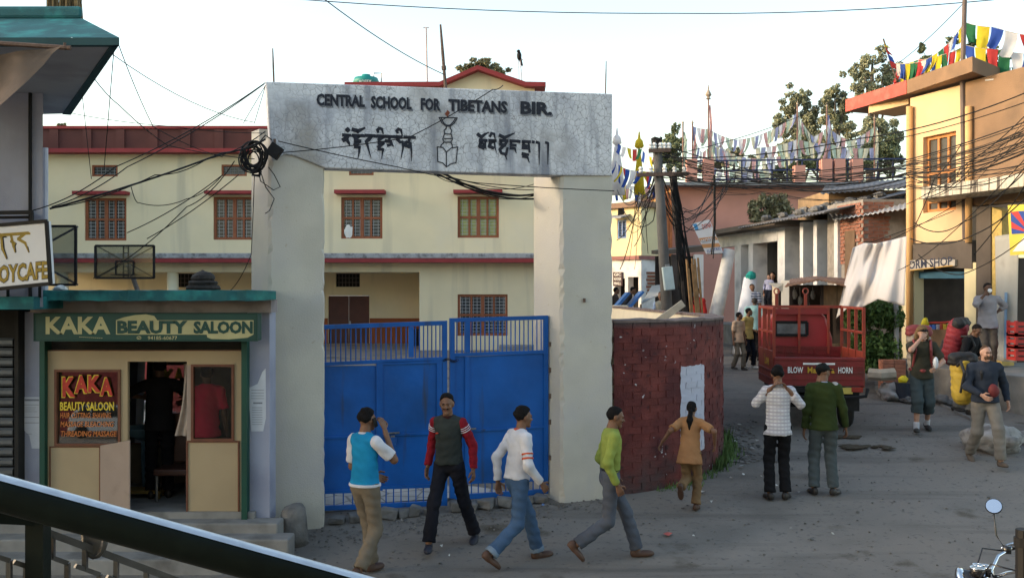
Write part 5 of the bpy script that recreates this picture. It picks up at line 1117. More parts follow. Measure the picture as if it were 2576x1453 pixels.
# ground floor of the yellow house
m = MB(); z0b = 1.2
ops = [(du(yp(1548, 700)), .0, du(yp(1572, 700)), 2.15), (du(yp(1580, 700)), 0, du(yp(1606, 700)), 2.2)]
ops = [(max(.05, o[0]), o[1]+.01, o[2], o[3]) for o in ops]
wall_holes(m, Vector((Lc.x, Lc.y, z0b)), LD, UZ, LNm, (Cc-Lc).length, zm-z0b-.06, ops, .3); m.quad(Vector((Cc.x, Cc.y, z0b)), Vector((Rc.x, Rc.y, z0b)), Vector((Rc.x, Rc.y, zm-.06)), Vector((Cc.x, Cc.y, zm-.06))); m.build('lower_wall', GRW, yh)
m = MB(); p, q = Lc-LNm*.6, Cc-LNm*.6; m.quad(Vector((p.x, p.y, z0b)), Vector((q.x, q.y, z0b)), Vector((q.x, q.y, zm)), Vector((p.x, p.y, zm))); m.build('inside', DARK, yh)
sgn = thing('snooker_sign', 'dark board lettered SNOOKER HALL on the yellow house', 'sign', yp(1556, 715, .1)); P = [yp(x, y, .06) for x, y in ((1542, 719), (1565, 719), (1565, 684), (1542, 684))]; m = MB(); m.prism(P, -LNm*.04); m.build('board', mat('sign_maroon', (.05, .025, .03), .8), sgn)
for s, y in (('GIC', 694), ('NOOKER', 705), ('HALL', 716)):
    p = yp(1545, y, .06); q = yp(1563, y, .06); text_obj('lettering', s, p, LD, UZ, (q-p).length, .11, mat('paint_white', (0, 0, 0)), sgn, .01, .01)
jal = MB(); rr = random.Random(4)
for j in range(7):
    for i in range(6): p = PX(1629+i*6+(j % 2)*3, 660+j*6.2, YY); q = Cc.lerp(Rc, .35+.1*i); jal.box((q.x+(j % 2)*.05, q.y-.03, 3.55-j*.13), (.12, .06, .08))
jal.build('brick_lattice', BK2, yh)
# ------------------------------------------------------------------ poles, signs, kiosk
POLE = mat('pole_concrete', (.085, .08, .075), .9, .2, 5, .3, 40); WOODD = mat('dark_wood', (.05, .04, .035), .9, .3, 8, .3, 40)
pl = thing('utility_pole', 'leaning grey utility pole with crossarms rising behind the curved brick wall', 'pole', PX(1690, 810, 19.5))
QY = 19.5; m = MB(); pb = PX(1692, 850, QY); pb.z = .8; pt = PX(1652, 352, QY); m.tube([pb, pt], [.12, .085], 10); m.build('shaft', POLE, pl, smooth=True)
for y, w in ((380, .32), (440, .75)):
    c = PX(1655+(y-352)*.08, y, QY-.1); m = MB(); m.bar(c-Vector((w*.6, 0, 0)), c+Vector((w*.7, 0, .02)), .07, .07); ca = m.build('crossarm', RUST, pl)
    for dx in (-.5, -.25, .1, .35, .6):
        m = MB(); m.lathe([(.02, 0), (.05, .03), (.03, .06), (.05, .09), (.02, .13)], c+Vector((dx*w, 0, .03)), 8); m.build('insulator', WHITE, ca)
m = MB(); rr = random.Random(8)
for k in range(14): a = rr.uniform(0, 6.3); c = pt+Vector((0, 0, -.05)); m.tube([c+Vector((.10*math.cos(a+t), .10*math.sin(a+t), -.05+.09*k*.12+.03*math.sin(3*t))) for t in (0, 1, 2, 3, 4)], .012, 4)
m.build('wire_knot', BLACK, pl)
m = MB(); c = PX(1681, 700, QY-.25); rot = Matrix.Rotation(R(-7), 3, 'Y'); m.box(c, (.19, .14, .44), rot); bx_ = m.build('meter_box', mat('meter_grey', (.36, .44, .45), .6, .1, 5), pl, bevel=.015)
m = MB(); m.box(c+Vector((-.02, -.02, .24)), (.08, .06, .05), rot); m.build('bracket', STEEL, pl)
# old wooden pole wrapped in hanging cables
op = thing('cable_bundle_pole', 'slanting dark pole wrapped in thick bundles of hanging black cables', 'pole', PX(1735, 800, 20.6)); CYb = 20.6
m = MB(); m.tube([Vector((PX(1742, 0, CYb).x, CYb, .85)), PX(1690, 430, CYb)], [.08, .06], 8); m.build('shaft', WOODD, op)
m = MB(); rr = random.Random(21)
for k in range(34):
    x0 = 1690+rr.uniform(-6, 10); x1 = 1735+rr.uniform(-28, 24); pts = [PX(lerp(x0, x1, t)+rr.uniform(-5, 5)*math.sin(t*3.1), lerp(rr.uniform(420, 480), rr.uniform(700, 800), t), CYb+rr.uniform(-.12, .12)) for t in (0, .3, .6, .85, 1)]; m.tube(pts, rr.uniform(.008, .018), 4, False)
m.build('hanging_cables', BLACK, op)
m = MB()
for k in range(10): x = 1742+rr.uniform(-16, 18); m.tube([PX(x-3, 640+rr.uniform(0, 40), CYb-.2), PX(x+8, 790, CYb-.2)], .022, 5)
m.build('bamboo', mat('bamboo', (.24, .14, .06), .7, .3, 8), op)
# sloping prop in front of the wall
m = MB(); m.bar(PX(1625, 830, 17.6), PX(1719, 762, 17.6), .07, .12); m.build('prop_beam', mat('pale_wood', (.36, .32, .26), .8, .2, 6), label='pale timber prop slanting from the brick wall to the utility pole', cat='beam')
# DONA sign on a wrapped leaning post
ds = thing('tilted_sign', 'tilted white and orange box sign lettered DONA on a leaning wrapped post', 'sign', PX(1790, 800, 24)); DY = 24.0
q = [PX(1776, 638, DY), PX(1818, 636, DY), PX(1783, 552, DY), PX(1740, 563, DY)]; m = MB(); dv = Vector((.09, .32, -.01))
m.prism(q, dv*1.1); m.build('box', SW, ds)
dn = Vector((0, -1, 0)); dpt = lambda x, y: PX(x, y, DY-.006)
m = MB(); m.add([dpt(*p) for p in ((1763, 608), (1806, 603), (1801, 594), (1758, 599))], [(0, 1, 2, 3)]); m.add([dpt(*p) for p in ((1769, 624), (1813, 620), (1808, 611), (1764, 614))], [(0, 1, 2, 3)]); m.build('stripe', mat('stripe_tan', (.50, .26, .12), .8), ds)
dU = (PX(1783, 552, DY)-PX(1740, 563, DY)).normalized(); dV = Vector((-dU.z, 0, dU.x))
text_obj('lettering', 'DONA', dpt(1768, 577), dU, dV, .22, .12, mat('dona_red', (.45, .10, .07), .8), ds, .004, .02)
text_obj('lettering', 'MOMO', dpt(1766, 612), dU, dV, .33, .09, SW, ds, .006, .02); text_obj('lettering', 'ELECTRIC', dpt(1780, 636), dU, dV, .32, .07, mat('dona_blue', (.10, .14, .32), .8), ds, .004, .01)
m = MB(); m.add([dpt(*p) for p in ((1750, 580), (1758, 578), (1752, 562), (1743, 564))], [(0, 1, 2, 3)]); m.build('blue_mark', mat('dona_cyan', (.06, .25, .5), .8), ds)
m = MB(); pb = PX(1788, 820, DY); pb.z = 1.0; pt = PX(1836, 628, DY+.2); m.tube([Vector((PX(1772, 0, DY).x, DY, 1.05)), pt], [.19, .14], 10); m.build('post', mat('wrap_white', (.58, .55, .50), .9, .15, 6, .4, 20), ds, smooth=True)
m = MB(); m.tube([PX(1796, 440, DY-.3), PX(1797, 560, DY-.3), PX(1790, 640, DY-.3)], .02, 5); m.tube([PX(1799, 440, DY-.3), PX(1800, 560, DY-.3), PX(1794, 650, DY-.3)], .012, 5); m.build('hanging_cable', BLACK, label='thick black cable hanging straight down in front of the tilted sign', cat='cable')
# white column wrapped in cloth near the striped boy
m = MB(); a1 = Vector((PX(1866, 0, 27).x, 27, 1.2)); b1 = PX(1888, 700, 27.4); m.tube([a1, a1.lerp(b1, .5), b1], [.26, .24, .18], 10); wp_ = m.build('wrapped_statue', mat('wrap_sheet', (.62, .62, .64), .9, .1, 5, .4, 12), smooth=True, label='tall bundle wrapped in white sheeting leaning at the shop row', cat='bundle')
m = MB(); m.blob(PX(1889, 696, 27.3), (.14, .12, .14), 3, .3); m.build('tied_top', mat('tie_green', (.01, .26, .22), .8), wp_)
# kiosk
kk = thing('wooden_kiosk', 'rickety wooden kiosk with rusty tin roof behind the red truck', 'kiosk', PX(2040, 860, 21)); KY = 21.0
KW = mat('kiosk_wood', (.20, .12, .06), .85, .25, 5, .3, 30, streak=((.10, .06, .03), .5, .7, 10)); KD = mat('kiosk_dark', (.035, .025, .02), .9, .3)
KR = mat('kiosk_roof', (.22, .11, .06), .7, .25, 5, .2, 30, stain=((.30, .17, .10), .5, .7, 3))
a1, b1 = PX(1985, 860, KY), PX(2135, 716, KY); g1 = 1.0
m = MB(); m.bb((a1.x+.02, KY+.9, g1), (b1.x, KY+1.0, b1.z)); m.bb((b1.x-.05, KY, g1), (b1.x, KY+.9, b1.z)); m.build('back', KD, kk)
for k in range(9):
    xa = PX(2068+k*7.4, 0, KY).x; m = MB(); m.bb((xa, KY-.02, PX(0, 768, KY).z), (xa+.055, KY+.01, PX(0, 718, KY).z)); m.build('plank', KW, kk)
for k in range(8):
    m = MB(); m.bb((PX(2000, 0, KY).x, KY-.1, g1+.05+k*.10), (PX(2135, 0, KY).x, KY-.07, g1+.14+k*.10)); m.build('plank', KW, kk)
for x in (1988, 2030, 2066, 2132):
    p = PX(x, 0, KY); m = MB(); m.bb((p.x-.03, KY-.06, g1), (p.x+.03, KY-.02, b1.z)); m.build('post', KD, kk)
m = MB(); m.quad(PX(1986, 790, KY), PX(1965, 790, KY+.6), PX(1965, 705, KY+.6), PX(1986, 705, KY)); m.build('side', TARP, kk)
tinroof('roof', '', PX(1974, 721, KY-.7), PX(2062, 704, KY-.6), PX(2042, 695, KY+.9), PX(1990, 701, KY+.9), 8, KR, kk, amp=.006); tinroof('roof', '', PX(2062, 704, KY-.6), PX(2140, 722, KY-.6), PX(2140, 700, KY+1), PX(2042, 694, KY+.9), 8, KR, kk, amp=.006)
for x, y in ((1998, 740), (2012, 755), (2030, 765), (2044, 742)):
    m = MB(); m.tube([PX(x, 722, KY+.3), PX(x+1, y, KY+.3)], .008, 4); m.blob(PX(x+1, y, KY+.3), (.05, .05, .10), x, .3, 8, 6); m.build('hanging_goods', mat('goods_pale', (.35, .33, .3), .7, .3), kk)
# poster board beside the kiosk
pbd = thing('poster_board', 'sunlit board of torn posters under a white plastic flap beside the kiosk', 'board', PX(1965, 840, 22)); m = MB(); p0, p1 = PX(1944, 850, 22.2), PX(1982, 718, 21.8); m.prism([Vector((p0.x, 22.2, 1.0)), Vector((p1.x, 21.8, 1.0)), Vector((p1.x, 21.8, p1.z)), Vector((p0.x, 22.2, p1.z))], (0, .06, 0)); m.build('board', mat('poster_paper', (.52, .44, .32), .9, .2, 3, stain=((.25, .2, .17), .52, .6, 9)), pbd)
m = MB(); m.add([PX(1930, 712, 21.6), PX(1975, 712, 21.4), PX(1998, 713, 21.4), PX(1972, 738, 21.5), PX(1955, 725, 21.5)], [(0, 4, 3, 2, 1)]); o = m.build('plastic_flap', TARP, pbd); md = o.modifiers.new('s', 'SOLIDIFY'); md.thickness = .006
# big white sheet on lines
SHT = mat('white_sheet', (.72, .685, .67), .9, .04, 2, .1, 20, custom=translucent(.25))
wsh = thing('white_sheet', 'large white cloth sheet hung from lines above the hedge', 'sheet', PX(2200, 775, 20.5)); HY = 20.5
topc = [(2146, 623), (2172, 611), (2205, 612), (2240, 604), (2280, 594)]; botc = [(2103, 800), (2130, 776), (2165, 774), (2208, 752), (2275, 769)]; m = MB(); nu, nv = 40, 24
def pwl(P, t): s = t*(len(P)-1); i = min(int(s), len(P)-2); f = s-i; return (lerp(P[i][0], P[i+1][0], f), lerp(P[i][1], P[i+1][1], f))
for j in range(nv+1):
    for i in range(nu+1):
        u, v = i/nu, j/nv; a_ = pwl(topc, u); b_ = pwl(botc, u); x, y = lerp(a_[0], b_[0], v), lerp(a_[1], b_[1], v)
        fold = .06*math.sin(u*34+v*1.5)*(1-.4*v)+.09*math.sin(u*11+2*v)+.13*math.sin(v*9-abs(u-.45)*9)*math.exp(-((u-.45)/.25)**2)
        p = PX(x, y, HY-.1-1.5*u+fold); m.v.append(tuple(p))
m.f = [(j*(nu+1)+i, (j+1)*(nu+1)+i, (j+1)*(nu+1)+i+1, j*(nu+1)+i+1) for j in range(nv) for i in range(nu)]
o = m.build('cloth', SHT, wsh, smooth=True); md = o.modifiers.new('s', 'SOLIDIFY'); md.thickness = .005
m = MB(); m.tube([Vector((PX(2256, 0, 20.7).x, 20.7, 1.0)), PX(2254, 745, 20.7)], .05, 8); m.build('sheet_post', mat('grey_post', (.3, .3, .3), .8), label='grey pipe post under the corner of the white sheet', cat='post')
m = MB(); p = hit(2244, 965); 
bp = thing('brick_pier', 'low pier of loose bricks at the foot of the grey post', 'pier', PX(2244, 930, 20.0)); pz = gz(0, 20)
for k in range(9):
    for s1 in (-1, 1): c = PX(2244, 0, 20.0); m = MB(); m.box((c.x+s1*.115, 20.0+random.uniform(-.01, .01), pz+.05+k*.075), (.22, .24, .068)); m.build('brick', BK2, bp)
m = MB(); m.tube([PX(2185, 940, 19.6), PX(2215, 943, 19.5), PX(2250, 940, 19.5)], .12, 8); m.v = [(v[0], v[1], max(v[2], gz(0, 19.5)-.02)) for v in m.v]; m.build('log', mat('log_pale', (.34, .30, .24), .9, .2, 5, .3), label='pale log lying on the kerb by the brick pier', cat='log')
b_ = PX(2272, 940, 19.3); m = MB(); m.lathe([(.12, 0), (.15, .3), (.155, .3)], (b_.x, 19.3, gz(0, 19.3)+.05), 12); bk_ = m.build('bucket', mat('bucket_dark', (.03, .035, .05), .6), label='dark bucket with a yellow wrapper on the shop kerb', cat='bucket'); m = MB(); m.blob((b_.x, 19.3, gz(0, 19.3)+.4), (.09, .06, .08), 2, .3); m.build('wrapper', mat('bag_yellow', (0, 0, 0)), bk_)

# ------------------------------------------------------------------ red three-wheeled pickup, seen from behind
TRK = mat('truck_red', (.17, .014, .016), .38, .15, 3, .05, 30, spec=.5, stain=((.10, .018, .016), .5, .7, 4), streak=((.09, .035, .025), .6, .8, 12)); TRO = mat('truck_orange_red', (.23, .034, .018), .5, .2, 4, stain=((.13, .03, .02), .5, .7, 8))
TYRE = mat('tyre', (.018, .018, .018), .9, .2, 20); TWH = mat('truck_white', (.70, .70, .68), .7)
tk0 = PX(1947, 0, 16.5); tz = gz(0, 16.9)
tr = thing('pickup_truck', 'red three-wheeled pickup with open cage bed and BLOW HORN tailgate', 'truck', (tk0.x, 16.5, tz), world=False, rz=R(-5))
W_ = 1.41; BL = 1.5; Bf, Bt = .74, 1.15
def tpart(name, mt, fn, par=None, **k): m = MB(); fn(m); return m.build(name, mt, par or tr, **k)
tg = tpart('tailgate', TRK, lambda m: (m.bb((0, -.03, Bf-.02), (W_, .0, Bt)), m.bar((0, -.02, Bt), (W_, -.02, Bt), .05, .05)), bevel=.008)
for z in (.83, .93, 1.03): tpart('rib', TRK, lambda m: m.bar((.02, -.035, z), (W_-.02, -.035, z), .02, .018), tg)
tpart('latch', TWH, lambda m: (m.bb((.45, -.05, 1.06), (.95, -.04, 1.09))), tg)
text_obj('lettering', 'BLOW', (.21, -.05, .925), UX, UZ, .24, .10, TWH, tg, .004, .02); text_obj('lettering', 'HORN', (1.0, -.05, .925), UX, UZ, .22, .10, TWH, tg, .004, .02)
text_obj('lettering', 'Mahindra', (.52, -.05, .925), UX, UZ, .42, .10, mat('truck_yellow', (.50, .30, .03), .7), tg, .004, .02)
tpart('bed_floor', TRK, lambda m: m.bb((0, 0, Bf), (W_, BL, Bf+.04)))
sl = tpart('bed_side', TRO, lambda m: (m.bb((-.02, 0, Bf-.05), (.01, BL, Bt+.12))), bevel=.006); tpart('bed_side', TRO, lambda m: m.bb((W_-.01, 0, Bf-.05), (W_+.02, BL, Bt+.12)), bevel=.006)
for z in (.82, .95): tpart('rib', TRK, lambda m: m.bar((-.03, .05, z), (-.03, BL-.05, z), .02, .02), sl)
M90 = Vector((0, -1, 0)); text_obj('lettering', 'Love', (-.025, .75, 1.02), Vector((0, -1, 0)), UZ, .45, .17, mat('truck_yellow', (0, 0, 0)), sl, .006, .03)
CT = 1.96
for x in (0, W_):
    for y in (0, .5, 1.0, BL): tpart('cage_upright', TRO, lambda m: m.bar((x, y, Bt), (x, y, CT), .045, .045))
    for z in (1.57, CT): tpart('cage_rail', TRO, lambda m: m.bar((x, -.02, z), (x, BL+.02, z), .04, .04))
tpart('cage_rail', TRO, lambda m: m.bar((0, BL, CT), (W_, BL, CT), .045, .05)); tpart('cage_rail', TRO, lambda m: m.bar((0, -.01, CT+.003), (W_*.0+.02, -.01, CT+.003), .045, .05))
for x in (.10, .68, 1.18): tpart('cage_upright', TRO, lambda m: m.bar((x, BL, Bt), (x, BL, CT), .04, .04))
tpart('cage_board', TRK, lambda m: m.bb((.1, BL-.02, CT-.13), (W_-.25, BL+.01, CT-.03)))
for x in (.30, .80):
    tpart('ring_post', TRO, lambda m: (m.bar((x, BL+.05, CT), (x, BL+.05, CT+.22), .05, .03), m.tube([(x+.045*math.cos(k*.5), BL+.05, CT+.27+.05*math.sin(k*.5)) for k in range(14)], .012, 5)))
tpart('headboard', TRK, lambda m: m.bb((.02, BL, Bf), (W_-.02, BL+.03, 1.27)))
for k in range(5): tpart('rib', TRK, lambda m: m.bar((.06, BL-.006, .86+k*.11), (W_-.06, BL-.006, .84+k*.09), .012, .012)); tpart('rib', TRK, lambda m: m.bar((.2+k*.25, BL-.008, Bf+.05), (.2+k*.25, BL-.008, 1.25), .012, .012))
# cab
cabp = [(.16, .75), (.16, 1.45), (.22, 1.78), (.30, 1.86), (1.06, 1.86), (1.16, 1.78), (1.27, 1.40), (1.30, .75)]
cab = tpart('cab', mat('cab_red', (.30, .022, .028), .35, .12, 3, spec=.5), lambda m: m.prism([(x, BL+.08, z) for x, z in cabp], (0, 1.15, 0)), bevel=.04)
tpart('rear_window', mat('truck_glass', (.10, .11, .12), .2, .3, 8), lambda m: m.bb((.30, BL+.05, 1.48), (.80, BL+.081, 1.67)), cab, bevel=.01); tpart('window_seal', BLACK, lambda m: (m.bar((.27, BL+.06, 1.46), (.83, BL+.06, 1.46), .04, .045), m.bar((.27, BL+.06, 1.69), (.83, BL+.06, 1.69), .04, .045), m.bar((.27, BL+.06, 1.46), (.27, BL+.06, 1.69), .04, .045), m.bar((.83, BL+.06, 1.46), (.83, BL+.06, 1.69), .04, .045)), cab)
tpart('chassis', BLACK, lambda m: (m.bb((.25, .0, .50), (.40, 2.6, .68)), m.bb((1.02, .0, .50), (1.17, 2.6, .68)), m.bb((.3, .3, .35), (1.1, .5, .55)), m.bb((.35, .6, .33), (1.05, 1.2, .6))))
tpart('bumper', BLACK, lambda m: (m.tube([(.1, -.12, .55), (1.25, -.12, .55), (1.42, -.10, .57), (1.46, -.05, .68)], .028, 8), m.bb((.05, -.06, .62), (W_-.05, -.02, .70))))
for x in (.12, W_-.12): tpart('tail_lamp', mat('lamp_red', (.25, .03, .02), .25), lambda m: m.bb((x-.09, -.08, .63), (x+.09, -.055, .71)))
tpart('number_plate', mat('plate_yellow', (.45, .36, .08), .6), lambda m: m.bb((.92, -.075, .60), (1.22, -.062, .70)))
def wheel(m, x, y, r, w): m.lathe([(r*.55, -w/2), (r*.9, -w/2), (r, -w*.32), (r, w*.32), (r*.9, w/2), (r*.55, w/2)], (x, y, r), 20, Matrix(((0, 0, 1), (1, 0, 0), (0, 1, 0))))
for x, y in ((.16, .55), (W_-.16, .55), (W_/2, 2.55)):
    wh = tpart('wheel', TYRE, lambda m: wheel(m, x, y, .27, .17), smooth=False); tpart('rim', STEEL, lambda m: m.lathe([(.05, -.09), (.15, -.07), (.15, .07), (.05, .09)], (x, y, .27), 14, Matrix(((0, 0, 1), (1, 0, 0), (0, 1, 0)))), wh)
for x in (.16, W_-.16): tpart('mud_flap', TYRE, lambda m: m.bb((x-.13, .15, .30), (x+.13, .17, .62)))

# ------------------------------------------------------------------ foliage
def leafmat(name, rgb, var=.4): 
    def c(e, col, h): 
        e['b'].inputs['Subsurface Weight'].default_value = 0; return e['mixc'](e['ramp'](e['nz'](.9, 3), .35, .65), col, tuple(q*1.7 for q in rgb))
    return mat(name, rgb, .7, var, 9, custom=c)
def foliage(m, blobs, n, size, rng, droop=0.0):
    tot = sum(b[3]*b[4]*b[5] for b in blobs)
    for (x, y, z, rx, ry, rz) in [(b[0], b[1], b[2], b[3], b[4], b[5]) for b in blobs]:
        k = int(n*(rx*ry*rz)/tot)+8
        for _ in range(k):
            while True:
                d = Vector((rng.uniform(-1, 1), rng.uniform(-1, 1), rng.uniform(-1, 1)))
                if d.length < 1: break
            d = d.normalized()*(d.length**.9); c = Vector((x+d.x*rx, y+d.y*ry, z+d.z*rz)); s = size*rng.uniform(.6, 1.4)
            u = Vector((rng.gauss(0, 1), rng.gauss(0, 1), rng.gauss(0, 1)-droop)).normalized(); v = u.cross(Vector((rng.gauss(0, 1), rng.gauss(0, 1), rng.gauss(0, 1)))).normalized()
            m.add([c-u*s, c+v*s*.45, c+u*s, c-v*s*.45], [(0, 1, 2, 3)])
LEUC = leafmat('leaf_eucalyptus', (.17, .18, .115)); LDK = leafmat('leaf_dark', (.095, .115, .06)); LHG = leafmat('leaf_hedge', (.055, .10, .025)); LOL = leafmat('leaf_olive', (.14, .135, .075)); BARK = mat('bark', (.16, .13, .10), .9, .3, 6, .3)
def tree(name, label, px, Y, ybase, clumps, n, size, mt, seed, trunk_r=.2, group=None):
    """clumps in pixels: (x, y, half-width, half-height)"""
    rng = random.Random(seed); base = Vector((PX(px, 0, Y).x, Y, 1.5)); t = thing(name, label, 'tree', base, group); s = Y/F
    m = MB(); B = []
    for (x, y, rx, ry) in clumps:
        c = PX(x, y, Y+rng.uniform(-1, 1)*rx*s*.7)
        for k in range(18):
            o = Vector((rng.gauss(0, .55)*rx*s, rng.gauss(0, .55)*rx*s, rng.gauss(0, .5)*ry*s)); q = rng.uniform(.18, .42); B.append((c.x+o.x, c.y+o.y, c.z+o.z, rx*s*q, rx*s*q, ry*s*q))
    foliage(m, B, int(n*1.4), size*.40, rng, .4); m.build('crown', mt, t)
    top = max(clumps, key=lambda c: -c[1]); tt = PX(top[0], top[1], Y); m = MB()
    m.tube([base-UZ*.5, base.lerp(tt, .3)+Vector((rng.uniform(-.2, .2), 0, 0)), base.lerp(tt, .65)+Vector((rng.uniform(-.3, .3), 0, 0)), tt], [trunk_r, trunk_r*.75, trunk_r*.5, trunk_r*.15], 8)
    for (x, y, rx, ry) in clumps:
        c = PX(x, y, Y); zq = lerp(base.z, tt.z, .35); st_ = base.lerp(tt, max(.2, min(.8, (c.z-base.z)/(tt.z-base.z)-.25))); m.tube([st_, st_.lerp(c, .5)+UZ*.2, c], [trunk_r*.4, trunk_r*.25, trunk_r*.1], 6)
    m.build('trunk', BARK, t, smooth=True); return t
TG = 'tall airy trees on the ridge behind the flags'
tree('eucalyptus_tree', 'tallest airy eucalyptus with a notched crown behind the flag poles', 2010, 62, 600, [(2000, 240, 28, 26), (1985, 285, 34, 30), (2035, 290, 32, 34), (1965, 330, 28, 26), (2020, 345, 42, 30), (2060, 370, 36, 34), (1975, 385, 40, 24)], 8000, .26, LEUC, 1, .35, TG)
tree('eucalyptus_tree', 'slim eucalyptus standing between its two taller neighbours', 2110, 60, 600, [(2100, 248, 26, 24), (2122, 270, 24, 26), (2085, 290, 26, 30), (2110, 320, 30, 26), (2095, 360, 34, 26)], 5500, .25, LEUC, 2, .3, TG)
tree('eucalyptus_tree', 'eucalyptus with drooping crown rising behind the red roof slab', 2200, 58, 600, [(2195, 150, 30, 26), (2175, 185, 28, 30), (2222, 195, 34, 34), (2185, 230, 30, 30), (2230, 250, 34, 34), (2180, 330, 44, 34), (2230, 345, 36, 40)], 8000, .24, LEUC, 3, .35, TG)
tree('shade_tree', 'dense dark green tree mass low behind the pink terrace', 2070, 56, 600, [(1960, 425, 45, 30), (2030, 410, 45, 36), (2100, 400, 45, 40), (2170, 405, 45, 42), (2235, 400, 40, 45), (1880, 430, 30, 22)], 9000, .26, LDK, 4, .35)
tree('conifer_tree', 'dark feathery conifer beside the leaning utility pole', 1690, 50, 600, [(1697, 330, 10, 18), (1690, 360, 24, 18), (1705, 365, 20, 16), (1680, 385, 32, 16), (1700, 405, 34, 18), (1690, 430, 34, 18)], 4500, .22, LDK, 5, .2)
tree('round_tree', 'round-topped tree peeping over the school roof gable', 1200, 60, 300, [(1185, 172, 30, 16), (1215, 166, 30, 16), (1240, 175, 24, 14), (1205, 190, 50, 16)], 3500, .25, LOL, 6, .3)
tree('far_shrub_tree', 'tiny tree top showing over the school parapet', 156, 60, 300, [(156, 318, 10, 8)], 500, .2, LOL, 7, .12)
tree('flag_side_tree', 'bare leafy tree behind the prayer flags on the orange roof', 2400, 40, 200, [(2320, 125, 12, 10), (2330, 150, 14, 12), (2400, 100, 12, 10), (2445, 110, 12, 10), (2490, 160, 22, 26), (2530, 140, 16, 16)], 1500, .2, LDK, 8, .1)
tree('hill_tree', 'grey-green tree tangled behind the small prayer flags', 1830, 52, 600, [(1850, 385, 24, 14), (1820, 415, 30, 16), (1770, 425, 26, 14), (1895, 405, 26, 16)], 3000, .22, LOL, 9, .2)
def shrub(name, label, blobs, n, size, mt, seed, stems=True):
    t = thing(name, label, 'shrub', (blobs[0][0], blobs[0][1], blobs[0][2]-blobs[0][5])); m = MB(); foliage(m, blobs, n, size, random.Random(seed), .2); m.build('foliage', mt, t)
    m = MB(); rg = random.Random(seed)
    for b in blobs:
        for k in range(3): m.tube([(b[0]+rg.uniform(-.1, .1), b[1], b[2]-b[5]*1.15), (b[0]+rg.uniform(-.4, .4)*b[3], b[1], b[2]+b[5]*.4)], [.018, .006], 5)
    m.build('stem', BARK, t)
bl = []
for x, y, w, h in ((2150, 800, 26, 50), (2185, 790, 26, 46), (2220, 790, 26, 46), (2250, 800, 18, 50), (2160, 870, 26, 50), (2200, 870, 28, 56), (2240, 880, 24, 60), (2190, 915, 30, 30), (2235, 915, 26, 26)):
    p = PX(x, y, 20.9); s = 20.9/F; bl.append((p.x, 20.9, p.z, w*s*1.1, .35, h*s*.8))
shrub('hedge', 'dense green hedge bank under the white sheet', bl, 7000, .05, LHG, 12)
p = PX(1935, 518, 33.5); s = 33.5/F; shrub('roof_shrub', 'scraggly olive shrub in front of the pink wall above the shop roof', [(p.x+dx*s, 33.5, p.z-dy*s, w*s, .4, h*s) for dx, dy, w, h in ((-40, 10, 14, 26), (-15, -12, 14, 20), (8, -5, 16, 26), (35, -8, 14, 24), (48, 15, 14, 20), (15, 25, 40, 22), (-25, 30, 25, 18))], 1500, .085, LOL, 13)
# weeds and rubbish along the wall foot
m = MB(); rg = random.Random(5)
for _ in range(900):
    s = rg.uniform(.6, 3.9); p, d, nn = wpos(s); o = abs(rg.gauss(0, .09)); q = p+nn*(.03+o); z = gz(q.x, q.y); h = rg.uniform(.03, .13)*(1.5 if s > 1.9 else .7); a = rg.uniform(0, 6.3)
    if s < 1.9 and rg.random() < .6: continue
    m.add([q+Vector((0, 0, z-q.z-.01))+Vector((math.cos(a), math.sin(a), 0))*.012, q+Vector((0, 0, z-q.z-.01))-Vector((math.cos(a), math.sin(a), 0))*.012, q+Vector((rg.uniform(-.05, .05), rg.uniform(-.05, .05), z-q.z+h))], [(0, 1, 2)])
m.build('weeds', LHG, label='weeds growing along the foot of the brick wall', cat='weeds', kind='stuff')
LC = [mat('litter%d' % i, c, .7, .1) for i, c in enumerate([(.55, .55, .53), (.4, .38, .33), (.45, .10, .08), (.12, .2, .4), (.5, .45, .2), (.28, .26, .24)])]
m = MB(); rg = random.Random(6)
for _ in range(260):
    s = rg.uniform(2.4, 4.6); p, d, nn = wpos(s); q = p+nn*(.12+abs(rg.gauss(0, .25))); z = gz(q.x, q.y)+.004; r = rg.uniform(.012, .045); m.blob((q.x, q.y, z), (r, r*.8, r*.35), rg.random()*9, .5, 5, 3)
m.build('rubble', STONE, label='scattered grey rubble and dirt at the bend of the brick wall', cat='rubble', kind='stuff')
m = MB(); rg = random.Random(16)
for _ in range(1500):
    if rg.random() < .4: q = gp(rg.uniform(690, 1540), 1300); q = q+GN*abs(rg.gauss(0, .35)); q.z = 0
    else: q = Vector((rg.uniform(-4, 7), rg.uniform(10.7, 18), 0))
    if q.x > 1.3 and wpos(0)[0].y-.1 < q.y and q.x < 3.3: continue
    r = rg.uniform(.006, .02)*(1.4 if rg.random() < .1 else 1); m.blob((q.x, q.y, gz(q.x, q.y)+.002), (r, r*.8, r*.5), rg.random()*9, .5, 5, 3)
m.build('gravel', STONE, label='loose grit and pebbles scattered over the road', cat='gravel', kind='stuff')
DUNG = mat('dung', (.055, .042, .026), .95, .3, 14, .5, 40)
for px, py, w, lb in ((2175, 1122, 130, 'larger dark brown patch of dung on the road behind the truck'), (2120, 1098, 90, 'smaller dark brown smear of dung by the green-sweatered man')):
    p = hit(px, py); s = p.y/F; m = MB(); rg = random.Random(px)
    for k in range(22): m.blob((p.x+rg.uniform(-.42, .42)*w*s, p.y+rg.gauss(0, .09), p.z), (rg.uniform(.05, .14), rg.uniform(.04, .1), .012), k*1.3+px, .6, 9, 4)
    m.build('dung_patch', DUNG, label=lb, cat='dung')
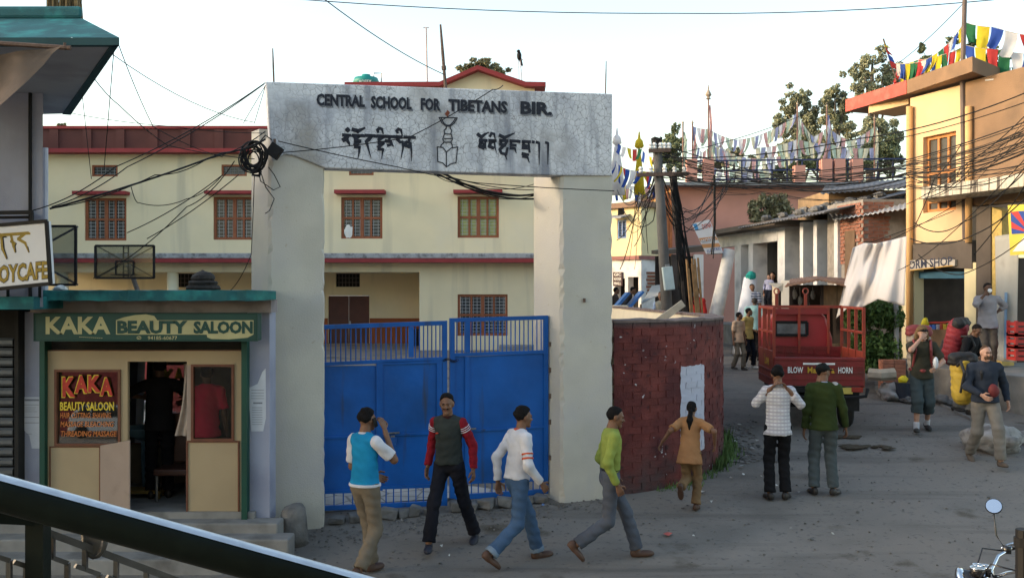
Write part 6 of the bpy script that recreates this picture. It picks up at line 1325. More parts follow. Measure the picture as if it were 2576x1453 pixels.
def scrap(px, py, w, ci, label, group=None):
    p = hit(px, py); m = MB(); rg = random.Random(px); s = w*p.y/F; a = rg.uniform(0, 3); u = Vector((math.cos(a), math.sin(a)*1.3, 0))*s*.5; v = Vector((-math.sin(a), math.cos(a)*1.3, 0))*s*.35; q = p+UZ*.012
    m.add([q-u-v, q+u-v+UZ*rg.uniform(0, .03), q+u+v+UZ*rg.uniform(0, .02), q-u+v+UZ*rg.uniform(0, .03), q+UZ*.02], [(0, 1, 4), (1, 2, 4), (2, 3, 4), (3, 0, 4), (0, 3, 2, 1)]); m.build('litter', LC[ci], label=label, cat='litter', group=group)
LG = 'scraps of litter on the road'
for i, (x, y, w) in enumerate(((1768, 1240, 16), (1862, 1070, 12), (1893, 1130, 12), (1880, 1150, 10), (1865, 1175, 12), (1905, 1110, 9), (1925, 1155, 10), (1952, 1222, 9), (1850, 1112, 10), (1888, 1090, 9), (2010, 1240, 7), (1790, 1265, 6), (1110, 1376, 9), (1045, 1330, 7), (1010, 1310, 6), (560, 1425, 10), (1130, 1400, 5), (2095, 1345, 8), (1990, 1330, 7), (1745, 1350, 6), (1870, 1195, 8), (1915, 1200, 7), (1840, 1205, 9))):
    scrap(x, y, w, (0, 1, 5, 0)[i % 4], 'pale scrap of litter lying on the road', LG)
scrap(1680, 1345, 22, 2, 'red and white flattened packet on the road'); scrap(1366, 1272, 9, 3, 'small blue wrapper by the pier foot')
# rocks on the right verge
ROCKW = mat('limed_rock', (.30, .29, .28), .95, .2, 4, .5, 25, stain=((.14, .13, .125), .5, .65, 5))
def rock(px, py, wpx, hpx, mt, seed, label, group=None, dy=.3):
    p = hit(px, py); s = p.y/F; m = MB(); m.blob((p.x, p.y, p.z+hpx*s*.35), (wpx*s*.5, dy, hpx*s*.65), seed, .45, 22, 16); m.build('rock', mt, smooth=True, label=label, cat='rock', group=group)
rock(2236, 1003, 46, 40, ROCKW, 1.2, 'lone whitish rock on the verge beside the truck'); rock(2500, 1130, 130, 60, ROCKW, 2.7, 'big whitewashed boulder behind the walker with the yellow pack', dy=.4)
for i, (x, y, w, h) in enumerate(((2340, 985, 60, 24), (2385, 990, 70, 34), (2425, 1000, 60, 30), (2300, 995, 40, 18), (2460, 985, 60, 30), (2400, 960, 80, 26), (2370, 1015, 40, 22), (2440, 1030, 44, 24), (2280, 1010, 30, 14))):
    rock(x, y, w, h, STONE, 4+i*1.3, 'grey rock in the tumbled kerb before the shops', 'rocks of the tumbled kerb', .25)
# ------------------------------------------------------------------ prayer flags
FC_ = [mat('pf%d' % i, c, .85, .12, 5, custom=translucent(.4)) for i, c in enumerate([(.03, .08, .36), (.62, .61, .62), (.45, .04, .04), (.02, .14, .06), (.60, .47, .03)])]
FP_ = [mat('pfp%d' % i, c, .85, .12, 5, custom=translucent(.45)) for i, c in enumerate([(.34, .36, .55), (.76, .74, .76), (.62, .36, .36), (.48, .58, .48), (.70, .66, .50)])]
CORD = mat('flag_cord', (.35, .33, .3), .8)
def flagstring(label, pts, n, w, h, cols, seed, start=0, group=None, gap=.25, swing=.35):
    """pts: (x, y, Y) through which the cord sags"""
    rg = random.Random(seed); P = []
    V = [PX(*p) for p in pts]
    for a, b in zip(V, V[1:]): P += sagline(a, b, (b-a).length*.05, 8)[:-1]
    P.append(V[-1]); t = thing('prayer_flags', label, 'prayer flags', V[0], group); m = MB(); m.tube(P, .006, 4, False); m.build('cord', CORD, t)
    Ls = [0]
    for a, b in zip(P, P[1:]): Ls.append(Ls[-1]+(b-a).length)
    def pos(s):
        for i in range(len(P)-1):
            if s <= Ls[i+1]: return P[i].lerp(P[i+1], (s-Ls[i])/(Ls[i+1]-Ls[i]))
        return P[-1]
    for k in range(n):
        s = Ls[-1]*(k+.5)/n; ww = min(w, Ls[-1]/n*(1-gap*.2)); a = pos(max(0, s-ww/2)); b = pos(min(Ls[-1], s+ww/2)); hh_ = h*rg.uniform(.75, 1.1); sw = Vector((rg.uniform(-1, 1)*swing*hh_, rg.uniform(-.6, .6)*swing*hh_, 0)); sq = rg.uniform(.55, 1); m = MB()
        for j in range(5):
            for i in range(5):
                u, v = i/4, j/4; q = a.lerp(b, .5+(u-.5)*lerp(1, sq, v))-UZ*hh_*v+sw*v*v; m.v.append(tuple(q+Vector((0, .05*math.sin(u*6+v*2+k), 0))*v))
        m.f = [(j*5+i, (j+1)*5+i, (j+1)*5+i+1, j*5+i+1) for j in range(4) for i in range(4)]
        m.build('flag', cols[(k+start) % 5], t, smooth=True)
RY = 21.6
flagstring('string of bright prayer flags running off from the roof pole top', [(2424, 55, RY), (2500, 68, RY-.4), (2640, 92, RY-1)], 6, .45, .5, FC_, 1, 3, gap=.5)
flagstring('low row of large prayer flags right of the roof pole', [(2424, 112, RY), (2500, 122, RY-.4), (2640, 135, RY-1)], 7, .5, .62, [FC_[0], FC_[4], FC_[2], FC_[3], FC_[1]], 2, 0)
flagstring('steep string of prayer flags dropping from the roof pole to the eave', [(2422, 62, RY), (2385, 110, RY+.2), (2330, 150, RY+.6), (2252, 160, RY+1.4)], 13, .26, .36, FC_, 3, 4)
flagstring('row of prayer flags drooping onto the orange house parapet', [(2422, 118, RY), (2370, 138, RY+.3), (2310, 150, RY+.8), (2254, 160, RY+1.5)], 12, .36, .62, [FC_[4], FC_[2], FC_[3], FC_[4], FC_[0]], 4, 0)
flagstring('second lower row of prayer flags bunched along the parapet edge', [(2600, 160, RY-.6), (2420, 172, RY+.1), (2300, 176, RY+.9), (2256, 170, RY+1.5)], 15, .3, .30, [FC_[0], FC_[2], FC_[4], FC_[3], FC_[1]], 5, 2)
m = MB(); a1 = PX(2256, 205, RY+1.4); m.tube([a1, PX(2222, 98, RY+1.4)], .018, 6); tfp = thing('corner_flag_pole', 'thin pole with a furled striped flag leaning at the roof corner', 'flag pole', a1); m.build('pole', RUST, tfp)
for k, c in enumerate((4, 2, 0, 2)):
    m = MB(); A = PX(2222+k*5, 100+k*17, RY+1.38); B = PX(2227+k*5, 118+k*17, RY+1.38); m.add([A, B, B+Vector((.16-.02*k, 0, -.05)), A+Vector((.02+.05*k, 0, -.1))], [(0, 1, 2, 3)]); m.build('flag', FC_[c], tfp)
# roof pole on the orange house
m = MB(); a1 = PX(2421, 600, RY-.35); m.tube([PX(2427, 600, 21.0), PX(2421, 200, 21.0), PX(2428, -40, 21.0)], [.05, .05, .045], 8); m.build('roof_pole', mat('pole_brown', (.13, .10, .09), .8, .2), label='tall brown pole strapped to the orange house carrying prayer flags', cat='pole')
FG = 'small prayer flags over the pink terrace'
FY = 43.0
for (lb, x, yt, yb, cl) in (('flag mast with a tiered gilded finial above the pink terrace', 1782, 245, 470, 2), ('flag mast with a red-tipped banner before the tallest eucalyptus', 2006, 265, 450, 3), ('flag mast wrapped in a long blue and yellow banner', 2080, 270, 460, 0), ('slim green-bannered flag mast by the conifer', 1718, 312, 450, 3), ('short flag mast with a dark red furled banner', 1742, 312, 450, 2), ('flag mast with faded banners near the orange house corner', 2200, 300, 470, 4)):
    t = thing('flag_mast', lb, 'flag mast', PX(x, yb, FY)); m = MB(); m.tube([PX(x, yb, FY), PX(x, yt, FY)], .035, 6); m.build('mast', mat('mast_wood', (.22, .13, .11), .8), t)
    m = MB(); c = PX(x, yt, FY); fk = 1.0 if x == 1782 else .4; m.lathe([(r_*fk, z_*fk) for r_, z_ in ((.04, -.1), (.12, -.05), (.05, 0), (.14, .1), (.1, .2), (.04, .3), (.02, .5))], c, 8); m.build('finial', mat('finial_gold', (.32, .26, .2), .6), t)
    m = MB(); y1 = yt+20
    for j in range(9):
        for i in range(4): p = PX(x+1+i*lerp(1.5, 4, j/8)+2*math.sin(j*.7), lerp(y1, yt+(yb-yt)*.75, j/8), FY+.1*math.sin(i+j)); m.v.append(tuple(p))
    m.f = [(j*4+i, (j+1)*4+i, (j+1)*4+i+1, j*4+i+1) for j in range(8) for i in range(3)]; m.build('banner', FP_[cl] if cl != 3 else FP_[3], t, smooth=True)
for i, (p, n, lb) in enumerate((([(1742, 318, FY), (1782, 325, FY), (1850, 352, FY), (1930, 332, FY), (2004, 285, FY)], 26, 'upper string of faded prayer flags slung between the two masts'), ([(2008, 290, FY), (2045, 345, FY), (2082, 320, FY), (2140, 355, FY), (2200, 318, FY)], 18, 'string of faded prayer flags sagging past the blue-bannered mast'), ([(1782, 345, FY), (1850, 392, FY), (1950, 395, FY), (2010, 375, FY)], 20, 'lower string of faded prayer flags above the terrace rail'), ([(1745, 345, FY), (1765, 385, FY), (1790, 365, FY), (1850, 388, FY)], 12, 'tangled short string of pale prayer flags at the finial mast'), ([(1900, 372, FY), (2006, 350, FY), (2080, 360, FY), (2200, 372, FY)], 22, 'level string of white prayer flags crossing behind the masts'), ([(1790, 420, FY), (1860, 432, FY), (1940, 425, FY)], 10, 'low string of prayer flags behind the terrace rail'))):
    flagstring(lb, p, n, .55, .62, FP_, 10+i, i, gap=.6)
# stupa-like flag cluster left of the pole
for (lb, x, yt, yb, w, ci, Y_) in (('white-wrapped pole with a bell-shaped white top by the gate pier', 1552, 336, 490, 20, 1, 34), ('yellow-bannered pole between the gate pier and utility pole', 1608, 345, 490, 13, 4, 34)):
    t = thing('wrapped_pole', lb, 'flag pole', PX(x, yb, Y_)); s = Y_/F; c = PX(x, yb, Y_); m = MB(); zt2 = PX(x, yt+28, Y_).z
    m.lathe([(w*s, 0), (w*s*.8, (zt2-c.z)*.4), (w*s*.35, (zt2-c.z)*.9), (w*s*.2, zt2-c.z)], c, 10); m.v = [(v[0]+.05*mnoise.noise(Vector(v)*2), v[1], v[2]) for v in m.v]; m.build('wrap', (FP_ if ci == 1 else FC_)[ci], t, smooth=True)
    m = MB(); m.lathe([(.10, 0), (.16, .06), (.12, .25), (.05, .32), (.02, .55)], (c.x, c.y, zt2), 8); m.build('top', (FP_ if ci == 1 else FC_)[ci], t, smooth=True)
flagstring('bright prayer flags strung from the white-wrapped pole to the utility pole', [(1553, 358, 34), (1580, 372, 33), (1612, 372, 32), (1650, 395, 30)], 9, .36, .40, [FC_[0], FP_[1], FC_[4], FC_[2], FC_[3]], 31, 0, gap=.6)
flagstring('dense lower prayer flags hanging around the yellow-bannered pole', [(1545, 400, 34), (1575, 425, 33), (1615, 430, 33), (1660, 425, 32)], 13, .38, .55, [FC_[0], FP_[1], FC_[0], FC_[4], FC_[2]], 32, 0, swing=.5)
flagstring('faded prayer flags piled above the yellow house roof', [(1545, 470, 35), (1575, 465, 35), (1620, 470, 35), (1660, 462, 35)], 12, .4, .5, [FP_[1], FC_[0], FP_[1], FC_[4], FP_[2]], 33, 1)

# ------------------------------------------------------------------ cables
def cable(label, pts, r=.008, sag=.0, group=None, n=10):
    V = [PX(*p) for p in pts]; P = []
    for a, b in zip(V, V[1:]): P += sagline(a, b, sag, n)[:-1]
    P.append(V[-1]); m = MB(); m.tube(P, r, 5, False); m.build('overhead_cable', BLACK, label=label, cat='cable', group=group)
LGp = 'cables between the gateway and the lavender house'; CBL = 'thin black cable slung between the gateway and the lavender house'
gy = 11.8
for pts, r, sg in (([(125, 525, 10.7), (560, 385, 11.6), (668, 350, 11.8)], .011, .03), ([(125, 525, 10.7), (390, 440, 11.2), (520, 400, 11.5), (668, 330, 11.8)], .006, .05),
                   ([(80, 530, 10.5), (290, 420, 11.0), (668, 208, 11.8)], .006, .06), ([(130, 520, 10.6), (320, 420, 11.1), (664, 212, 11.8)], .006, .05),
                   ([(298, 112, 8.6), (385, 318, 9.8), (560, 395, 11.4)], .004, .03), ([(235, 195, 10.0), (300, 265, 10.3), (420, 365, 11), (640, 400, 11.7)], .005, .02), ([(280, 135, 9.2), (640, 308, 11.9)], .004, .1),
                   ([(287, 120, 8.8), (262, 425, 9.6)], .004, .0), ([(207, 240, 10.8), (230, 450, 11.3)], .004, .0), ([(170, 283, 12.0), (430, 318, 11.9), (668, 335, 11.9)], .004, .02),
                   ([(320, 585, 12.3), (560, 440, 11.7)], .006, .05), ([(235, 700, 12.8), (470, 520, 12.0), (590, 405, 11.7)], .006, .08), ([(370, 600, 12.4), (600, 440, 11.7)], .006, .04), ([(580, 730, 12.6), (632, 640, 12.0), (640, 440, 11.8)], .005, .05), ([(330, 470, 11.3), (350, 510, 11.3), (470, 500, 11.5), (560, 440, 11.6)], .005, .05),
                   ([(668, 215, 11.85), (612, 310, 11.8)], .004, .0), ([(668, 215, 11.85), (640, 310, 11.8)], .004, .0)):
    cable(CBL, pts, r, sg, LGp)
GT = 'cables crossing under the gateway beam'; GTL = 'black cable drooping under the gateway beam towards the right pier'
for k, (x0, y0, x1, y1, r, sg) in enumerate(((1110, 434, 1348, 490, .012, .1), (1115, 434, 1348, 488, .014, .12), (1095, 432, 1348, 478, .006, .06), (1100, 436, 1348, 500, .012, .1), (1085, 432, 1160, 458, .005, .05), (1160, 458, 1345, 463, .005, .08), (1080, 431, 1350, 492, .007, .08), (1120, 435, 1345, 492, .006, .16))):
    cable(GTL, [(x0, y0, 13.2), (x1, y1, 13.6)], r, sg, GT)
cable('thin cable strung across the face of the gateway beam up to the roof gable', [(690, 385, 11.6), (1030, 345, 11.9), (1240, 225, 12.3), (1265, 215, 12.5)], .006, .02)
cable('second thin cable sagging across the lower face of the gateway beam', [(700, 355, 11.6), (1000, 420, 12.0), (1200, 460, 12.4), (1545, 480, 13.0)], .006, .01)
cable('single cable dropping from the sky to the foot of the tall beam rod', [(810, -6, 9.0), (1118, 188, 12.2)], .005, .05); cable('long thin wire crossing the whole sky', [(720, -4, 24), (1700, 34, 25), (2500, 0, 24)], .012, .1); cable('thin wire slung from the roof pole top towards the far trees', [(2424, 8, 21), (2150, 225, 26), (1660, 395, 19.5)], .008, .2)
RG_ = 'bundle of cables from the utility pole to the right-hand houses'; RGL = 'black cable in the sagging bundle from the utility pole to the right-hand houses'
rg = random.Random(17)
for k in range(26):
    y0 = 360+rg.uniform(0, 85); ym = 462+rg.uniform(-34, 24); xm = rg.uniform(1890, 2030); xe, ye = 2600, rg.uniform(295, 420); ya = lerp(ym, ye, .45)+rg.uniform(8, 30)
    cable(RGL, [(1660+rg.uniform(-8, 12), y0, 19.5), (xm, ym, 18.6), (2290, ya, 17.2), (xe, ye, 15.5)], rg.choice((.004, .005, .007, .010)), rg.uniform(.02, .2), RG_, 8)
for pts, r, sg in (([(1665, 395, 19.5), (2150, 350, 18.2), (2600, 225, 16.5)], .011, .12), ([(1665, 440, 19.5), (2100, 375, 18.2), (2600, 250, 16.5)], .008, .1), ([(2290, 600, 17), (2450, 590, 16.2), (2640, 430, 15)], .010, .12), ([(2310, 640, 17), (2420, 690, 16.5), (2640, 545, 15)], .008, .1), ([(2300, 560, 17), (2420, 560, 16.5), (2600, 390, 15.2)], .009, .15), ([(2260, 680, 18), (2390, 590, 17), (2640, 330, 15)], .007, .05), ([(2420, 360, 20.8), (2350, 450, 20.6), (2300, 570, 20.6)], .010, .05), ([(2146, 625, 20.5), (2400, 530, 20.3)], .007, .02), ([(2240, 604, 20.5), (2430, 500, 20.3)], .007, .02), ([(2450, 640, 17), (2576, 470, 15.6)], .008, .05), ([(2490, 500, 17), (2620, 380, 15.6)], .010, .1)):
    cable('loose black cable crossing in front of the orange house', pts, r, sg, 'cables in front of the orange house')
for k in range(10):
    x0_ = rg.uniform(2270, 2330); cable('loose black cable crossing in front of the orange house', [(x0_, rg.uniform(430, 520), 17.2), (2440, rg.uniform(400, 480), 16.3), (2620, rg.uniform(230, 420), 15.2)], rg.choice((.004, .006, .008)), rg.uniform(.02, .15), 'cables in front of the orange house')
for k in range(16):
    x1 = rg.uniform(1545, 1640); cable('tangled drop cable between the utility pole and the yellow house', [(1660+rg.uniform(-6, 6), rg.uniform(370, 450), 19.5), (rg.uniform(1590, 1650), rg.uniform(480, 560), 21), (x1, rg.uniform(470, 700), 24)], rg.choice((.006, .008, .01)), rg.uniform(.05, .3), 'tangled drop cables round the utility pole', 8)
for k in range(10):
    cable('loose cable looping from the utility pole to the pink house', [(1668, rg.uniform(440, 560), 19.6), (rg.uniform(1700, 1760), rg.uniform(520, 600), 21), (rg.uniform(1780, 1850), rg.uniform(440, 480), 23)], .008, rg.uniform(.1, .3), 'cables looping towards the pink house', 8)

# ------------------------------------------------------------------ motorcycle in the corner
mc0 = Vector((PX(2522, 0, 7.0).x, 7.0, 0)); CHR = mat('chrome', (.75, .76, .78), .12, .05, metal=1.0); MBK = mat('bike_black', (.012, .012, .014), .25, .2, spec=.6)
mcy = thing('motorcycle', 'parked classic motorcycle with round headlamp, chrome dials and a round mirror', 'motorcycle', mc0, world=False, rz=R(72))
def mp(name, mt, fn, par=None, smooth=True): m = MB(); fn(m); return m.build(name, mt, par or mcy, smooth=smooth)
# local frame: +y forward (bike points right-ish/away), handlebars at y=0
hb = [(-.34, -.16, 1.13), (-.30, -.10, 1.12), (-.22, .0, 1.07), (-.08, .06, 1.0), (.08, .06, 1.0), (.22, .0, 1.07), (.30, -.10, 1.12), (.34, -.16, 1.13)]
hbp = mp('handlebar', CHR, lambda m: m.tube(hb, .012, 8))
for s1 in (-1, 1):
    mp('grip', MBK, lambda m: m.tube([(s1*.30, -.10, 1.12), (s1*.36, -.22, 1.14)], .019, 10), hbp); mp('lever', CHR, lambda m: m.tube([(s1*.29, -.03, 1.11), (s1*.34, -.08, 1.13), (s1*.36, -.17, 1.16)], .007, 6), hbp); mp('switch', MBK, lambda m: m.box((s1*.275, -.065, 1.11), (.05, .05, .05)), hbp)
mi = mp('mirror_stem', MBK, lambda m: m.tube([(.27, -.05, 1.12), (.29, .0, 1.2), (.27, .02, 1.37)], .006, 6))
mn_ = Matrix.Rotation(R(-72), 3, 'Z') @ Vector((-.40, -.78, .60)); MQ = mn_.to_track_quat('Z', 'Y').to_matrix()
mp('mirror', MBK, lambda m: m.lathe([(.02, -.03), (.05, -.015), (.058, 0), (.058, .006)], (.27, .02, 1.41), 18, MQ), mi); mp('mirror_glass', CHR, lambda m: m.lathe([(.052, -.003), (.052, .009)], (.27, .02, 1.41), 18, MQ), mi, False)
hl = mp('headlamp', MBK, lambda m: m.lathe([(.02, -.12), (.07, -.10), (.098, -.02), (.10, .05)], (0, .22, .92), 18, Matrix(((1, 0, 0), (0, 0, 1), (0, -1, 0)))))
mp('headlamp_rim', CHR, lambda m: m.lathe([(.103, .03), (.106, .06), (.09, .075), (.03, .085)], (0, .22, .92), 18, Matrix(((1, 0, 0), (0, 0, 1), (0, -1, 0)))), hl)
for x, y, r in ((-.03, .16, .048), (.055, .15, .032), (-.01, .09, .02), (.06, .10, .02)):
    d_ = mp('dial', MBK, lambda m: m.lathe([(r*.8, -.04), (r, 0), (r, .02)], (x, y, 1.02), 16)); mp('dial_face', mat('dial_face', (.25, .32, .36), .2), lambda m: m.lathe([(r*.82, .0), (r*.82, .024)], (x, y, 1.02), 16), d_); mp('dial_rim', CHR, lambda m: m.tube([(x+r*math.cos(k*.42), y+r*math.sin(k*.42), 1.042) for k in range(16)], .005, 5), d_)
for s1 in (-1, 1):
    mp('indicator', CHR, lambda m: m.lathe([(.01, -.05), (.03, -.03), (.038, .02), (.03, .035)], (s1*.17, .18, .92), 12, Matrix(((1, 0, 0), (0, 0, 1), (0, -1, 0))))); mp('fork', CHR, lambda m: m.tube([(s1*.09, .08, .98), (s1*.09, .42, .30)], .02, 8))
    mp('cable', MBK, lambda m: m.tube([(s1*.27, -.05, 1.10), (s1*.22, .10, 1.12), (s1*.1, .16, .98), (s1*.04, .1, .7)], .006, 5))
for y in (.45, -.85):
    w_ = mp('wheel', TYRE, lambda m: m.tube([(0, y+.27*math.cos(k*.35), .31+.27*math.sin(k*.35)) for k in range(19)], .045, 8)); mp('rim', CHR, lambda m: (m.tube([(0, y+.22*math.cos(k*.35), .31+.22*math.sin(k*.35)) for k in range(19)], .012, 5), *[m.tube([(0, y, .31), (0, y+.22*math.cos(k*.524), .31+.22*math.sin(k*.524))], .004, 4) for k in range(12)]), w_)
mp('mudguard', CHR, lambda m: m.tube([(0, .45+.34*math.cos(a), .31+.34*math.sin(a)) for a in (.2, .6, 1.0, 1.5, 2.0, 2.5)], .055, 6))
mp('fuel_tank', MBK, lambda m: m.blob((0, -.17, .84), (.14, .28, .13), 1, .04, 16, 12)); mp('seat', MBK, lambda m: m.blob((0, -.68, .80), (.13, .34, .07), 2, .04, 14, 10))
mp('engine', CHR, lambda m: m.box((0, -.2, .42), (.24, .36, .3)), smooth=False); mp('frame', MBK, lambda m: (m.tube([(0, .1, .9), (0, -.1, .3), (0, -.55, .28), (0, -.85, .31)], .02, 6), m.tube([(0, .1, .92), (0, -.9, .72), (0, -.85, .31)], .02, 6))); mp('exhaust', CHR, lambda m: m.tube([(.13, -.05, .35), (.16, -.3, .22), (.16, -1.0, .3)], .03, 8)); mp('stand', MBK, lambda m: m.tube([(-.08, -.3, .25), (-.22, -.35, .0)], .012, 5))
m = MB(); p = PX(2569, 0, 6.0); m.tube([(p.x+.02, 6.0, -.1), (p.x+.02, 6.0, PX(0, 1330, 6.0).z)], .05, 10); m.lathe([(.06, 0), (.06, .05)], (p.x+.02, 6.0, PX(0, 1372, 6.0).z), 10); m.build('street_post', BLACK, label='black metal post at the road edge beside the motorcycle', cat='post')
# unseen block added left of the court that keeps the street in afternoon shade
nb = thing('court_shade_blocker', 'plain unseen two-storey block added left of the court to shade the street', 'house', (-17, 18, .8)); m = MB(); m.bb((-21, 6, -.2), (-16, 28.5, 7.7)); m.build('wall', CREAM, nb); m = MB(); m.bb((-21.3, 5.7, 7.7), (-15.7, 28.6, 7.9)); m.build('roof_slab', CONC, nb)

# unseen house added behind the camera to cut the sky light, and the street behind it (seen only in the salon mirror and glass)
sh2 = thing('rear_sky_blocker', 'plain unseen house block added behind the camera to cut the sky light', 'house', (5, -4, 0)); m = MB(); m.bb((-2.5, -9, -.2), (16, -1.2, 8.5)); m.build('wall', CREAM, sh2); m = MB(); m.bb((-2.8, -9.3, 8.5), (16.3, -.6, 8.7)); m.build('roof_slab', CONC, sh2)
cr = thing('parked_car', 'white hatchback parked down the street reflected in the salon mirror', 'car', (-18.6, -20.7, 0)); cx0, cy0 = -18.2, -24.2
m = MB(); m.prism([(cx0+x, cy0-.8, z) for x, z in ((-1.8, .3), (1.8, .3), (1.85, .75), (1.1, .95), (.5, 1.45), (-1.2, 1.5), (-1.75, 1.0))], (0, 1.6, 0)); m.build('body', mat('car_white', (.75, .75, .76), .3, .05), cr, bevel=.06)
for xs_ in (((.95, .95), (.42, 1.40), (.0, 1.42), (.0, .95)), ((-.08, .95), (-.08, 1.42), (-.75, 1.42), (-.75, .95)), ((-.82, .95), (-.82, 1.42), (-1.15, 1.42), (-1.5, .98))): m = MB(); m.prism([(cx0+x, cy0+.805, z) for x, z in xs_], (0, .012, 0)); m.build('window', GLASS, cr)
for x in (-1.15, 1.15): m = MB(); m.lathe([(.1, -.1), (.3, -.1), (.3, .1), (.1, .1)], (cx0+x, cy0+.75, .3), 16, Matrix(((1, 0, 0), (0, 0, 1), (0, 1, 0)))); m.build('wheel', TYRE, cr)
rs = thing('red_shop', 'red-fronted shop with yellow lettering down the street reflected in the mirror', 'shop', (-17, -25, 0)); m = MB(); m.bb((-26, -31, -.1), (-8, -28, 4.6)); m.build('wall', mat('shop_red', (.30, .05, .05), .8, .15), rs)
text_obj('lettering', 'A79', (-15.8, -27.98, 2.6), Vector((-1, 0, 0)), UZ, 1.3, .62, YP, rs, .01, .03)
# ------------------------------------------------------------------ people: smooth-union bodies and clothes
def surfnets(d, org, h):
    s = d < 0; n = np.array(d.shape)
    c = s[:-1, :-1, :-1]; allc = c.copy(); anyc = c.copy()
    offs = [(i, j, k) for i in (0, 1) for j in (0, 1) for k in (0, 1)]
    sl = lambda i, j, k: (slice(i, n[0]-1+i), slice(j, n[1]-1+j), slice(k, n[2]-1+k))
    for o in offs[1:]:
        q = s[sl(*o)]; allc &= q; anyc |= q
    act = anyc & ~allc; I = np.argwhere(act)
    if len(I) == 0: return [], []
    idx = -np.ones(act.shape, dtype=np.int64); idx[act] = np.arange(len(I))
    acc = np.zeros((len(I), 3)); cnt = np.zeros(len(I))
    V = {o: d[I[:, 0]+o[0], I[:, 1]+o[1], I[:, 2]+o[2]] for o in offs}
    for o in offs:
        for ax in range(3):
            if o[ax] == 0:
                o2 = list(o); o2[ax] = 1; a, b = V[o], V[tuple(o2)]; mk = (a < 0) != (b < 0); t = np.where(mk, a/np.where(mk, a-b, 1), 0)
                p = np.array(o, float)[None].repeat(len(I), 0); p[:, ax] = t; acc[mk] += p[mk]; cnt[mk] += 1
    vert = (I+acc/np.maximum(cnt, 1)[:, None])*h+org; faces = []
    for ax in range(3):
        b, c_ = (ax+1) % 3, (ax+2) % 3
        lo = [slice(None)]*3; hi = [slice(None)]*3; lo[ax] = slice(0, n[ax]-1); hi[ax] = slice(1, n[ax])
        s0, s1 = s[tuple(lo)], s[tuple(hi)]; E = np.argwhere(s0 != s1); ok = (E[:, b] > 0) & (E[:, c_] > 0) & (E[:, b] < n[b]-1) & (E[:, c_] < n[c_]-1); E = E[ok]
        inside = s0[E[:, 0], E[:, 1], E[:, 2]]
        def cell(db, dc): q = E.copy(); q[:, b] += db; q[:, c_] += dc; return idx[q[:, 0], q[:, 1], q[:, 2]]
        q = np.stack([cell(-1, -1), cell(0, -1), cell(0, 0), cell(-1, 0)], 1); q[~inside] = q[~inside][:, ::-1]; faces.append(q)
    return vert, np.concatenate(faces)
def sdf_mesh(prims, res, k=.03, wr=0.0, seed=0):
    """prims: ('c', a, b, ra, rb, flat_axis or None, flat_factor, clip_a, clip_b) or ('e', centre, 3x3 axes, radii, planes)"""
    lo = np.full(3, 1e9); hi = -lo
    for p in prims:
        if p[0] == 'c': r = max(p[3], p[4]); pts = np.array([p[1], p[2]]); lo = np.minimum(lo, pts.min(0)-r); hi = np.maximum(hi, pts.max(0)+r)
        else: r = max(p[3]); c = np.array(p[1]); lo = np.minimum(lo, c-r); hi = np.maximum(hi, c+r)
    lo -= 2.5*res; hi += 2.5*res; n = np.ceil((hi-lo)/res).astype(int)+1
    d = np.full(n, .5); g = [lo[i]+res*np.arange(n[i]) for i in range(3)]
    for p in prims:
        if p[0] == 'c': r = max(p[3], p[4])+k+2*res; pts = np.array([p[1], p[2]]); a, b = pts.min(0)-r, pts.max(0)+r
        else: r = max(p[3])+k+2*res; a, b = np.array(p[1])-r, np.array(p[1])+r
        i0 = np.maximum(np.floor((a-lo)/res).astype(int), 0); i1 = np.minimum(np.ceil((b-lo)/res).astype(int)+1, n)
        X, Y, Z = np.meshgrid(*[g[i][i0[i]:i1[i]] for i in range(3)], indexing='ij'); P = np.stack([X, Y, Z], -1)
        if p[0] == 'c':
            A = np.array(p[1]); B = np.array(p[2]); q = P-A; ab = B-A; L2 = max(ab @ ab, 1e-9)
            t = np.clip((q @ ab)/L2, 0, 1); e = q-t[..., None]*ab
            if p[5] is not None:
                ax = np.array(p[5]); f = e @ ax; e = e+ (f*(p[6]-1))[..., None]*ax
            dd = np.sqrt((e*e).sum(-1))-(p[3]+(p[4]-p[3])*t); un = ab/math.sqrt(L2)
            if p[7]: dd = np.maximum(dd, -(q @ un))
            if p[8]: dd = np.maximum(dd, (P-B) @ un)
        else:
            q = (P-np.array(p[1])) @ np.array(p[2]).T; rr = np.array(p[3]); k0 = np.sqrt(((q/rr)**2).sum(-1)); k1 = np.sqrt(((q/(rr*rr))**2).sum(-1))+1e-9; dd = k0*(k0-1)/k1
            for (nn, off) in p[4]: dd = np.maximum(dd, q @ np.array(nn)-off)
        S = (slice(i0[0], i1[0]), slice(i0[1], i1[1]), slice(i0[2], i1[2])); o = d[S]; h = np.maximum(k-np.abs(o-dd), 0)/k; d[S] = np.minimum(o, dd)-h*h*k*.25
    if wr:
        X, Y, Z = np.meshgrid(*g, indexing='ij'); s = seed*1.7
        d += wr*(np.sin(X*31+Z*19+s)*np.sin(Z*43-X*13+Y*17+s)+.7*np.sin(Z*67+X*29+Y*37+2*s)*np.sin(Y*41+X*23))
    return surfnets(d, lo, res)
def npmesh(name, V, Fc, mt):
    me = bpy.data.meshes.new(name); me.vertices.add(len(V)); me.vertices.foreach_set('co', np.asarray(V, np.float32).ravel()); nf = len(Fc)
    me.loops.add(nf*4); me.loops.foreach_set('vertex_index', np.asarray(Fc, np.int32).ravel()); me.polygons.add(nf); me.polygons.foreach_set('loop_start', np.arange(nf, dtype=np.int32)*4); me.polygons.foreach_set('loop_total', np.full(nf, 4, np.int32))
    me.polygons.foreach_set('use_smooth', np.ones(nf, bool)); me.materials.append(mt); me.update(calc_edges=True); me.validate(); return me
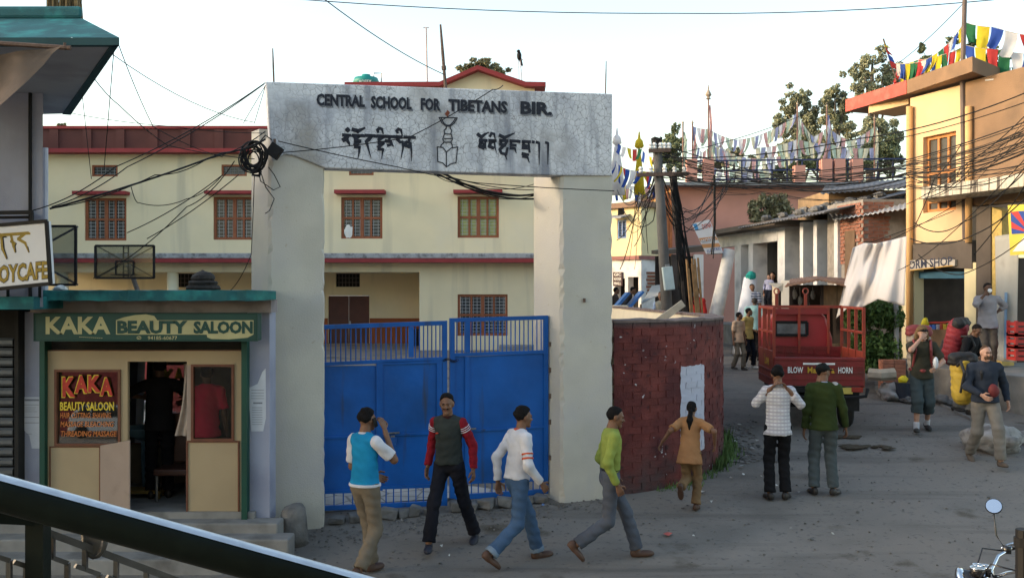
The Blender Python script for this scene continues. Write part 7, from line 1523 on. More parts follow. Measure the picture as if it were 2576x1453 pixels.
def rotm(yaw=0, pitch=0, roll=0): return Matrix.Rotation(R(yaw), 3, 'Z') @ Matrix.Rotation(R(pitch), 3, 'X') @ Matrix.Rotation(R(roll), 3, 'Y')
def ik(a, t, l1, l2, hint):
    a = Vector(a); t = Vector(t); d = t-a; L = d.length
    if L > (l1+l2)*.995: t = a+d*((l1+l2)*.995/L); d = t-a; L = d.length
    u = d/L; x = (l1*l1-l2*l2+L*L)/(2*L); h = math.sqrt(max(0, l1*l1-x*x)); v = Vector(hint); v = (v-u*v.dot(u)).normalized(); return a+u*x+v*h, t
def cloth_mat(name, rgb, kind=None, rgb2=None, sc=1.0):
    def c(e, col, h):
        if kind is None: return e['mixc'](e['ramp'](e['nz'](3.2, 5), .4, .7), col, tuple(q*.72 for q in rgb)), h
        N, L = e['N'], e['L']; sx = N.new('ShaderNodeSeparateXYZ'); L.new(e['src'], sx.inputs[0])
        def wave(sock, f, lo):
            m = N.new('ShaderNodeMath'); m.operation = 'MULTIPLY'; m.inputs[1].default_value = f; L.new(sock, m.inputs[0]); s = N.new('ShaderNodeMath'); s.operation = 'SINE'; L.new(m.outputs[0], s.inputs[0]); return e['ramp'](s.outputs[0], lo, lo+.2)
        col2 = e['mixc'](wave(sx.outputs[2], sc, .1), col, rgb2)
        if kind == 'check': col2 = e['mixc'](e['mixc'](wave(sx.outputs[0], sc, .1), (0, 0, 0), (.5, .5, .5)), col2, rgb2)
        return col2, h
    return mat(name, rgb, .9, .10, 7, .25, 130, custom=c, spec=.15)
SKIN = {k: mat('skin_'+k, c, .55, .08, 12, spec=.35) for k, c in dict(brown=(.17, .085, .05), dark=(.11, .055, .033), fair=(.42, .24, .17)).items()}
HAIR = {k: mat('hair_'+k, c, .8, .3, 60, .3, 160, spec=.08) for k, c in dict(black=(.010, .009, .009), sandy=(.16, .10, .05), brown=(.085, .052, .034), cap=(.012, .014, .014), grey=(.05, .045, .04)).items()}
EYEW = mat('eye_dark', (.02, .015, .012), .2); LIPS = mat('lips', (.17, .06, .045), .6)
def person(label, px, py, H=1.70, yaw=0, hip=None, lean=0, turn=0, ankles=None, feet=None, wrists=None, elbows=None, head=(0, 0), skin='brown', hair='black', hairstyle='short', shirt=None, sleeve='long', sleeve_mat=None, hem=.90, trousers=None, shorts=False, shoes=None, res=.013, beard=None, female=False, group=None, loc=None, curl=.6, bulk=.93, extras=None, seat=False, hand_n=None, tuck=False):
    s = H/1.70; base = loc if loc is not None else hit(px, py); base = Vector(base)
    root = thing('person', label, 'person', base, group, world=False, rz=R(yaw))
    v = lambda p: Vector(p)*s
    hipz = hip if hip is not None else .90
    pel = Vector((0, 0, hipz)); TR = rotm(turn, -lean)
    tz = lambda p: pel+TR @ Vector(p)
    ch_ = tz((0, .0, .37)); shL, shR = tz((-.168*(.9 if female else 1)*bulk, -.005, .468)), tz((.168*(.9 if female else 1)*bulk, -.005, .468)); nk = tz((0, .0, .53)); hd_ = tz((0, .035, .672)); hL, hR = pel+Vector((-.085, 0, 0)), pel+Vector((.085, 0, 0))
    ank = ankles or ((-.10, 0, .08), (.10, 0, .08)); kn = []; an = []
    for hp, a in zip((hL, hR), ank): k_, a_ = ik(hp, a, .425, .42, (0, 1, 0.05)); kn.append(k_); an.append(a_)
    wr_ = wrists or ((-.24, .03, .84), (.24, .03, .84)); el = []; wt = []
    eh = elbows or ((-.4, -1, 0), (.4, -1, 0))
    for sp_, w, hnt in zip((shL, shR), wr_, eh):
        e_, w_ = (Vector(hnt[:3]), Vector(w)) if len(hnt) > 3 else ik(sp_, w, .285, .25, hnt)
        el.append(e_); wt.append(w_)
    S = lambda p: tuple(v(p)); fwd = tuple(TR @ Vector((0, 1, 0))); cap = lambda a, b, ra, rb, fl=None, ff=1, ca=False, cb=False: ('c', S(a), S(b), ra*s, rb*s, fl, ff, ca, cb)
    b_ = bulk
    # body
    pr = [cap(tz((0, 0, .02)), tz((0, 0, .22)), .125*b_, .12*b_, fwd, 1.35), cap(tz((0, 0, .22)), tz((0, 0, .40)), .125*b_, .145*b_, fwd, 1.45), cap(shL, shR, .05, .05), cap(tz((0, -.01, .45)), hd_-Vector((0, .01, .02)), .055, .052)]
    for i in (0, 1):
        sp_ = (shL, shR)[i]; hp = (hL, hR)[i]; pr += [cap(sp_, el[i], .046*b_, .038*b_), cap(el[i], wt[i], .038*b_, .026), cap(hp, kn[i], .085*b_, .055*b_), cap(kn[i], an[i], .053*b_, .036)]
    V, Fc = sdf_mesh(pr, res*1.25, .03*s); Vs = [V]; Fs = [Fc]; nv = len(V)
    # head
    HR = TR @ rotm(head[0], head[1]); HA = np.array(HR.transposed()); sH = s*.94; Hp = lambda p: tuple(np.array(S(hd_))+np.array(HR @ Vector(p))*sH); ell = lambda c, r, pl=(), A=None: ('e', Hp(c), HA if A is None else A, tuple(q*sH for q in r), [(n_, o_*sH) for n_, o_ in pl])
    hc = lambda a, b, ra, rb: ('c', Hp(a), Hp(b), ra*sH, rb*sH, None, 1, False, False)
    hp_ = [ell((0, -.012, .022), (.073, .092, .090)), ell((0, .018, -.035), (.058, .070, .075)), hc((0, .078, -.005), (0, .098, -.022), .011, .015), ell((0, .066, -.092), (.030, .024, .022)), hc((-.03, .078, .022), (.03, .078, .022), .012, .012), ell((-.074, -.005, .0), (.012, .022, .032)), ell((.074, -.005, .0), (.012, .022, .032)), ell((-.034, .062, -.02), (.024, .02, .02)), ell((.034, .062, -.02), (.024, .02, .02)), hc((0, -.02, -.06), (0, -.03, -.13), .052, .055)]
    V, Fc = sdf_mesh(hp_, max(.0055, res*.5), .016*s); Vs.append(V); Fs.append(Fc+nv); nv += len(V)
    # hands with five fingers
    for i in (0, 1):
        f = (wt[i]-el[i]).normalized(); sg = (-1, 1)[i]; n_ = Vector(hand_n[i]) if hand_n and hand_n[i] else Vector((-sg, 0, 0)); n_ = (n_-f*n_.dot(f)).normalized(); w_ = f.cross(n_).normalized()
        th = w_*(1 if w_.y > 0 else -1); H0 = wt[i]; q = []
        for t_ in (-.026, -.009, .009, .026): q.append(cap(H0+f*.0, H0+f*.075+th*t_*1.05, .019, .014, tuple(n_), 1.3))
        for t_, L_ in ((.030, .068), (.010, .078), (-.011, .072), (-.031, .056)):
            A = H0+f*.082+th*t_; B = A+(f*math.cos(curl*.6)+n_*math.sin(curl*.6))*L_*.55; C_ = B+(f*math.cos(curl*1.6)+n_*math.sin(curl*1.6))*L_*.5; q += [cap(A, B, .0092, .0085), cap(B, C_, .0085, .0068)]
        A = H0+f*.025+th*.028; B = A+(f*.6+th*.75+n_*.25).normalized()*.045; C_ = B+(f*.9+th*.15+n_*.4).normalized()*.04; q += [cap(A, B, .012, .0105), cap(B, C_, .0105, .008)]
        V, Fc = sdf_mesh(q, max(.0055, res*.42), .006*s)
        if len(V): Vs.append(V); Fs.append(Fc+nv); nv += len(V)
    link('body', npmesh('body', np.concatenate(Vs), np.concatenate(Fs), SKIN[skin]), root)
    def cl(name, prims, mt, k=.03, wr=.004, r_=None):
        V, Fc = sdf_mesh(prims, r_ or res, k*s, wr, abs(px) % 17)
        if len(V): return link(name, npmesh(name, V, Fc, mt), root)
    # hair, brows, eyes, lips
    hs = [ell((0, -.016, .030), (.080, .099, .093), [((0, .78, -.63), .018)])]
    if hairstyle == 'bald': hs = [ell((0, -.014, .024), (.0755, .0945, .092), [((0, .80, -.60), .005)])]
    if hairstyle == 'full': hs = [ell((0, -.016, .036), (.085, .103, .100), [((0, .74, -.67), .014)])]
    if hairstyle == 'long': hs = [ell((0, -.016, .032), (.088, .104, .096), [((0, .78, -.63), .026)]), hc((-.06, -.03, .02), (-.075, -.04, -.17), .04, .045), hc((.06, -.03, .02), (.075, -.04, -.17), .04, .045), hc((0, -.07, .0), (0, -.085, -.18), .06, .06)]
    if hairstyle == 'ponytail': hs += [ell((0, -.07, .0), (.055, .05, .06)), hc((0, -.10, -.02), (.005, -.135, -.2), .03, .05), hc((.005, -.135, -.2), (.0, -.13, -.36), .05, .02)]
    if hairstyle == 'curly': hs = [ell((0, -.018, .036), (.095, .110, .100), [((0, .74, -.67), .03)]), hc((-.07, -.03, .0), (-.085, -.05, -.13), .045, .04), hc((.07, -.03, .0), (.085, -.05, -.13), .045, .04), hc((0, -.09, .0), (0, -.10, -.14), .06, .05)]
    hr = cl('hair', hs, HAIR[hair], .012, .003 if hairstyle in ('short', 'bald') else .006, max(.007, res*.6))
    if res < .017:
        for sx in (-1, 1):
            cl('eye', [ell((sx*.031, .083, .006), (.013, .006, .0065))], EYEW, .004, 0, .004); cl('eyebrow', [hc((sx*.014, .091, .026), (sx*.046, .080, .028), .0055, .004)], HAIR['black' if hair in ('cap', 'grey') else hair], .004, 0, .004)
        cl('lips', [hc((-.019, .086, -.056), (.019, .086, -.056), .0065, .0065)], LIPS, .004, 0, .004)
    if beard: cl('beard', [hc((-.028, .083, -.038), (.028, .083, -.038), .008, .008)] + ([ell((0, .030, -.060), (.0595, .068, .052), [((0, -1, .0), -.020), ((0, 0, 1), .012)])] if beard == 'full' else []), HAIR[hair if hair != 'cap' else 'black'], .008, 0, .006)
    if hairstyle == 'cap':
        bc = cl('cap', [ell((0, -.010, .045), (.086, .104, .078), [((0, 0, -1), .008)])], HAIR['cap'], .01, 0, .008); cl('cap_peak', [ell((0, .115, .045), (.062, .062, .010))], HAIR['cap'], .01, 0, .007)
    # shirt
    up_ = TR @ Vector((0, 0, 1)); hemz = hem-hipz; wst = .155*b_
    if shirt:
        q = [cap(tz((0, 0, hemz)), tz((0, 0, .18)), (wst*.95 if tuck else (.176+max(0, .9-hem)*.2)*b_), wst*.98, fwd, 1.36 if tuck else 1.22, True), cap(tz((0, .0, .18)), tz((0, 0, .40)), wst*.98, .168*b_, fwd, 1.42), cap(shL, shR, .062*b_, .062*b_), cap(tz((0, -.005, .46)), tz((0, .0, .535)), .085, .066, None, 1, False, True), cap(tz((-.10, -.01, .475)), tz((.10, -.01, .475)), .058, .058), cap(tz((-.05, -.01, .51)), tz((.05, -.01, .51)), .045, .045)]
        sl_ = []
        for i in (0, 1):
            sp_ = (shL, shR)[i]
            if sleeve == 'long': sl_ += [cap(sp_, el[i], .064*b_, .054*b_), cap(el[i], el[i].lerp(wt[i], .96), .054*b_, .042, None, 1, False, True)]
            elif sleeve == 'roll': sl_ += [cap(sp_, el[i], .066*b_, .056*b_), cap(el[i], el[i].lerp(wt[i], .55), .056*b_, .05, None, 1, False, True)]
            elif sleeve == 'short': sl_ += [cap(sp_, sp_.lerp(el[i], .82), .068*b_, .070*b_, None, 1, False, True)]
        if sleeve_mat:
            cl('shirt', q, shirt)
            for i in (0, 1): cl('sleeve', [p for j, p in enumerate(sl_) if (j < len(sl_)//2) == (i == 0)], sleeve_mat, .02)
        else: cl('shirt', q+sl_, shirt)
        cl('collar', [('c', S(tz((0, .002, .515))), S(tz((0, .006, .555))), .078*s, .064*s, None, 1, True, True)], (extras or {}).get('collar', shirt), .01, .0, res*.8)
    if trousers:
        q = [cap(tz((0, 0, .04)), tz((0, 0, .13)), .150*b_, .146*b_, fwd, 1.3, False, True)]
        for i in (0, 1):
            hp = (hL, hR)[i]
            if shorts: q += [cap(hp, kn[i], .098*b_, .088*b_), cap(kn[i], kn[i].lerp(an[i], .45), .088*b_, .092*b_, None, 1, False, True)]
            else:
                lo_ = kn[i].lerp(an[i], .97); q += [cap(hp, kn[i], .097*b_, .073*b_), cap(kn[i], lo_, .073*b_, .072, None, 1, False, True)]
        cl('trousers', q, trousers, .035, .005)
        if tuck: cl('belt', [cap(tz((0, 0, .105)), tz((0, 0, .135)), .152*b_, .152*b_, fwd, 1.29, True, True)], mat('belt_black', (.012, .012, .012), .4), .01, 0)
    ft = feet or ((0, 0), (0, 0)); smt = shoes or mat('shoe_dark', (.02, .016, .014), .5, .2)
    for i in (0, 1):
        yw, pt_ = ft[i]; FR = rotm(yw, pt_); A = an[i]; fp_ = lambda p: A+FR @ Vector(p); so = -.076; Af = np.array(FR.transposed())
        q = [('e', S(fp_((0, -.02, -.035))), Af, tuple(k*s for k in (.042, .060, .062)), [((0, 0, -1), (.076-.035)*s)]), ('e', S(fp_((0, .085, -.055))), Af, tuple(k*s for k in (.048, .105, .042)), [((0, 0, -1), (.076-.055)*s)])]
        cl('shoe', q, smt, .02, 0, max(.008, res*.7))
    return dict(root=root, s=s, tz=tz, el=el, wt=wt, hd=hd_, TR=TR, cl=cl, cap=cap, S=S, ell=ell, hc=hc, sh=(shL, shR), kn=kn, an=an)
CM = cloth_mat
DENIM = CM('denim', (.06, .11, .20)); DKDEN = CM('dark_denim', (.012, .013, .020)); KHAKI = CM('khaki', (.17, .14, .105)); GREYT = CM('grey_trousers', (.085, .095, .12)); BLKT = CM('black_trousers', (.010, .010, .012)); GRNGR = CM('greygreen_trousers', (.075, .09, .095)); STONET = CM('stone_trousers', (.21, .19, .165))
WCLO = CM('white_cotton', (.58, .58, .62)); SANDAL = mat('sandal_brown', (.07, .035, .022), .6, .2); TRNR = mat('trainer_navy', (.02, .022, .035), .6, .2)

# 1 phone man, walking away to the right
P = person('man in turquoise polo and khaki trousers talking on a phone by the gate', 918, 1452, 1.74, -38, ankles=((-.11, .20, .08), (.11, -.18, .13)), feet=((5, 0), (-5, -25)), wrists=((-.10, .22, .98), (.15, .13, 1.47)), elbows=((-.7, -1, -.2), (.25, .16, 1.18, 1)), head=(-8, -4), hairstyle='full', shirt=CM('turquoise', (.012, .23, .46)), sleeve='short', sleeve_mat=WCLO, hem=.93, trousers=KHAKI, shoes=SANDAL, extras=dict(collar=WCLO), hand_n=(None, (-1, 0, 0)), res=.012)
P['cl']('shirt_hem', [P['cap'](P['tz']((0, 0, .02)), P['tz']((0, 0, .05)), .178, .174, tuple(P['TR'] @ Vector((0, 1, 0))), 1.21, True, True)], WCLO, .01, 0)
ph_ = P['wt'][1]; m = MB(); m.box((P['hd']+Vector((.088, .02, -.02)))*P['s'], (.016, .045, .10), rotm(0, 20)); m.build('mobile_phone', BLACK, None, bevel=.004, label='black mobile phone held to the ear of the man in turquoise', cat='phone'); o = bpy.data.objects['mobile_phone']; o.location = P['root'].location; o.rotation_euler = P['root'].rotation_euler
# 2 man in grey knit vest top with red sleeves, walking left, looking at the camera
P = person('man in charcoal and red sleeved sweater with dark jeans striding past the gate', 1130, 1372, 1.76, 158, lean=3, turn=4, hip=.875, ankles=((-.17, -.30, .09), (.10, .30, .08)), feet=((14, -14), (22, 0)), wrists=((-.27, -.04, .845), (.25, .02, .85)), head=(12, -3), hairstyle='full', shirt=CM('charcoal_knit', (.035, .042, .040)), sleeve='long', sleeve_mat=CM('red_knit', (.22, .012, .022)), hem=.90, trousers=DKDEN, shoes=TRNR, beard='moustache', extras=dict(collar=CM('dark_collar', (.04, .015, .015))), res=.012)
for i in (0, 1):
    a, b = P['sh'][i], P['el'][i]
    for t in (.14, .22, .30): P['cl']('sleeve_stripe', [P['cap'](a.lerp(b, t), a.lerp(b, t+.035), .0675-t*.008, .0672-t*.008, None, 1, True, True)], WCLO, .01, 0, .008)
P['cl']('chest_mark', [('e', P['S'](P['tz']((.09, .113, .37))), np.eye(3), (.02, .012, .010), [])], mat('mark_red', (.4, .04, .02), .8), .01, 0, .005)
# 3 man in white sweater
P = person('man in white sweater with orange arm bands and rolled blue jeans walking right', 1300, 1418, 1.74, -62, hip=.865, lean=4, ankles=((-.09, .30, .08), (.10, -.36, .17)), feet=((0, 4), (0, -38)), wrists=((-.20, -.12, .85), (.22, .17, .87)), head=(-4, 0), hairstyle='full', shirt=WCLO, sleeve='long', hem=.90, trousers=DENIM, shoes=SANDAL, extras=dict(collar=CM('orange_collar', (.55, .10, .05))), res=.012)
for t in (.52, .68):
    a, b = P['sh'][1], P['el'][1]; P['cl']('sleeve_band', [P['cap'](a.lerp(b, t), a.lerp(b, t+.07), .0615, .0605, None, 1, True, True)], CM('orange_collar', (0, 0, 0)), .01, 0, .008)
for i in (0, 1): P['cl']('jean_cuff', [P['cap'](P['kn'][i].lerp(P['an'][i], .86), P['kn'][i].lerp(P['an'][i], .99), .077, .079, None, 1, True, True)], CM('pale_denim', (.20, .27, .36)), .01, 0)
# 4 man in lime shirt
P = person('man in lime green shirt and grey trousers walking right before the pier', 1533, 1408, 1.72, -82, hip=.86, lean=3, ankles=((-.08, .33, .08), (.09, -.38, .20)), feet=((0, 2), (0, -48)), wrists=((-.20, .08, .85), (.22, .03, .845)), head=(-10, -8), shirt=CM('lime', (.25, .30, .065)), sleeve='long', hem=.94, trousers=GREYT, tuck=True, shoes=SANDAL, beard='moustache', skin='brown', res=.012)
P['cl']('pocket', [('e', P['S'](P['tz']((-.07, .118, .36))), np.eye(3), (.045, .012, .05), [])], CM('lime', (0, 0, 0)), .01, 0, .008)
# 5 girl running
P = person('girl in peach tunic with a long dark ponytail running along the brick wall', 1735, 1283, 1.40, -22, hip=.86, lean=10, ankles=((-.07, -.28, .40), (.08, .06, .08)), feet=((0, -70), (0, 0)), wrists=((-.40, -.10, 1.02), (.36, .10, 1.0)), elbows=((-.6, -1, -.6), (1, -.6, -.2)), hairstyle='ponytail', shirt=CM('peach_tunic', (.38, .19, .085)), sleeve='short', hem=.70, trousers=CM('tan_salwar', (.20, .125, .065)), shoes=SANDAL, female=True, res=.012)
# 6 man in checked shirt
P = person('man in white checked shirt and black trousers with hands clasped behind his neck', 1957, 1256, 1.73, -4, ankles=((-.10, 0, .08), (.10, .03, .08)), feet=((12, 0), (-25, 0)), wrists=((-.10, -.07, 1.41), (.10, -.07, 1.41)), elbows=((-.27, .03, 1.21, 1), (.28, .0, 1.20, 1)), head=(-4, -6), hairstyle='full', shirt=CM('checked', (.58, .57, .58), 'check', (.40, .38, .42), 140), sleeve='roll', hem=.82, trousers=BLKT, hand_n=((1, -.3, 0), (-1, -.3, 0)), res=.0125)
# 7 man in green sweater and cap
P = person('man in dark green sweater and black cap standing with his head turned', 2072, 1243, 1.72, -6, ankles=((-.12, 0, .08), (.12, -.02, .08)), feet=((10, 0), (-35, 0)), wrists=((-.24, .02, .84), (.31, .10, .80)), elbows=((-.4, -1, 0), (.5, -1, 0)), head=(-62, -8), hairstyle='cap', hair='black', shirt=CM('bottle_green', (.035, .05, .014)), sleeve='long', hem=.84, trousers=GRNGR, bulk=1.0, extras=dict(collar=CM('pale_blue_collar', (.30, .33, .45))), res=.0125)
P['cl']('shoulder_yoke', [P['cap'](P['sh'][1]+Vector((-.03, 0, .03)), P['sh'][1].lerp(P['el'][1], .25)+Vector((0, 0, .014)), .058, .056)], CM('pale_yoke', (.36, .36, .36)), .02, 0)
# rucksacks
def rucksack(label, P, mt, mt2, big=1.0, w=.17, belt=True):
    root = thing('rucksack', label, 'rucksack', P['root'].location, None, world=False); root.rotation_euler = P['root'].rotation_euler; s = P['s']; tz = P['tz']
    def part(name, prims, m_, k=.04, wr=.009): V, Fc = sdf_mesh(prims, .015, k, wr, 3); return link(name, npmesh(name, V, Fc, m_), root)
    c = lambda a, b, ra, rb, fl=None, ff=1: ('c', tuple(tz(a)*s), tuple(tz(b)*s), ra*s, rb*s, fl, ff, False, False)
    part('pack', [c((0, -.27, .08), (0, -.30, .50*big), w, w*1.05)], mt); part('lid', [c((-.10, -.27, .58*big), (.10, -.27, .58*big), .11, .11)], mt2); part('front_pocket', [c((0, -.42, .12), (0, -.42, .28), .08, .08)], mt2)
    for sx in (-1, 1): part('strap', [c((sx*.12, -.14, .50), (sx*.125, .02, .56), .022, .022), c((sx*.125, .02, .56), (sx*.115, .135, .42), .022, .022), c((sx*.115, .135, .42), (sx*.14, .05, .15), .022, .02)], mt2, .01, 0)
    if belt: part('hip_belt', [c((-.17, 0, .10), (0, .135, .09), .028, .028), c((.17, 0, .10), (0, .135, .09), .028, .028)], mt2, .01, 0)
RK = lambda n, c: mat('pack_'+n, c, .7, .15, 8, .25, 40)
# 8 trekker in olive tee and shorts
P = person('sandy-haired trekker in olive tee and cut-off jeans wiping his mouth', 2318, 1083, 1.74, 168, lean=4, hip=.88, ankles=((-.11, -.16, .11), (.10, .14, .08)), feet=((8, -14), (-6, 0)), wrists=((-.17, .28, 1.02), (.05, .22, 1.47)), elbows=((-.9, -.5, -.5), (.9, .1, -1)), head=(10, -5), skin='fair', hair='sandy', hairstyle='curly', shirt=CM('olive_tee', (.045, .043, .030)), sleeve='short', hem=.84, trousers=CM('teal_jeans', (.045, .06, .065)), shorts=True, shoes=mat('boot_dark', (.02, .018, .016), .7), bulk=1.0, hand_n=(None, (0, -1, 0)), res=.014)
P['cl']('socks', [P['cap'](P['an'][i]+Vector((0, 0, -.02)), P['an'][i].lerp(P['kn'][i], .15), .045, .045) for i in (0, 1)], WCLO, .01, 0); P['cl']('sunglasses', [P['hc']((-.06, .062, .062), (.06, .062, .062), .014, .014), P['hc']((-.03, .085, .058), (.03, .085, .058), .014, .014)], BLACK, .008, 0, .007)
rucksack('grey-beige rucksack on the back of the trekker in the olive tee', P, RK('beige', (.24, .21, .17)), RK('redgrey', (.20, .035, .035)), 1.15)
m = MB(); c = P['wt'][0]*P['s']; m.blob(c+Vector((.02, .06, .08)), (.042, .04, .10), 3, .1, 10, 8); o = m.build('water_bottle', mat('bottle_clear', (.45, .48, .52), .2), label='clear plastic bottle in the hand of the trekker in the olive tee', cat='bottle', smooth=True); o.location = P['root'].location; o.rotation_euler = P['root'].rotation_euler
# 9 porter with red pack
P = person('man in black jacket bending under a huge red pack near the stall', 2424, 1040, 1.68, -140, lean=18, hip=.86, ankles=((-.10, -.20, .10), (.10, .16, .08)), wrists=((-.20, .36, 1.02), (.20, .36, 1.02)), head=(-15, -14), shirt=CM('black_jacket', (.012, .012, .014)), sleeve='long', hem=.82, trousers=STONET, skin='dark', bulk=1.06, res=.015)
rucksack('huge red and black rucksack on the bending man', P, RK('red', (.22, .018, .026)), RK('black', (.015, .015, .016)), 1.2, .17)
# 10 trekker with yellow pack
P = person('bearded trekker in navy top and stone trousers walking down the road', 2478, 1166, 1.76, 175, hip=.87, ankles=((-.13, .22, .08), (.11, -.28, .12)), feet=((4, 4), (0, -22)), wrists=((-.31, -.02, .87), (.14, .26, .98)), elbows=((-.5, -1, 0), (.9, -.5, -.4)), head=(8, -2), skin='fair', hair='brown', hairstyle='bald', beard='full', shirt=CM('navy_top', (.030, .038, .055)), sleeve='long', hem=.86, trousers=STONET, shoes=mat('boot_tan', (.10, .075, .055), .8), bulk=1.05, res=.0135)
P['cl']('glasses', [P['hc']((-.05, .094, .008), (.05, .094, .008), .004, .004)], BLACK, .004, 0, .005)
m = MB(); m.blob(P['tz']((-.05, .19, .20)), (.075, .05, .10), 2, .15, 12, 9); o = m.build('chest_pouch', RK('pouchred', (.14, .02, .02)), label='red and black pouch strapped at the waist of the bearded trekker', cat='pouch', smooth=True); o.location = P['root'].location; o.rotation_euler = P['root'].rotation_euler
tz0 = P['tz']
def tz_sw(p): return tz0((p[0]+.20, p[1]-.02, p[2]-.02))
P2 = dict(P); P2['tz'] = tz_sw; rucksack('bulky yellow rucksack slung behind the bearded trekker', P2, RK('yellow', (.40, .27, .03)), RK('black', (0, 0, 0)), 1.0, .15, False)
# 11 man drinking at the shop
lo_ = at(2484, 905, 19.5); lo_.z = 1.42
P = person('man in grey shirt drinking from a white cup on the shop plinth', 2484, 905, 1.66, 168, loc=lo_, ankles=((-.09, 0, .08), (.09, .02, .08)), wrists=((-.18, -.08, 1.10), (.10, .20, 1.45)), elbows=((-1, -.8, -.2), (.9, 0, -1)), head=(18, -4), skin='dark', shirt=CM('grey_shirt', (.30, .29, .31)), sleeve='roll', hem=.80, trousers=CM('brown_trousers', (.10, .085, .07)), bulk=1.05, hand_n=(None, (0, -1, 0)), res=.016)
m = MB(); c = P['hd']*P['s']+Vector((.0, .13, -.05)); m.lathe([(.03, -.04), (.04, .04), (.034, .04)], c, 12, rotm(0, -60)); o = m.build('cup', WHITE, label='white cup at the lips of the man in the grey shirt', cat='cup', smooth=True); o.location = P['root'].location; o.rotation_euler = P['root'].rotation_euler
# 12-13 boys, 14 man in pale blue, 15 striped boy
P = person('boy in pink-cream shirt and khaki trousers with an arm round his friend', 1858, 930, 1.34, -150, ankles=((-.10, .08, .08), (.10, -.12, .10)), head=(60, 0), wrists=((-.22, .05, .84), (.22, .02, .84)), shirt=CM('pinkcream', (.52, .36, .25)), sleeve='short', hem=.80, trousers=KHAKI, res=.016)
P = person('boy in yellow shirt and dark jeans walking beside his friend', 1882, 926, 1.42, -140, ankles=((-.10, .10, .08), (.10, -.10, .10)), head=(40, 0), wrists=((-.05, .22, 1.05), (.30, .02, .98)), shirt=CM('yellow_shirt', (.46, .34, .12)), sleeve='short', hem=.82, trousers=DKDEN, shoes=mat('shoe_white', (.5, .5, .48), .7), res=.016)
P = person('man in pale turquoise shirt standing with his back turned beside the truck', 1898, 906, 1.60, -20, skin='dark', hair='grey', hairstyle='bald', shirt=CM('pale_turq', (.28, .46, .46)), sleeve='short', hem=.80, trousers=BLKT, bulk=1.1, wrists=((-.24, .05, .84), (.22, .2, 1.0)), res=.018)
lo_ = at(1892, 905, 27.2); lo_.z = 1.55
P = person('boy in navy and white striped tee watching from the shop steps', 1890, 880, 1.55, 160, loc=lo_, skin='brown', shirt=CM('striped', (.42, .44, .50), 'stripe', (.035, .04, .085), 95), sleeve='short', hem=.82, trousers=DKDEN, head=(20, 0), bulk=1.05, res=.018)
# 16-17 woman holding a child on the shop plinth
lo_ = at(1944, 800, 29.5); lo_.z = 1.85
P = person('woman in black holding a child in the shop doorway', 1944, 800, 1.60, 150, loc=lo_, female=True, skin='fair', hairstyle='long', shirt=CM('black_top', (.012, .011, .012)), sleeve='long', hem=.6, trousers=BLKT, wrists=((-.08, .24, 1.1), (.20, .26, 1.0)), res=.02)
lo_ = at(1934, 790, 28.95); lo_.z = 2.42
P = person('small child in pale lilac jacket carried by the woman in black', 1934, 790, 1.0, 150, loc=lo_, skin='fair', hair='brown', hairstyle='full', shirt=CM('lilac', (.42, .42, .58)), sleeve='long', hem=.86, trousers=DKDEN, shoes=mat('shoe_white', (0, 0, 0)), hip=.80, ankles=((-.10, .12, .10), (.10, .16, .06)), res=.018)
# 18-21 people around the stalls behind the wall
def seated(label, x, y, Y, z, H, yaw, shirt, skin='brown', **k):
    l = at(x, y, Y); l.z = z; return person(label, x, y, H, yaw, loc=l, shirt=shirt, trousers=k.pop('trousers', DKDEN), skin=skin, res=.02, hem=.82, **k)
seated('man in bright red shirt standing with his back turned by the cable pole', 1752, 790, 24, 1.38, 1.62, -20, CM('bright_red', (.45, .03, .025)), sleeve='long')
seated('man in grey vest over a blue shirt beside the meter box pole', 1664, 800, 23.5, 1.36, 1.55, 150, CM('vest_grey', (.16, .16, .14)), sleeve='long', sleeve_mat=CM('blue_sleeve', (.25, .33, .5)), wrists=((-.15, .22, 1.02), (.15, .22, 1.02)))
seated('man in dark jacket bending over the stall before the snooker sign', 1567, 770, 30, 1.5, 1.60, -95, CM('dark_jacket', (.05, .048, .05)), lean=25)
seated('man in brown jacket half hidden by the gate pier', 1548, 770, 30.5, 1.4, 1.62, -80, CM('brown_jacket', (.07, .055, .05)))
seated('man in red shirt behind the wrapped sign post', 1806, 800, 27, 1.3, 1.6, 60, CM('crimson', (.38, .03, .05)))
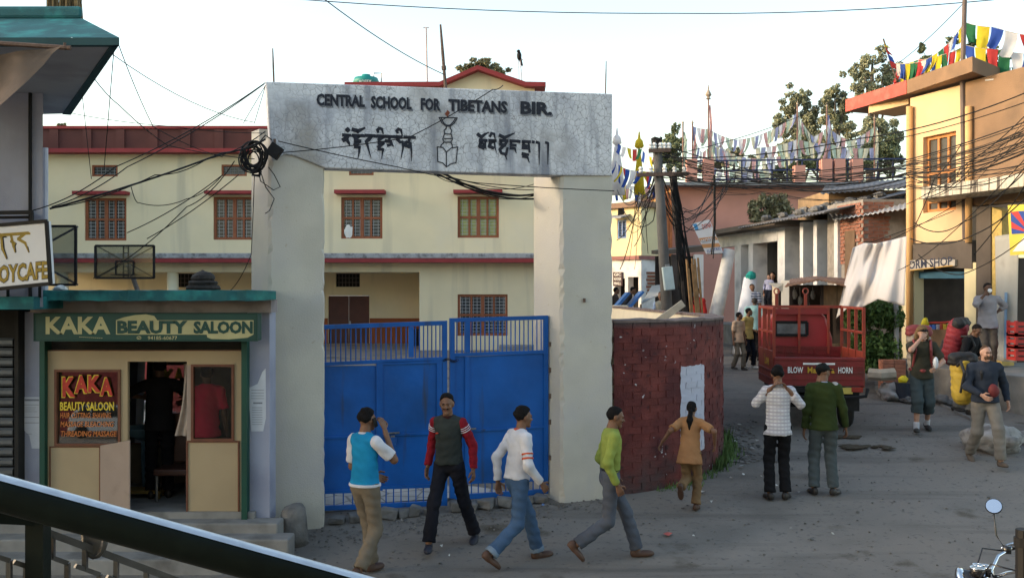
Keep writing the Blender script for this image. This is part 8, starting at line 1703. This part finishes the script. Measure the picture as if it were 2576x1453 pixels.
# stalls behind the wall
for lb, x, y, Y, w in (('blue tarpaulin stall lid propped open beyond the brick wall', 1607, 762, 27, .8), ('smaller blue stall lid propped open by the gate pier', 1571, 765, 27, .7)):
    t = thing('stall', lb, 'stall', at(x, y, Y)); c = at(x, y, Y); m = MB(); m.hexa([c+Vector((-.45, 0, -.3)), c+Vector((-.38, 0, -.34)), c+Vector((-.38, w, -.34)), c+Vector((-.45, w, -.3)), c+Vector((.1, 0, .32)), c+Vector((.16, 0, .29)), c+Vector((.16, w, .29)), c+Vector((.1, w, .32))]); m.build('lid', mat('stall_blue', (.03, .12, .34), .6, .2), t)
    m = MB(); m.bb((c.x-.5, Y, 1.15), (c.x+.6, Y+w, c.z-.34)); m.build('bench', KW, t)
    for k in range(5): m = MB(); m.box((c.x-.1+k*.12, Y+.1, c.z-.30+(k % 2)*.03), (.1, .25, .09)); m.build('packet', (WHITE, LC[1], LC[0])[k % 3], t)
t = thing('lean_to', 'makeshift shelter of tarpaulin scraps and sticks behind the brick wall', 'shelter', at(1650, 790, 28)); m = MB()
a, b, c, d = at(1612, 765, 27), at(1668, 735, 27), at(1690, 712, 30), at(1640, 718, 30); m.quad(a, b, c, d); o = m.build('sheet', TARP, t); md = o.modifiers.new('s', 'SOLIDIFY'); md.thickness = .02
for x, y in ((1612, 765), (1668, 735)): m = MB(); p = at(x, y, 27); m.tube([(p.x, 27, 1.1), p], .03, 6); m.build('stick', BARK, t)
# salon people
P = person('dark-clothed barber standing in the salon doorway', 400, 1290, 1.70, 20, loc=Vector((at(402, 0, 12.35).x, 12.35, fl)), skin='dark', shirt=CM('black_top', (0, 0, 0)), sleeve='short', trousers=BLKT, hem=.82, wrists=((-.2, .2, 1.2), (.3, .22, 1.15)), elbows=((-1, -.3, 0), (1, -.3, 0)), res=.016)
P = person('person in red shirt behind the right window of the salon', 520, 1290, 1.62, 15, loc=Vector((at(520, 0, 12.2).x, 12.2, fl)), skin='dark', shirt=CM('salon_red', (.55, .02, .06)), sleeve='short', trousers=BLKT, hem=.8, res=.016)
